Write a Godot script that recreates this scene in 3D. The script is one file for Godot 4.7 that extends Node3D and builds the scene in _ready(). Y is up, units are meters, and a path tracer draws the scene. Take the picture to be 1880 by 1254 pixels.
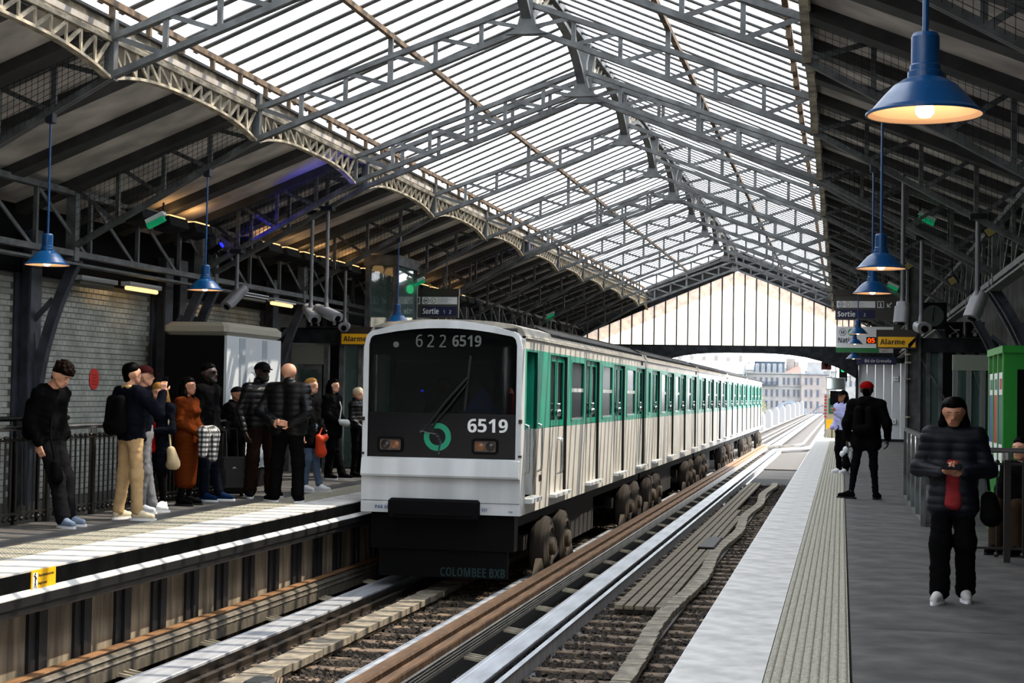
extends Node3D
# An elevated metro station: y is up, metres; the near platform's top is y = 0, the tracks run along -z.

const XC := -3.76          # centre line of the station
const ROLL := -1.15        # running surface of the tracks
const EDGE_L := -6.5       # edge of the far platform
const EDGE_R := -0.9       # edge of the near platform
const WALL_L := -10.3
const WALL_R := 2.8
const Z_IN := 7.0          # the hall behind the camera
const Z_GABLE := -61.0
const TRUSS_Z := [-6.4, -10.75, -15.06, -19.2, -23.4, -23.95, -28.2, -32.5, -36.5, -37.05, -41.2, -45.3, -49.4, -53.7, -58.2]

var mats := {}
var texs := {}
var shared := {}
var used_names := {}
var rng := RandomNumberGenerator.new()

class MB:
	var v := PackedVector3Array()
	var n := PackedVector3Array()
	func tri(a: Vector3, b: Vector3, c: Vector3) -> void:
		var m := (c - a).cross(b - a).normalized()
		v.append(a); v.append(b); v.append(c)
		n.append(m); n.append(m); n.append(m)
	func quad(a: Vector3, b: Vector3, c: Vector3, d: Vector3) -> void:
		tri(a, b, c); tri(a, c, d)
	func hexa(p: Array) -> void:      # p: 4 bottom points, then the 4 above them, counter-clockwise from above
		quad(p[0], p[1], p[2], p[3]); quad(p[7], p[6], p[5], p[4])
		for i in 4:
			var j := (i + 1) % 4
			quad(p[j], p[i], p[4 + i], p[4 + j])
	func box(lo: Vector3, hi: Vector3) -> void:
		obox(Transform3D(Basis(), (lo + hi) / 2.0), hi - lo)
	func obox(t: Transform3D, s: Vector3) -> void:
		var h := s / 2.0
		var p := []
		for y in [-1, 1]:
			for q in [[-1, 1], [1, 1], [1, -1], [-1, -1]]:
				p.append(t * Vector3(q[0] * h.x, y * h.y, q[1] * h.z))
		hexa(p)
	func bevel(lo: Vector3, hi: Vector3, b: float) -> void:   # a box whose upright and top edges are chamfered
		var q := [[lo.x + b, hi.z], [hi.x - b, hi.z], [hi.x, hi.z - b], [hi.x, lo.z + b], [hi.x - b, lo.z], [lo.x + b, lo.z], [lo.x, lo.z + b], [lo.x, hi.z - b]]
		var c := (lo + hi) / 2.0
		var rings := [[lo.y + b, b], [lo.y, 0.0], [hi.y - b, 0.0], [hi.y, b]]
		rings = [[lo.y, b], [lo.y + b, 0.0], [hi.y - b, 0.0], [hi.y, b]]
		var R := []
		for r in rings:
			var ring := []
			for k in q:
				var x: float = k[0]
				var z: float = k[1]
				ring.append(Vector3(x - signf(x - c.x) * minf(r[1], absf(x - c.x)), r[0], z - signf(z - c.z) * minf(r[1], absf(z - c.z))))
			R.append(ring)
		for j in 3:
			for i in 8:
				var k := (i + 1) % 8
				quad(R[j][k], R[j][i], R[j + 1][i], R[j + 1][k])
		for i in range(1, 7):
			tri(R[3][0], R[3][i + 1], R[3][i])
			tri(R[0][0], R[0][i], R[0][i + 1])
	func bar(p: Vector3, q: Vector3, w: float, h: float, up := Vector3.UP) -> void:
		var z := (q - p)
		var l := z.length()
		if l < 1e-6: return
		z /= l
		if absf(z.dot(up)) > 0.999: up = Vector3.RIGHT
		var x := up.cross(z).normalized()
		obox(Transform3D(Basis(x, z.cross(x), z), (p + q) / 2.0), Vector3(w, h, l))
	func smooth_quad(a: Vector3, b: Vector3, c: Vector3, d: Vector3, na: Vector3, nb: Vector3, nc: Vector3, nd: Vector3) -> void:
		v.append(a); v.append(b); v.append(c); v.append(a); v.append(c); v.append(d)
		n.append(na); n.append(nb); n.append(nc); n.append(na); n.append(nc); n.append(nd)
	func tube(pts: Array, r: float, seg := 8, r2 := -1.0) -> void:
		if r2 < 0.0: r2 = r
		var rings := []
		var nor := []
		var x := Vector3.ZERO
		for i in pts.size():
			var d: Vector3 = (pts[mini(i + 1, pts.size() - 1)] - pts[maxi(i - 1, 0)]).normalized()
			if x == Vector3.ZERO:
				x = (Vector3.UP if absf(d.y) < 0.9 else Vector3.RIGHT).cross(d).normalized()
			else:
				x = (x - d * x.dot(d)).normalized()
			var y := d.cross(x)
			var ring := PackedVector3Array()
			var rn := PackedVector3Array()
			var rr := lerpf(r, r2, float(i) / maxf(1.0, pts.size() - 1))
			for k in seg:
				var a := TAU * k / seg
				var m := x * cos(a) + y * sin(a)
				ring.append(pts[i] + m * rr); rn.append(m)
			rings.append(ring); nor.append(rn)
		for i in pts.size() - 1:
			for k in seg:
				var j := (k + 1) % seg
				smooth_quad(rings[i][k], rings[i + 1][k], rings[i + 1][j], rings[i][j], nor[i][k], nor[i + 1][k], nor[i + 1][j], nor[i][j])
		for k in range(1, seg - 1):
			tri(rings[0][0], rings[0][k], rings[0][k + 1])
			var e: PackedVector3Array = rings[-1]
			tri(e[0], e[k + 1], e[k])
	func lathe(t: Transform3D, prof: Array, seg := 24) -> void:   # prof: Vector2(radius, y), bottom to top
		for i in prof.size() - 1:
			var p: Vector2 = prof[i]
			var q: Vector2 = prof[i + 1]
			var d := (q - p).normalized()
			for k in seg:
				var a := TAU * k / seg
				var b := TAU * (k + 1) / seg
				var na := t.basis * Vector3(d.y * cos(a), -d.x, d.y * sin(a))
				var nb := t.basis * Vector3(d.y * cos(b), -d.x, d.y * sin(b))
				smooth_quad(t * Vector3(p.x * cos(a), p.y, p.x * sin(a)), t * Vector3(p.x * cos(b), p.y, p.x * sin(b)), t * Vector3(q.x * cos(b), q.y, q.x * sin(b)), t * Vector3(q.x * cos(a), q.y, q.x * sin(a)), na, nb, nb, na)
	func ball(c: Vector3, r: Vector3, seg := 10, rings := 6) -> void:
		for i in rings:
			var a := PI * i / rings - PI / 2
			var b := PI * (i + 1) / rings - PI / 2
			for k in seg:
				var u := TAU * k / seg
				var w := TAU * (k + 1) / seg
				var P := [Vector3(cos(a) * cos(u), sin(a), cos(a) * sin(u)), Vector3(cos(a) * cos(w), sin(a), cos(a) * sin(w)), Vector3(cos(b) * cos(w), sin(b), cos(b) * sin(w)), Vector3(cos(b) * cos(u), sin(b), cos(b) * sin(u))]
				smooth_quad(c + P[0] * r, c + P[1] * r, c + P[2] * r, c + P[3] * r, P[0], P[1], P[2], P[3])
	func prism(t: Transform3D, poly: PackedVector2Array, depth: float) -> void:   # outline in x, y (any direction), from z = 0 to z = depth
		var p := poly
		if Geometry2D.is_polygon_clockwise(p):
			p = p.duplicate(); p.reverse()
		var ix := Geometry2D.triangulate_polygon(p)
		for i in range(0, ix.size(), 3):
			var a := p[ix[i]]
			var b := p[ix[i + 1]]
			var c := p[ix[i + 2]]
			if (b - a).cross(c - a) < 0.0:
				var q := b
				b = c; c = q
			tri(t * Vector3(a.x, a.y, depth), t * Vector3(c.x, c.y, depth), t * Vector3(b.x, b.y, depth))
			tri(t * Vector3(a.x, a.y, 0), t * Vector3(b.x, b.y, 0), t * Vector3(c.x, c.y, 0))
		for i in p.size():
			var a := p[i]
			var b := p[(i + 1) % p.size()]
			quad(t * Vector3(b.x, b.y, 0), t * Vector3(a.x, a.y, 0), t * Vector3(a.x, a.y, depth), t * Vector3(b.x, b.y, depth))
	func mesh() -> ArrayMesh:
		var a := []
		a.resize(Mesh.ARRAY_MAX)
		a[Mesh.ARRAY_VERTEX] = v
		a[Mesh.ARRAY_NORMAL] = n
		var m := ArrayMesh.new()
		m.add_surface_from_arrays(Mesh.PRIMITIVE_TRIANGLES, a)
		return m

# ---------- names, nodes, materials

func numbered(called: String) -> String:
	var k: int = used_names.get(called, 0)
	used_names[called] = k + 1
	return called if k == 0 else "%s_%03d" % [called, k]

func thing(called: String, label: String, category: String, at := Vector3.ZERO, turn := 0.0, group := "") -> Node3D:
	var o := Node3D.new()
	o.name = numbered(called)
	add_child(o)
	o.position = at
	o.rotation.y = turn
	o.set_meta("label", label); o.set_meta("category", category)
	if group: o.set_meta("group", group)
	return o

func structure(called: String, label := "") -> Node3D:
	var o := Node3D.new()
	o.name = numbered(called)
	add_child(o)
	o.set_meta("kind", "structure")
	if label: o.set_meta("label", label)
	return o

func put(parent: Node3D, called: String, mesh: Mesh, m: Material, t := Transform3D()) -> MeshInstance3D:
	var o := MeshInstance3D.new()
	o.name = called
	o.mesh = mesh
	o.material_override = m
	o.transform = t
	parent.add_child(o, true)
	return o

func part(parent: Node3D, called: String, b: MB, m: Material) -> MeshInstance3D:
	return put(parent, called, b.mesh(), m)

func single(called: String, label: String, category: String, b: MB, m: Material, group := "") -> MeshInstance3D:
	var o := put(self, numbered(called), b.mesh(), m)
	o.set_meta("label", label); o.set_meta("category", category)
	if group: o.set_meta("group", group)
	return o

func unit_box() -> Mesh:
	if not shared.has("box"):
		var b := MB.new()
		b.box(-Vector3.ONE / 2, Vector3.ONE / 2)
		shared["box"] = b.mesh()
	return shared["box"]

func slab(parent: Node3D, called: String, lo: Vector3, hi: Vector3, m: Material) -> MeshInstance3D:
	return put(parent, called, unit_box(), m, Transform3D(Basis().scaled((hi - lo).abs()), (lo + hi) / 2.0))

func stick(parent: Node3D, called: String, p: Vector3, q: Vector3, w: float, h: float, m: Material, up := Vector3.UP) -> MeshInstance3D:
	var z := (q - p)
	var l := z.length()
	z /= l
	if absf(z.dot(up)) > 0.999: up = Vector3.RIGHT
	var x := up.cross(z).normalized()
	return put(parent, called, unit_box(), m, Transform3D(Basis(x * w, z.cross(x) * h, z * l), (p + q) / 2.0))

func ordinal(i: int) -> String:
	return ["first", "second", "third", "fourth", "fifth", "sixth", "seventh", "eighth", "ninth", "tenth", "eleventh", "twelfth", "thirteenth", "fourteenth", "fifteenth", "sixteenth", "seventeenth", "eighteenth", "nineteenth", "twentieth"][i]

func grain(kind: String, amp: float) -> ImageTexture:
	var key := "%s %.2f" % [kind, amp]
	if texs.has(key): return texs[key]
	var f := FastNoiseLite.new()
	f.seed = 7 + hash(kind) % 100
	f.fractal_type = FastNoiseLite.FRACTAL_FBM
	f.fractal_octaves = 5
	f.frequency = {"fine": 0.09, "blotch": 0.014, "streak": 0.03, "wood": 0.03}[kind]
	var src := f.get_seamless_image(256, 256)
	var im := Image.create(256, 256, false, Image.FORMAT_RGB8)
	for y in 256:
		for x in 256:
			var sx := x
			var sy := y
			if kind == "streak": sy = y / 8
			if kind == "wood": sx = x / 10
			var g := src.get_pixel(sx, sy).r
			g = clampf((g - 0.5) * 1.6 + 0.5, 0, 1)
			var w := 1.0 - amp * g
			im.set_pixel(x, y, Color(w, w, w))
	im.generate_mipmaps()
	texs[key] = ImageTexture.create_from_image(im)
	return texs[key]

func mat(key: String, c: Color, rough := 0.8, metal := 0.0, kind := "", amp := 0.3, scale := 1.0) -> StandardMaterial3D:
	if mats.has(key): return mats[key]
	var m := StandardMaterial3D.new()
	m.albedo_color = c
	m.roughness = rough
	m.metallic = metal
	if kind:
		m.albedo_texture = grain(kind, amp)
		m.uv1_triplanar = true
		m.uv1_world_triplanar = true
		m.uv1_scale = Vector3.ONE * scale
	mats[key] = m
	return m

func glass(key: String, c: Color, alpha: float) -> StandardMaterial3D:
	if mats.has(key): return mats[key]
	var m := StandardMaterial3D.new()
	m.albedo_color = Color(c, alpha)
	m.transparency = BaseMaterial3D.TRANSPARENCY_ALPHA
	m.roughness = 0.03
	m.cull_mode = BaseMaterial3D.CULL_DISABLED
	mats[key] = m
	return m

func glow(key: String, c: Color, energy: float) -> StandardMaterial3D:
	if mats.has(key): return mats[key]
	var m := StandardMaterial3D.new()
	m.albedo_color = c
	m.emission_enabled = true
	m.emission = c
	m.emission_energy_multiplier = energy
	mats[key] = m
	return m

func words(parent: Node3D, called: String, text: String, m: Material, t: Transform3D, fit: Vector2, bold := true) -> MeshInstance3D:
	# lettering fitted into a box of the given width and height (0: free), its lower edge's centre at t
	var f := SystemFont.new()
	f.font_names = PackedStringArray(["Droid Sans"])
	f.font_weight = 700 if bold else 400
	var tm := TextMesh.new()
	tm.text = text
	tm.font = f
	tm.font_size = 48
	tm.pixel_size = 0.01
	tm.depth = 0.04
	tm.curve_step = 2.0
	var box := tm.get_aabb()
	var sy := fit.y / box.size.y
	var sx := sy if fit.x <= 0.0 else fit.x / box.size.x
	var b := Basis.from_scale(Vector3(sx, sy, sy))
	var c := box.get_center()
	c.y = box.position.y
	return put(parent, called, tm, m, t * Transform3D(b, -(b * c)))

func yo(z: float) -> float:      # the roof rises a little towards the far end
	return (-z - 19.0) * 0.0035

func _ready() -> void:
	rng.seed = 11
	# camera
	var cam := Camera3D.new()
	cam.name = "camera"
	cam.position = Vector3(0, 1.52, 0)
	cam.rotation = Vector3(0.031788, 0.199464, 0.0175)
	cam.fov = rad_to_deg(2.0 * atan(627.0 / 3000.0))
	cam.far = 2000.0
	cam.current = true
	add_child(cam)
	# sky and sun
	var sky_m := ProceduralSkyMaterial.new()
	sky_m.sky_top_color = Color(0.93, 0.96, 1.0)
	sky_m.sky_horizon_color = Color(0.97, 0.98, 1.0)
	sky_m.ground_horizon_color = Color(0.86, 0.86, 0.84)
	sky_m.ground_bottom_color = Color(0.45, 0.44, 0.42)
	sky_m.sky_curve = 0.25
	sky_m.sky_energy_multiplier = 2.3
	sky_m.ground_energy_multiplier = 1.0
	sky_m.sun_angle_max = 0.0
	var sky := Sky.new()
	sky.sky_material = sky_m
	var env := Environment.new()
	env.background_mode = Environment.BG_SKY
	env.sky = sky
	env.tonemap_mode = Environment.TONE_MAPPER_LINEAR
	env.tonemap_exposure = 0.86
	env.sdfgi_enabled = true
	env.ssao_enabled = true
	env.ssil_enabled = true
	var we := WorldEnvironment.new()
	we.name = "world_environment"
	we.environment = env
	add_child(we)
	var sun := DirectionalLight3D.new()
	sun.name = "sun"
	var from := Vector3(0.62, 1.0, -0.33).normalized()
	sun.basis = Basis.looking_at(-from, Vector3.UP)
	sun.light_color = Color(1.0, 0.95, 0.87)
	sun.light_energy = 3.4
	sun.light_angular_distance = 0.6
	sun.shadow_enabled = true
	add_child(sun)
	make_materials()
	build_floor()
	build_tracks()
	build_roof()
	build_walls()
	build_gable()
	build_train()
	build_outside()
	build_lamps()
	build_signs()
	build_left_furniture()
	build_right_furniture()
	build_people()

func make_materials() -> void:
	mat("iron", Color(0.36, 0.37, 0.37), 0.6, 0.0, "blotch", 0.35, 0.8)
	mat("iron_dark", Color(0.16, 0.17, 0.18), 0.6, 0.0, "blotch", 0.35, 0.8)
	mat("iron_cream", Color(0.76, 0.71, 0.61), 0.65, 0.0, "blotch", 0.45, 0.9)
	mat("purlin", Color(0.50, 0.40, 0.29), 0.7, 0.0, "blotch", 0.45, 0.9)
	mat("soffit", Color(0.80, 0.77, 0.74), 0.8, 0.0, "blotch", 0.3, 0.35)
	mat("rafter", Color(0.22, 0.22, 0.22), 0.7, 0.0, "blotch", 0.3, 0.6)
	mat("gutter_black", Color(0.05, 0.055, 0.06), 0.5)
	mat("asphalt", Color(0.335, 0.325, 0.315), 0.85, 0.0, "blotch", 0.35, 0.5)
	mat("white_edge", Color(0.80, 0.79, 0.77), 0.85, 0.0, "blotch", 0.16, 0.8)
	mat("tactile", Color(0.66, 0.64, 0.57), 0.7, 0.0, "fine", 0.25, 1.0)
	mat("lip_black", Color(0.085, 0.09, 0.095), 0.5, 0.0, "fine", 0.5, 1.5)
	mat("pit_cream", Color(0.60, 0.55, 0.47), 0.85, 0.0, "streak", 0.35, 0.7)
	mat("upright_navy", Color(0.04, 0.05, 0.075), 0.6, 0.0, "fine", 0.3, 1.0)
	mat("bed", Color(0.10, 0.09, 0.08), 0.95, 0.0, "fine", 0.5, 1.0)
	mat("stone", Color(0.31, 0.27, 0.23), 0.95, 0.0, "fine", 0.6, 3.0)
	mat("sleeper", Color(0.52, 0.44, 0.36), 0.9, 0.0, "blotch", 0.4, 1.2)
	mat("rust", Color(0.60, 0.44, 0.29), 0.7, 0.2, "streak", 0.3, 0.9)
	mat("guide_grey", Color(0.50, 0.47, 0.42), 0.5, 0.4, "streak", 0.3, 0.9)
	mat("steel", Color(0.80, 0.81, 0.83), 0.42, 0.45, "streak", 0.15, 0.6)
	mat("rail_dark", Color(0.22, 0.19, 0.16), 0.6, 0.3)
	mat("trough", Color(0.60, 0.56, 0.49), 0.85, 0.0, "blotch", 0.35, 1.0)
	mat("plank", Color(0.54, 0.49, 0.41), 0.85, 0.0, "wood", 0.45, 1.2)
	mat("chrome", Color(0.72, 0.72, 0.72), 0.22, 0.95)
	mat("dark_steel", Color(0.20, 0.19, 0.18), 0.4, 0.6)
	mat("tile", Color(0.70, 0.71, 0.68), 0.18, 0.0, "blotch", 0.18, 0.6)
	mat("mortar", Color(0.34, 0.34, 0.32), 0.9)
	mat("black", Color(0.02, 0.02, 0.022), 0.5)
	mat("soft_black", Color(0.045, 0.045, 0.05), 0.8)
	for k in ["black", "soft_black", "iron_dark"]: mats[k].metallic_specular = 0.2
	glass("sky_glass", Color(0.93, 0.96, 0.98), 0.16)
	glass("clear_glass", Color(0.35, 0.45, 0.43), 0.3)
	glass("train_glass", Color(0.06, 0.08, 0.08), 0.55)
	glass("screen_glass", Color(0.03, 0.04, 0.04), 0.62)
	mats.sky_glass.metallic_specular = 0.1
	var g := glass("gable_glass", Color(0.98, 0.93, 0.80), 0.62)
	g.roughness = 0.5
	g.backlight_enabled = true
	g.backlight = Color(1.0, 0.95, 0.82)
	var st := mat("gable_shade", Color(1.0, 0.91, 0.80, 0.72), 0.6, 0.0, "blotch", 0.25, 0.7)  # peach tint paints the roof overhang's shadow onto the upper glass
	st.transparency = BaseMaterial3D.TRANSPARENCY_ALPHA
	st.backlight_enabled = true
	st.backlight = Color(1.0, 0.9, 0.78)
	mats.train_glass.metallic_specular = 0.15
	mats.train_glass.roughness = 0.12
# ---------- platforms

func build_floor() -> void:
	# near platform
	var fr := structure("floor", "near platform floor with pale edge and ribbed warning strip")
	var z0 := -67.0
	var cut := [Z_IN, -2.6, -11.2, -14.2, -20.3, -24.4, -29.4, -35.0, -41.5, -48.0, -55.0, z0]
	for i in cut.size() - 1:
		slab(fr, "paving_slab", Vector3(0.075, -0.3, cut[i + 1] + 0.008), Vector3(WALL_R, 0.0, cut[i] - 0.008), mats.asphalt)
		slab(fr, "edge_slab", Vector3(EDGE_R, -0.22, cut[i + 1]), Vector3(-0.40, 0.004, cut[i]), mats.white_edge)
		slab(fr, "warning_slab", Vector3(-0.395, -0.2, cut[i + 1] + 0.006), Vector3(0.06, 0.003, cut[i] - 0.006), mats.tactile)
	slab(fr, "under_slab", Vector3(EDGE_R + 0.25, -1.4, z0), Vector3(WALL_R, -0.3, Z_IN), mats.pit_cream)
	slab(fr, "joint_fill", Vector3(-0.40, -0.2, z0), Vector3(0.08, -0.012, Z_IN), mats.soft_black)
	studs(fr, -0.37, 9, 0.0505, z0 + 0.1, -7.5, 0.052)
	# far platform
	var fl := structure("floor_far", "far platform floor with pale edge and studded warning strip")
	var zs := [Z_IN, -4.0, -10.0, -16.0, -22.0, -28.0, -34.0, -40.0, -46.0, -53.0, -60.0, z0]
	for i in zs.size() - 1:
		slab(fl, "paving_slab", Vector3(-8.8, -0.3, zs[i + 1] + 0.004), Vector3(-7.63, 0.0, zs[i] - 0.004), mats.asphalt)
		slab(fl, "edge_slab", Vector3(-7.08, -0.2, zs[i + 1]), Vector3(EDGE_L, 0.004, zs[i]), mats.white_edge)
		slab(fl, "warning_slab", Vector3(-7.63, -0.2, zs[i + 1] + 0.004), Vector3(-7.085, 0.003, zs[i] - 0.004), mats.tactile)
	# the stair well behind the railing, and the floor beyond it
	slab(fl, "landing", Vector3(WALL_L, -0.3, -67.0), Vector3(-8.8, 0.0, -23.2), mats.asphalt)
	slab(fl, "landing", Vector3(WALL_L, -0.3, -13.0), Vector3(-8.8, 0.0, Z_IN), mats.asphalt)
	slab(fl, "stair_well_floor", Vector3(WALL_L, -1.6, -23.2), Vector3(-8.8, -1.5, -13.0), mats.asphalt)
	studs(fl, -7.6, 10, 0.054, -66.9, -9.0, 0.054)
	# lip of the far platform
	var b := MB.new()
	b.prism(Transform3D(Basis(), Vector3(0, 0, z0)), PackedVector2Array([Vector2(EDGE_L, -0.012), Vector2(EDGE_L, -0.165), Vector2(EDGE_L + 0.05, -0.195), Vector2(EDGE_L + 0.05, -0.27), Vector2(EDGE_L + 0.03, -0.28), Vector2(EDGE_L + 0.03, -0.33), Vector2(EDGE_L - 0.02, -0.36), Vector2(-6.95, -0.36), Vector2(-6.95, -0.012)]), Z_IN - z0)
	part(fl, "platform_lip", b, mats.lip_black)
	b = MB.new()
	b.prism(Transform3D(Basis(), Vector3(0, 0, z0)), PackedVector2Array([Vector2(EDGE_L, -0.152), Vector2(EDGE_L + 0.054, -0.188), Vector2(EDGE_L + 0.054, -0.196), Vector2(EDGE_L + 0.03, -0.19), Vector2(EDGE_L - 0.01, -0.165)]), Z_IN - z0)
	part(fl, "painted_ledge", b, mats.white_edge)
	# wall of the track pit: pale panels between dark iron uprights
	var wl := structure("wall_pit", "pale panels and dark iron uprights under the far platform")
	var pz := -9.0
	while pz > -66.0:
		slab(wl, "pit_panel", Vector3(-6.95, -1.42, pz - 0.52), Vector3(-6.82, -0.36, pz), mats.pit_cream)
		var ub := MB.new()
		ub.box(Vector3(-6.95, -1.42, pz - 0.86), Vector3(-6.79, -0.36, pz - 0.52))
		ub.box(Vector3(-6.80, -1.42, pz - 0.72), Vector3(-6.765, -0.36, pz - 0.66))
		part(wl, "upright", ub, mats.upright_navy)
		pz -= 0.86
	slab(wl, "pit_backing", Vector3(-8.8, -1.42, z0), Vector3(-6.94, -0.3, Z_IN), mats.pit_cream)
	# warning plates on the lip
	for q in [[-12.62, "yellow warning plate on the black platform lip, the nearer one"], [-23.2, "yellow warning plate on the platform lip beside the train"]]:
		var s := thing("warning_plate", q[1], "sign", Vector3(EDGE_L + 0.006, -0.09, q[0]), PI / 2, "warning plates on the platform lip")
		slab(s, "plate", Vector3(-0.21, -0.10, -0.004), Vector3(0.21, 0.085, 0.004), mat("sign_yellow", Color(0.98, 0.74, 0.02), 0.5, 0.0, "fine", 0.08, 2.0))
		slab(s, "pictogram_field", Vector3(-0.19, -0.08, 0.004), Vector3(-0.11, 0.065, 0.006), mat("print_white", Color(0.88, 0.88, 0.88), 0.6))
		var f := MB.new()
		f.bar(Vector3(-0.15, -0.01, 0.007), Vector3(-0.152, 0.04, 0.007), 0.016, 0.003, Vector3.BACK)
		for e in [[Vector2(-0.15, -0.01), Vector2(-0.172, -0.06)], [Vector2(-0.15, -0.01), Vector2(-0.135, -0.065)], [Vector2(-0.152, 0.035), Vector2(-0.125, 0.012)], [Vector2(-0.152, 0.035), Vector2(-0.178, 0.045)]]:
			f.bar(Vector3(e[0].x, e[0].y, 0.007), Vector3(e[1].x, e[1].y, 0.007), 0.008, 0.003, Vector3.BACK)
		f.ball(Vector3(-0.152, 0.055, 0.007), Vector3(0.01, 0.01, 0.003))
		part(s, "falling_figure", f, mat("print_dark", Color(0.13, 0.08, 0.08), 0.6))
		words(s, "lettering", "Ne pas descendre sur la voie", mat("print_brown", Color(0.35, 0.27, 0.1), 0.6), Transform3D(Basis(), Vector3(0.04, 0.02, 0.005)), Vector2(0.26, 0.03))
		words(s, "lettering", "Danger de mort", mats.print_brown, Transform3D(Basis(), Vector3(-0.02, -0.045, 0.005)), Vector2(0.15, 0.03))

func studs(parent: Node3D, x0: float, rows: int, dx: float, za: float, zb: float, dz: float) -> void:
	var b := MB.new()
	b.lathe(Transform3D(), [Vector2(0.018, 0.0), Vector2(0.016, 0.005), Vector2(0.011, 0.008), Vector2(0.0, 0.009)], 8)
	var mm := MultiMesh.new()
	mm.transform_format = MultiMesh.TRANSFORM_3D
	mm.mesh = b.mesh()
	var per := int((zb - za) / dz)
	mm.instance_count = rows * per
	for r in rows:
		for i in per:
			mm.set_instance_transform(r * per + i, Transform3D(Basis().scaled(Vector3(1, 1, 1.15)), Vector3(x0 + r * dx, 0.002, za + (i + 0.5 * (r % 2)) * dz)))
	var o := MultiMeshInstance3D.new()
	o.name = "warning_studs"
	o.multimesh = mm
	o.material_override = mats.tactile
	o.set_meta("kind", "stuff")
	parent.add_child(o, true)

# ---------- tracks

func long_bar(parent: Node3D, called: String, prof: Array, za: float, zb: float, m: Material) -> void:
	var p := PackedVector2Array()
	for q in prof: p.append(Vector2(q[0], q[1]))
	var b := MB.new()
	b.prism(Transform3D(Basis(), Vector3(0, 0, za)), p, zb - za)
	part(parent, called, b, m)

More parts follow.
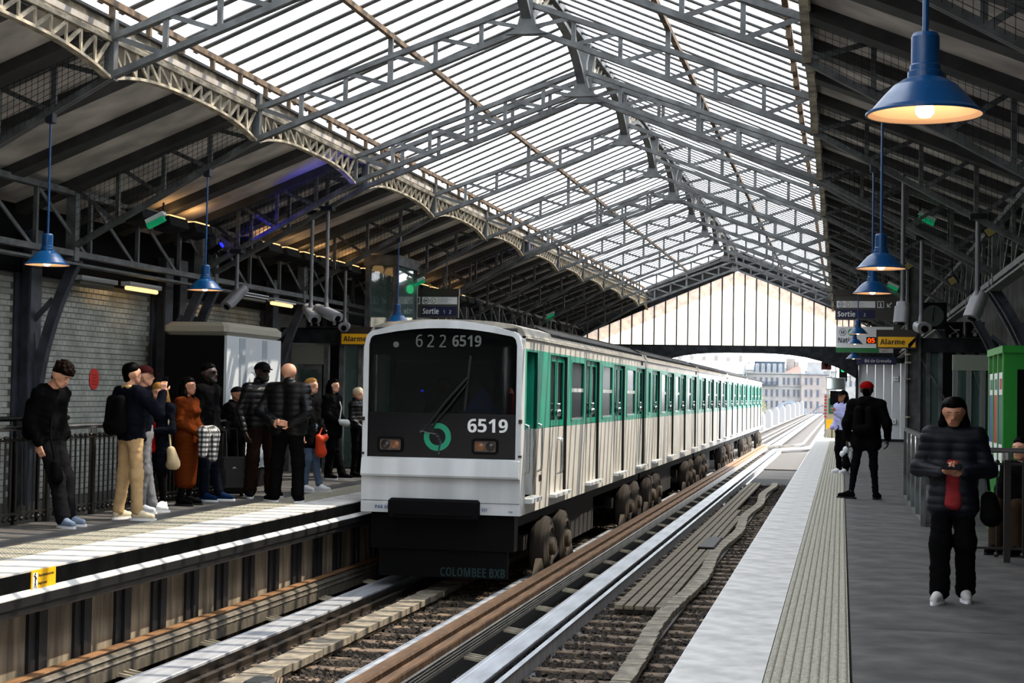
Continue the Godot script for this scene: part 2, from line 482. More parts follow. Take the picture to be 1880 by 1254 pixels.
func build_tracks() -> void:
	var fb := structure("floor_trackbed")
	slab(fb, "bed", Vector3(-6.95, -1.6, -67.0), Vector3(EDGE_R + 0.3, -1.40, Z_IN), mats.bed)
	# the far track
	var t := thing("metro_track", "lit metro track under the train, along the far platform", "track", Vector3.ZERO)
	guide_bar_face(t, -6.66, -0.94, -66.0, 1)
	running_bar(t, -6.40, -6.07, -90.0)
	long_bar(t, "rail", [[-6.0, -1.40], [-5.93, -1.40], [-5.945, -1.3], [-5.93, -1.24], [-6.0, -1.24], [-5.985, -1.3]], -90.0, 2.0, mats.rail_dark)
	long_bar(t, "rail", [[-4.66, -1.40], [-4.59, -1.40], [-4.60, -1.3], [-4.59, -1.24], [-4.66, -1.24], [-4.65, -1.3]], -90.0, 2.0, mats.rail_dark)
	running_bar(t, -4.52, -4.24, -90.0)
	long_bar(t, "guide_bar", [[-4.14, -1.10], [-4.00, -1.10], [-4.00, -1.0], [-4.02, -0.98], [-4.14, -0.98], [-4.155, -1.0]], -90.0, 2.0, mats.rust)
	brackets(t, -6.62, -6.38, -1.16, -62.0)
	sleepers(t, -6.6, -4.15, -44.0)
	# the near track
	var u := thing("metro_track", "shaded metro track along the near platform, without a train", "track", Vector3.ZERO)
	long_bar(u, "guide_bar", [[-3.90, -1.05], [-3.79, -1.05], [-3.79, -0.995], [-3.80, -0.98], [-3.895, -0.98], [-3.905, -1.0]], -87.0, 2.0, mats.rust)
	long_bar(u, "conductor_bar", [[-3.86, -1.18], [-3.76, -1.18], [-3.77, -1.15], [-3.79, -1.14], [-3.77, -1.125], [-3.79, -1.11], [-3.77, -1.095], [-3.79, -1.08], [-3.77, -1.06], [-3.79, -1.05], [-3.86, -1.05]], -87.0, 2.0, mats.guide_grey)
	running_bar(u, -3.50, -3.22, -87.0)
	long_bar(u, "rail", [[-3.15, -1.38], [-3.05, -1.38], [-3.08, -1.35], [-3.085, -1.2], [-3.07, -1.165], [-3.13, -1.165], [-3.115, -1.2], [-3.12, -1.35]], -87.0, 2.0, mats.steel)
	long_bar(u, "rail", [[-1.62, -1.38], [-1.52, -1.38], [-1.55, -1.2], [-1.54, -1.165], [-1.60, -1.165], [-1.59, -1.2]], -87.0, 2.0, mats.steel)
	running_bar(u, -1.45, -1.17, -87.0)
	brackets(u, -3.76, -3.49, -1.17, -80.0)
	sleepers(u, -3.4, -1.1, -44.0)
	# a crossover beyond the platforms: the bars swing over to the next line
	var w := thing("crossover_track", "pale rails that swing across the tracks beyond the platform end", "track", Vector3.ZERO)
	for q in [[-3.85, -1.05, 0.12, 0.1, mats.guide_grey], [-3.36, -1.17, 0.28, 0.05, mats.steel], [-3.1, -1.17, 0.07, 0.1, mats.steel]]:
		var line := [Vector3(q[0], q[1], -86.8), Vector3(q[0] + 0.45, q[1], -88.6), Vector3(q[0] + 1.35, q[1], -90.4), Vector3(q[0] + 1.75, q[1], -94.0), Vector3(q[0] + 1.75, q[1], -300.0)]
		var cb := MB.new()
		for i in line.size() - 1: cb.bar(line[i], line[i + 1], q[2], q[3])
		part(w, "rail", cb, q[4])
	for x in [-4.2, -3.8, -3.55]:
		long_bar(w, "rail", [[x, -1.2], [x + 0.16, -1.2], [x + 0.16, -1.12], [x, -1.12]], -300.0, -91.0, mats.steel)
	for x in [-6.2, -5.2, -4.75]:
		long_bar(w, "rail", [[x, -1.2], [x + 0.14, -1.2], [x + 0.14, -1.12], [x, -1.12]], -300.0, -90.0, mats.guide_grey)
	# cable troughs with loose covers in the middle of each track
	var c := thing("cable_trough", "line of pale cover slabs down the middle of the lit track", "trough")
	cover_slabs(c, -5.62, -5.32, -1.2, -10.0, -30.0, 0.0)
	c = thing("cable_trough", "line of grey cover slabs down the middle of the shaded track", "trough")
	cover_slabs(c, -2.2, -2.0, -1.2, -10.0, -53.0, 0.03)
	# duckboards
	var d := thing("duckboard", "long weathered timber boards lying between the shaded rails", "walkway")
	for i in 5:
		var x := -2.86 + i * 0.135
		var far := [-52.9, -52.9, -52.9, -40.0, -38.0][i] as float
		slab(d, "board", Vector3(x, -1.25, far), Vector3(x + 0.105, -1.2, -21.15), mats.plank)
	slab(d, "board", Vector3(-2.18 - 0.0, -1.25, -29.2), Vector3(-2.06, -1.21, -21.15), mats.plank)
	for z in [-21.3, -27.0, -33.0, -39.0, -46.0, -52.5]:
		slab(d, "cleat", Vector3(-2.88, -1.325, z - 0.1), Vector3(-2.2, -1.25, z), mats.rail_dark)
	# a black connection box between the boards
	var cbx := MB.new()
	cbx.bevel(Vector3(-2.50, -1.325, -31.6), Vector3(-2.20, -1.16, -29.4), 0.02)
	single("connection_box", "flat black box lying beside the timber boards on the shaded track", "box", cbx, mats.black)
	# junction box at the near end of the lit track
	var jb := thing("junction_box", "grey metal box with ribbed top beside the pale cover slabs", "box", Vector3(-5.16, -1.325, -14.25))
	var q := MB.new()
	q.bevel(Vector3(-0.14, 0.0, -0.18), Vector3(0.12, 0.20, 0.18), 0.03)
	part(jb, "case", q, mat("box_grey", Color(0.22, 0.23, 0.24), 0.5, 0.3, "fine", 0.3, 2.0))
	for i in 3:
		stick(jb, "rib", Vector3(0.14 + i * 0.035, 0.0, 0.16), Vector3(0.10 + i * 0.03, 0.2, -0.12), 0.02, 0.02, mats.sleeper)
	ballast()

func guide_bar_face(t: Node3D, x: float, y: float, zfar: float, _s: int) -> void:
	# a tall guide bar whose ribbed side faces the track
	long_bar(t, "guide_bar", [[x - 0.12, y - 0.02], [x - 0.01, y - 0.02], [x, y - 0.01], [x - 0.005, y], [x - 0.11, y], [x - 0.12, y - 0.01]], zfar, 2.0, mats.rust)
	var b := x - 0.01
	for seg in [[-13.35, 2.0], [-31.0, -13.356], [zfar, -31.006]]:
		long_bar(t, "guide_face", [[b - 0.06, y - 0.27], [b + 0.035, y - 0.27], [b + 0.03, y - 0.15], [b + 0.045, y - 0.135], [b + 0.03, y - 0.12], [b + 0.02, y - 0.085], [b + 0.04, y - 0.075], [b + 0.025, y - 0.06], [b - 0.02, y - 0.035], [b - 0.02, y - 0.02], [b - 0.06, y - 0.02]], seg[0], seg[1], mats.guide_grey)

func running_bar(t: Node3D, xa: float, xb: float, zfar: float) -> void:
	long_bar(t, "running_bar", [[xa, ROLL - 0.03], [xa + 0.1, ROLL - 0.04], [xa + 0.12, ROLL - 0.2], [xb - 0.12, ROLL - 0.2], [xb - 0.1, ROLL - 0.04], [xb, ROLL - 0.03], [xb, ROLL - 0.006], [xb - 0.008, ROLL], [xa + 0.07, ROLL], [xa + 0.062, ROLL - 0.004], [xa + 0.05, ROLL], [xa + 0.008, ROLL], [xa, ROLL - 0.006]], zfar, 2.0, mats.steel)

func brackets(t: Node3D, xa: float, xb: float, y: float, zfar: float) -> void:
	var z := -10.4
	while z > zfar:
		for k in 3:
			stick(t, "bracket", Vector3(xa, y - 0.02, z - k * 0.11), Vector3(xb + 0.03, y - 0.06, z - k * 0.11), 0.02, 0.03, mats.iron_cream)
		z -= 2.0

func sleepers(t: Node3D, xa: float, xb: float, zfar: float) -> void:
	var b := MB.new()
	b.bevel(Vector3(-0.5, -0.5, -0.5), Vector3(0.5, 0.5, 0.5), 0.06)
	var me := b.mesh()
	var z := -10.6
	while z > zfar:
		var turn := rng.randf_range(-0.012, 0.012)
		put(t, "sleeper", me, mats.sleeper, Transform3D(Basis(Vector3.UP, turn).scaled_local(Vector3(xb - xa, 0.14, 0.2)), Vector3((xa + xb) / 2, -1.40 + rng.randf_range(-0.006, 0.006), z)))
		z -= 0.62

func cover_slabs(t: Node3D, xa: float, xb: float, y: float, za: float, zb: float, wave: float) -> void:
	var b := MB.new()
	b.bevel(Vector3(-0.5, -0.5, -0.5), Vector3(0.5, 0.5, 0.5), 0.03)
	var me := b.mesh()
	var z := za
	while z > zb:
		var l := 0.33
		var ox := wave * 2.0 * sin(z * 0.7) + rng.randf_range(-0.008, 0.008)
		put(t, "cover_slab", me, mats.trough, Transform3D(Basis(Vector3.UP, rng.randf_range(-0.03, 0.03)).scaled_local(Vector3(xb - xa, 0.08, l - 0.012)), Vector3((xa + xb) / 2 + ox, y - 0.04 + rng.randf_range(-0.006, 0.004), z - l / 2)))
		z -= l
	slab(t, "channel", Vector3(xa + 0.02, -1.325, zb), Vector3(xb - 0.02, y - 0.085, za), mats.rail_dark)

func ballast() -> void:
	var b := MB.new()
	var pts := []
	for q in [Vector3(-0.5, 0, -0.35), Vector3(0.45, -0.05, -0.4), Vector3(0.5, 0.05, 0.35), Vector3(-0.4, -0.05, 0.45)]: pts.append(q)
	for q in [Vector3(-0.25, 0.42, -0.2), Vector3(0.3, 0.5, -0.15), Vector3(0.2, 0.38, 0.28), Vector3(-0.3, 0.5, 0.15)]: pts.append(q)
	b.hexa([pts[3], pts[2], pts[1], pts[0], pts[7], pts[6], pts[5], pts[4]])
	var me := b.mesh()
	for tr in [["ballast", "loose brown ballast stones on the lit track", -6.55, -4.2], ["ballast", "dark ballast stones on the shaded track", -3.75, EDGE_R + 0.2]]:
		var mm := MultiMesh.new()
		mm.transform_format = MultiMesh.TRANSFORM_3D
		mm.mesh = me
		var total := 22000
		mm.instance_count = total
		for i in total:
			var u := rng.randf()
			var z := -9.5 - 45.0 * u * u
			var s := rng.randf_range(0.035, 0.085)
			mm.set_instance_transform(i, Transform3D(Basis.from_euler(Vector3(rng.randf_range(-0.5, 0.5), rng.randf() * TAU, rng.randf_range(-0.5, 0.5))).scaled(Vector3.ONE * s), Vector3(rng.randf_range(tr[2], tr[3]), -1.375 + rng.randf_range(0, 0.035), z)))
		var o := MultiMeshInstance3D.new()
		o.name = numbered(tr[0])
		o.multimesh = mm
		o.material_override = mats.stone
		o.set_meta("kind", "stuff"); o.set_meta("label", tr[1]); o.set_meta("category", "ballast")
		add_child(o)
# ---------- roof

func low_y(s: float) -> float:
	return lerpf(5.92, 4.62, s / 3.4) if s < 3.4 else lerpf(4.62, 3.27, (s - 3.4) / 2.45)

func top_y(s: float) -> float:
	return lerpf(6.22, 5.0, s / 3.4) if s < 3.4 else 5.0 - 0.4 * (s - 3.4)

func glass_y(s: float) -> float:
	return 5.28 + (3.4 - s) * 0.42

func make_truss() -> Node3D:
	var t := thing("roof_truss", "x", "truss", Vector3.ZERO, 0.0, "roof trusses")
	for d in [-1, 1]:
		for seg in [[0.05, 3.4], [3.4, 5.85]]:
			var a: float = seg[0]
			var b: float = seg[1]
			var ch := MB.new()      # each chord is a pair of angle irons back to back
			for o in [-0.028, 0.028]:
				ch.bar(Vector3(d * a, low_y(a), o), Vector3(d * b, low_y(b), o), 0.045, 0.062)
			part(t, "bottom_chord", ch, mats.iron)
			ch = MB.new()
			for o in [-0.028, 0.028]:
				ch.bar(Vector3(d * a, top_y(a), o), Vector3(d * (b if b < 4.0 else 6.5), top_y(b if b < 4.0 else 6.5), o), 0.045, 0.062)
			part(t, "top_chord", ch, mats.iron)
		var st := []
		for i in 7: st.append(0.0 + 3.4 * i / 6.0)
		for i in range(1, 5): st.append(3.4 + 2.45 * i / 4.0)
		for i in st.size():
			var s: float = st[i]
			if i > 0:
				stick(t, "upright", Vector3(d * s, low_y(s), 0), Vector3(d * s, top_y(s), 0), 0.05, 0.05, mats.iron)
			if i > 0 and i < st.size():
				var e: float = st[i - 1]
				stick(t, "diagonal", Vector3(d * (s - 0.06), top_y(s), 0.03), Vector3(d * (e + 0.03), low_y(e), 0.03), 0.018, 0.05, mats.iron)
			if i == 3:
				stick(t, "purlin_post", Vector3(d * s, low_y(s), 0), Vector3(d * s, glass_y(s) - 0.08, 0), 0.06, 0.06, mats.iron)
		var net := MB.new()
		var s := 3.45
		while s < 5.85:
			net.bar(Vector3(d * s, low_y(s), 0.05), Vector3(d * s, top_y(s), 0.05), 0.004, 0.004)
			s += 0.065
		for k in range(1, 8):
			net.bar(Vector3(d * 3.45, lerpf(low_y(3.45), top_y(3.45), k / 8.0), 0.05), Vector3(d * 5.85, lerpf(low_y(5.85), top_y(5.85), k / 8.0), 0.05), 0.004, 0.004)
		part(t, "bird_netting", net, mats.iron_dark).set_meta("kind", "stuff")
	var g := MB.new()      # ridge post with flared feet
	g.prism(Transform3D(Basis(), Vector3(0, 0, -0.07)), PackedVector2Array([Vector2(-0.26, 5.84), Vector2(0.26, 5.84), Vector2(0.12, 5.92), Vector2(0.075, 6.1), Vector2(0.075, 6.35), Vector2(0.13, 6.6), Vector2(-0.13, 6.6), Vector2(-0.075, 6.35), Vector2(-0.075, 6.1), Vector2(-0.12, 5.92)]), 0.14)
	part(t, "ridge_post", g, mats.iron)
	return t

func build_roof() -> void:
	var proto := make_truss()
	for i in TRUSS_Z.size():
		var z: float = TRUSS_Z[i]
		var t := proto
		if i > 0:
			t = proto.duplicate()
			t.name = numbered("roof_truss")
			add_child(t)
		t.position = Vector3(XC, yo(z), z)
		t.set_meta("label", "%s iron roof truss counted from the camera, spanning both platforms" % ordinal(i))
	skylight("window_1", -1)
	skylight("window_2", 1)
	for d in [-1, 1]:
		arcade(d)
		aisle(d)
	ridge()

func pane_quad(d: int, sa: float, sb: float, za: float, zb: float, th: float) -> MB:
	var b := MB.new()
	var P := []
	for y in [0.0, th]:
		for q in [[sa, za], [sb, za], [sb, zb], [sa, zb]]:
			P.append(Vector3(XC + d * q[0], glass_y(q[0]) + y + yo(q[1]), q[1]))
	if d > 0: b.hexa(P)
	else: b.hexa([P[1], P[0], P[3], P[2], P[5], P[4], P[7], P[6]])
	return b

func skylight(called: String, d: int) -> void:
	var w := structure(called, "glazed slope of the hall roof with close dark glazing bars")
	var z := -8.0
	var step := 0.48
	while z > -56.2:
		part(w, "pane", pane_quad(d, 0.06, 3.36, z, z - step + 0.04, 0.006), mats.sky_glass)
		var m := z - step + 0.02
		stick(w, "glazing_bar", Vector3(XC + d * 0.05, glass_y(0.05) + yo(m) - 0.015, m), Vector3(XC + d * 3.38, glass_y(3.38) + yo(m) - 0.015, m), 0.11, 0.015, mats.iron)
		z -= step
	part(w, "pane", pane_quad(d, 0.06, 3.36, z, -59.8, 0.006), mats.sky_glass)
	z = Z_IN
	while z > -7.9:
		part(w, "pane", pane_quad(d, 0.06, 3.36, z, maxf(z - 1.9, -7.96), 0.006), mats.sky_glass)
		stick(w, "glazing_bar", Vector3(XC + d * 0.05, glass_y(0.05) + yo(z) - 0.03, z), Vector3(XC + d * 3.38, glass_y(3.38) + yo(z) - 0.03, z), 0.2, 0.09, mats.iron)
		z -= 1.9
	# purlins: one half way up, one just above the gutter on short posts
	for s in [1.7, 3.2]:
		var p := MB.new()
		p.bar(Vector3(XC + d * s, glass_y(s) - 0.12 + yo(-4.0), -4.0), Vector3(XC + d * s, glass_y(s) - 0.12 + yo(-58.2), -58.2), 0.06, 0.065)
		part(w, "purlin", p, mats.purlin)
	z = -8.6
	while z > -58.0:
		stick(w, "purlin_post", Vector3(XC + d * 3.2, 5.1 + yo(z), z), Vector3(XC + d * 3.2, glass_y(3.2) - 0.12 + yo(z), z), 0.05, 0.05, mats.purlin)
		z -= 0.86
	# closed strip of roof before the gable
	part(w, "closed_roof", pane_quad(d, 0.0, 3.36, -59.85, Z_GABLE - 0.5, 0.08), mats.rafter)

func arcade(d: int) -> void:
	var side := "far" if d < 0 else "near"
	var g := thing("lattice_girder", "long pale lattice girder with shallow arches above the %s platform edge" % side, "girder", Vector3.ZERO, 0.0, "lattice girders")
	var x := XC + d * 3.42
	var za := -2.0
	var ends := [za]
	ends.append_array(TRUSS_Z)
	ends.append(Z_GABLE)
	var fascia := MB.new()
	fascia.bar(Vector3(x + d * 0.02, 5.095 + yo(Z_IN), Z_IN), Vector3(x + d * 0.02, 5.095 + yo(Z_GABLE), Z_GABLE), 0.02, 0.17)
	part(g, "gutter_plate", fascia, mats.iron_cream)
	var top := MB.new()
	top.bar(Vector3(x + d * 0.02, 5.195 + yo(Z_IN), Z_IN), Vector3(x + d * 0.02, 5.195 + yo(Z_GABLE), Z_GABLE), 0.12, 0.03)
	part(g, "gutter_edge", top, mats.gutter_black)
	var ch := MB.new()
	ch.bar(Vector3(x, 4.985 + yo(Z_IN), Z_IN), Vector3(x, 4.985 + yo(Z_GABLE), Z_GABLE), 0.07, 0.045)
	part(g, "top_chord", ch, mats.iron_cream)
	for i in range(1, ends.size() - 1):
		var a: float = ends[i] - 0.03
		var b: float = ends[i + 1] + 0.03
		if a - b < 1.0: continue
		var arch := MB.new()
		var n := 14
		var prev := Vector3.ZERO
		for k in n + 1:
			var u := float(k) / n
			var y := 4.60 + 0.17 * (1.0 - pow(absf(2.0 * u - 1.0), 3.0))
			var p := Vector3(x, y + yo(lerpf(a, b, u)), lerpf(a, b, u))
			if k > 0: arch.bar(prev, p, 0.08, 0.03)
			prev = p
		part(g, "arch_rib", arch, mats.iron_cream)
		var m := 14
		for k in m:
			var u := float(k) / m
			var u2 := float(k + 1) / m
			var yb := 4.62 + 0.17 * (1.0 - pow(absf(2.0 * u - 1.0), 3.0))
			var yb2 := 4.62 + 0.17 * (1.0 - pow(absf(2.0 * u2 - 1.0), 3.0))
			var z1 := lerpf(a, b, u)
			var z2 := lerpf(a, b, u2)
			if k > 0: stick(g, "lattice_bar", Vector3(x, yb + yo(z1), z1), Vector3(x, 4.97 + yo(z1), z1), 0.035, 0.02, mats.iron_cream)
			if k < m / 2:
				stick(g, "lattice_bar", Vector3(x, 4.97 + yo(z1), z1), Vector3(x, yb2 + yo(z2), z2), 0.02, 0.04, mats.iron_cream)
			else:
				stick(g, "lattice_bar", Vector3(x, yb + yo(z1), z1), Vector3(x, 4.97 + yo(z2), z2), 0.02, 0.04, mats.iron_cream)
		stick(g, "node_post", Vector3(x, 4.58 + yo(a), a), Vector3(x, 5.2 + yo(a), a), 0.1, 0.1, mats.iron)

func ridge() -> void:
	var g := thing("ridge_girder", "arched lattice girder running along the ridge of the glazed roof", "girder")
	var ch := MB.new()
	ch.bar(Vector3(XC, 6.66 + yo(Z_IN), Z_IN), Vector3(XC, 6.66 + yo(Z_GABLE), Z_GABLE), 0.16, 0.12)
	part(g, "top_chord", ch, mats.iron)
	for i in TRUSS_Z.size() - 1:
		var a: float = TRUSS_Z[i]
		var b: float = TRUSS_Z[i + 1]
		if a - b < 1.0: continue
		var arch := MB.new()
		var prev := Vector3.ZERO
		for k in 13:
			var u := k / 12.0
			var z := lerpf(a, b, u)
			var p := Vector3(XC, 6.02 + 0.5 * (1.0 - pow(absf(2.0 * u - 1.0), 2.4)) + yo(z), z)
			if k > 0: arch.bar(prev, p, 0.12, 0.06)
			prev = p
		part(g, "arch_rib", arch, mats.iron)
		for k in range(1, 12):
			var u := k / 12.0
			var u2 := (k + (1 if k < 6 else -1)) / 12.0
			var z := lerpf(a, b, u)
			var z2 := lerpf(a, b, u2)
			var y := 6.02 + 0.5 * (1.0 - pow(absf(2.0 * u - 1.0), 2.4))
			stick(g, "lattice_bar", Vector3(XC, y + yo(z), z), Vector3(XC, 6.62 + yo(z2), z2), 0.03, 0.05, mats.iron_cream)

func aisle(d: int) -> void:
	var c := structure("ceiling_left" if d < 0 else "ceiling_right", "sloping platform roof of pale panels between dark rafters")
	var z := Z_IN
	var step := 1.45
	while z > Z_GABLE + 0.1:
		var zb := maxf(z - step, Z_GABLE)
		var P := []
		for y in [0.0, 0.06]:
			for q in [[3.42, z], [6.9, z], [6.9, zb], [3.42, zb]]:
				P.append(Vector3(XC + d * q[0], 5.06 - 0.4 * (q[0] - 3.4) + y + yo(q[1]), q[1]))
		var b := MB.new()
		if d > 0: b.hexa(P)
		else: b.hexa([P[1], P[0], P[3], P[2], P[5], P[4], P[7], P[6]])
		part(c, "soffit_panel", b, mats.soffit)
		stick(c, "rafter", Vector3(XC + d * 3.44, 5.06 - 0.07 + yo(z), z), Vector3(XC + d * 6.8, 5.06 - 1.34 - 0.07 + yo(z), z), 0.3, 0.13, mats.rafter)
		z -= step

# ---------- walls

func build_walls() -> void:
	var wl := structure("wall_left")
	slab(wl, "backing", Vector3(WALL_L - 0.3, -1.6, -67.0), Vector3(WALL_L - 0.02, 4.2, Z_IN), mats.mortar)
	slab(wl, "upper_dark", Vector3(WALL_L - 0.02, 2.95, -62.0), Vector3(WALL_L + 0.03, 4.0, Z_IN), mats.soft_black)  # black sheet stands in for the dark space behind the girder
	tiles(wl)
	# iron pilasters
	for z in TRUSS_Z:
		if z > -14.0: continue
		var p := MB.new()
		p.box(Vector3(WALL_L, -0.0, z - 0.16), Vector3(WALL_L + 0.03, 3.5, z + 0.16))
		p.box(Vector3(WALL_L, -0.0, z - 0.02), Vector3(WALL_L + 0.2, 3.5, z + 0.02))
		p.box(Vector3(WALL_L + 0.19, -0.0, z - 0.14), Vector3(WALL_L + 0.22, 3.5, z + 0.14))
		part(wl, "pilaster", p, mat("pilaster", Color(0.25, 0.27, 0.31), 0.55, 0.0, "blotch", 0.3, 0.8))
	var wr := structure("wall_right")
	slab(wr, "backing", Vector3(WALL_R, -1.6, -67.0), Vector3(WALL_R + 0.3, 4.2, Z_IN), mat("wall_shade_grey", Color(0.30, 0.30, 0.29), 0.8, 0.0, "blotch", 0.4, 0.4))  # grey kept dark, putting the near aisle's shade into the wall colour
	# brackets and wall girders
	for d in [-1, 1]:
		wall_girder(d)
		for i in TRUSS_Z.size():
			var z: float = TRUSS_Z[i]
			if z > -14.0 and d < 0: continue
			if z < -50.0: continue
			curved_bracket(d, z, i)

func wall_girder(d: int) -> void:
	var g := thing("wall_girder", "dark girder with crossed bars carrying the truss ends above the %s platform" % ("far" if d < 0 else "near"), "girder", Vector3.ZERO, 0.0, "wall girders")
	var x := XC + d * 5.84
	for y in [3.17, 3.94]:
		var b := MB.new()
		b.bar(Vector3(x, y, Z_IN), Vector3(x, y + yo(Z_GABLE) * 0.5, Z_GABLE), 0.11, 0.075)
		part(g, "chord", b, mats.iron)
	var b2 := MB.new()
	b2.bar(Vector3(x - d * 0.04, 3.06, Z_IN), Vector3(x - d * 0.04, 3.06, Z_GABLE), 0.16, 0.03)
	part(g, "cable_tray", b2, mats.iron)
	var z := -8.0
	while z > -60.0:
		stick(g, "upright", Vector3(x, 3.17, z), Vector3(x, 3.94, z), 0.05, 0.05, mats.iron)
		stick(g, "diagonal", Vector3(x, 3.92, z - 0.06), Vector3(x, 3.19, z - 1.4), 0.02, 0.05, mats.iron)
		z -= 1.46
	for zz in TRUSS_Z:
		stick(g, "bearing_post", Vector3(x, 3.1, zz), Vector3(x, 3.98, zz), 0.13, 0.13, mats.iron)

func curved_bracket(d: int, z: float, i: int) -> void:
	var wx := WALL_L + 0.2 if d < 0 else WALL_R - 0.02
	var gx := XC + d * 5.84
	var t := thing("curved_bracket", "%s curved iron bracket along the %s wall, counted from the camera" % [ordinal(i), "far" if d < 0 else "near"], "bracket", Vector3.ZERO, 0.0, "curved brackets")
	var pts := []
	for k in 13:
		var u := k / 12.0
		pts.append(Vector3(lerpf(wx, gx - d * 0.05, pow(u, 2.2)), lerpf(0.75, 3.1, u), z))
	var rib := MB.new()
	var fl := MB.new()
	for k in 12:
		rib.bar(pts[k], pts[k + 1], 0.03, 0.14, Vector3(1, 0, 0))
		fl.bar(pts[k] - Vector3(d * 0.07, 0, 0), pts[k + 1] - Vector3(d * 0.07, 0, 0), 0.11, 0.02, Vector3(1, 0, 0))
	part(t, "rib", rib, mats.pilaster)
	part(t, "flange", fl, mats.pilaster)
	stick(t, "tie", Vector3(wx, 2.35, z), Vector3(lerpf(wx, gx, 0.5), 2.62, z), 0.04, 0.06, mats.pilaster)
	stick(t, "tie", Vector3(wx, 2.2, z), Vector3(lerpf(wx, gx, 0.12), 1.55, z), 0.04, 0.05, mats.pilaster)
	for k in range(1, 11):
		var r := MB.new()
		r.ball((pts[k] + pts[k + 1]) / 2.0 + Vector3(-d * 0.075, 0, 0.03), Vector3(0.016, 0.016, 0.016), 6, 4)
		part(t, "rivet", r, mats.pilaster)

func tiles(wl: Node3D) -> void:
	# glazed white wall tiles with chamfered edges; the largest ones in view are single pieces, the others are scattered copies
	var b := MB.new()
	var c := 0.006
	b.hexa([Vector3(0, -0.036, 0.074), Vector3(0.012, -0.036 + c, 0.074 - c), Vector3(0.012, -0.036 + c, -0.074 + c), Vector3(0, -0.036, -0.074), Vector3(0, 0.036, 0.074), Vector3(0.012, 0.036 - c, 0.074 - c), Vector3(0.012, 0.036 - c, -0.074 + c), Vector3(0, 0.036, -0.074)])
	var me := b.mesh()
	var rest := []
	var count := 0
	var rows := int(2.9 / 0.0755)
	for r in rows:
		for k in int(14.0 / 0.151):
			var z := -14.5 - k * 0.151 - (0.0755 if r % 2 else 0.0)
			var skip := false
			for tz in TRUSS_Z:
				if absf(z - tz) < 0.24: skip = true
			if skip: continue
			var y := 0.06 + r * 0.0755
			var t := Transform3D(Basis.from_euler(Vector3(0, rng.randf_range(-0.004, 0.004), rng.randf_range(-0.004, 0.004))), Vector3(WALL_L - 0.018, y, z))
			if count < 300 and z < -19.6 and z > -22.9 and y > 1.25:
				put(wl, "wall_tile", me, mats.tile, t)
				count += 1
			else:
				rest.append(t)
	var mm := MultiMesh.new()
	mm.transform_format = MultiMesh.TRANSFORM_3D
	mm.mesh = me
	mm.instance_count = rest.size()
	for i in rest.size(): mm.set_instance_transform(i, rest[i])
	var o := MultiMeshInstance3D.new()
	o.name = "wall_tiling"
	o.multimesh = mm
	o.material_override = mats.tile
	o.set_meta("kind", "stuff")
	wl.add_child(o)

# ---------- the glazed gable over the tracks

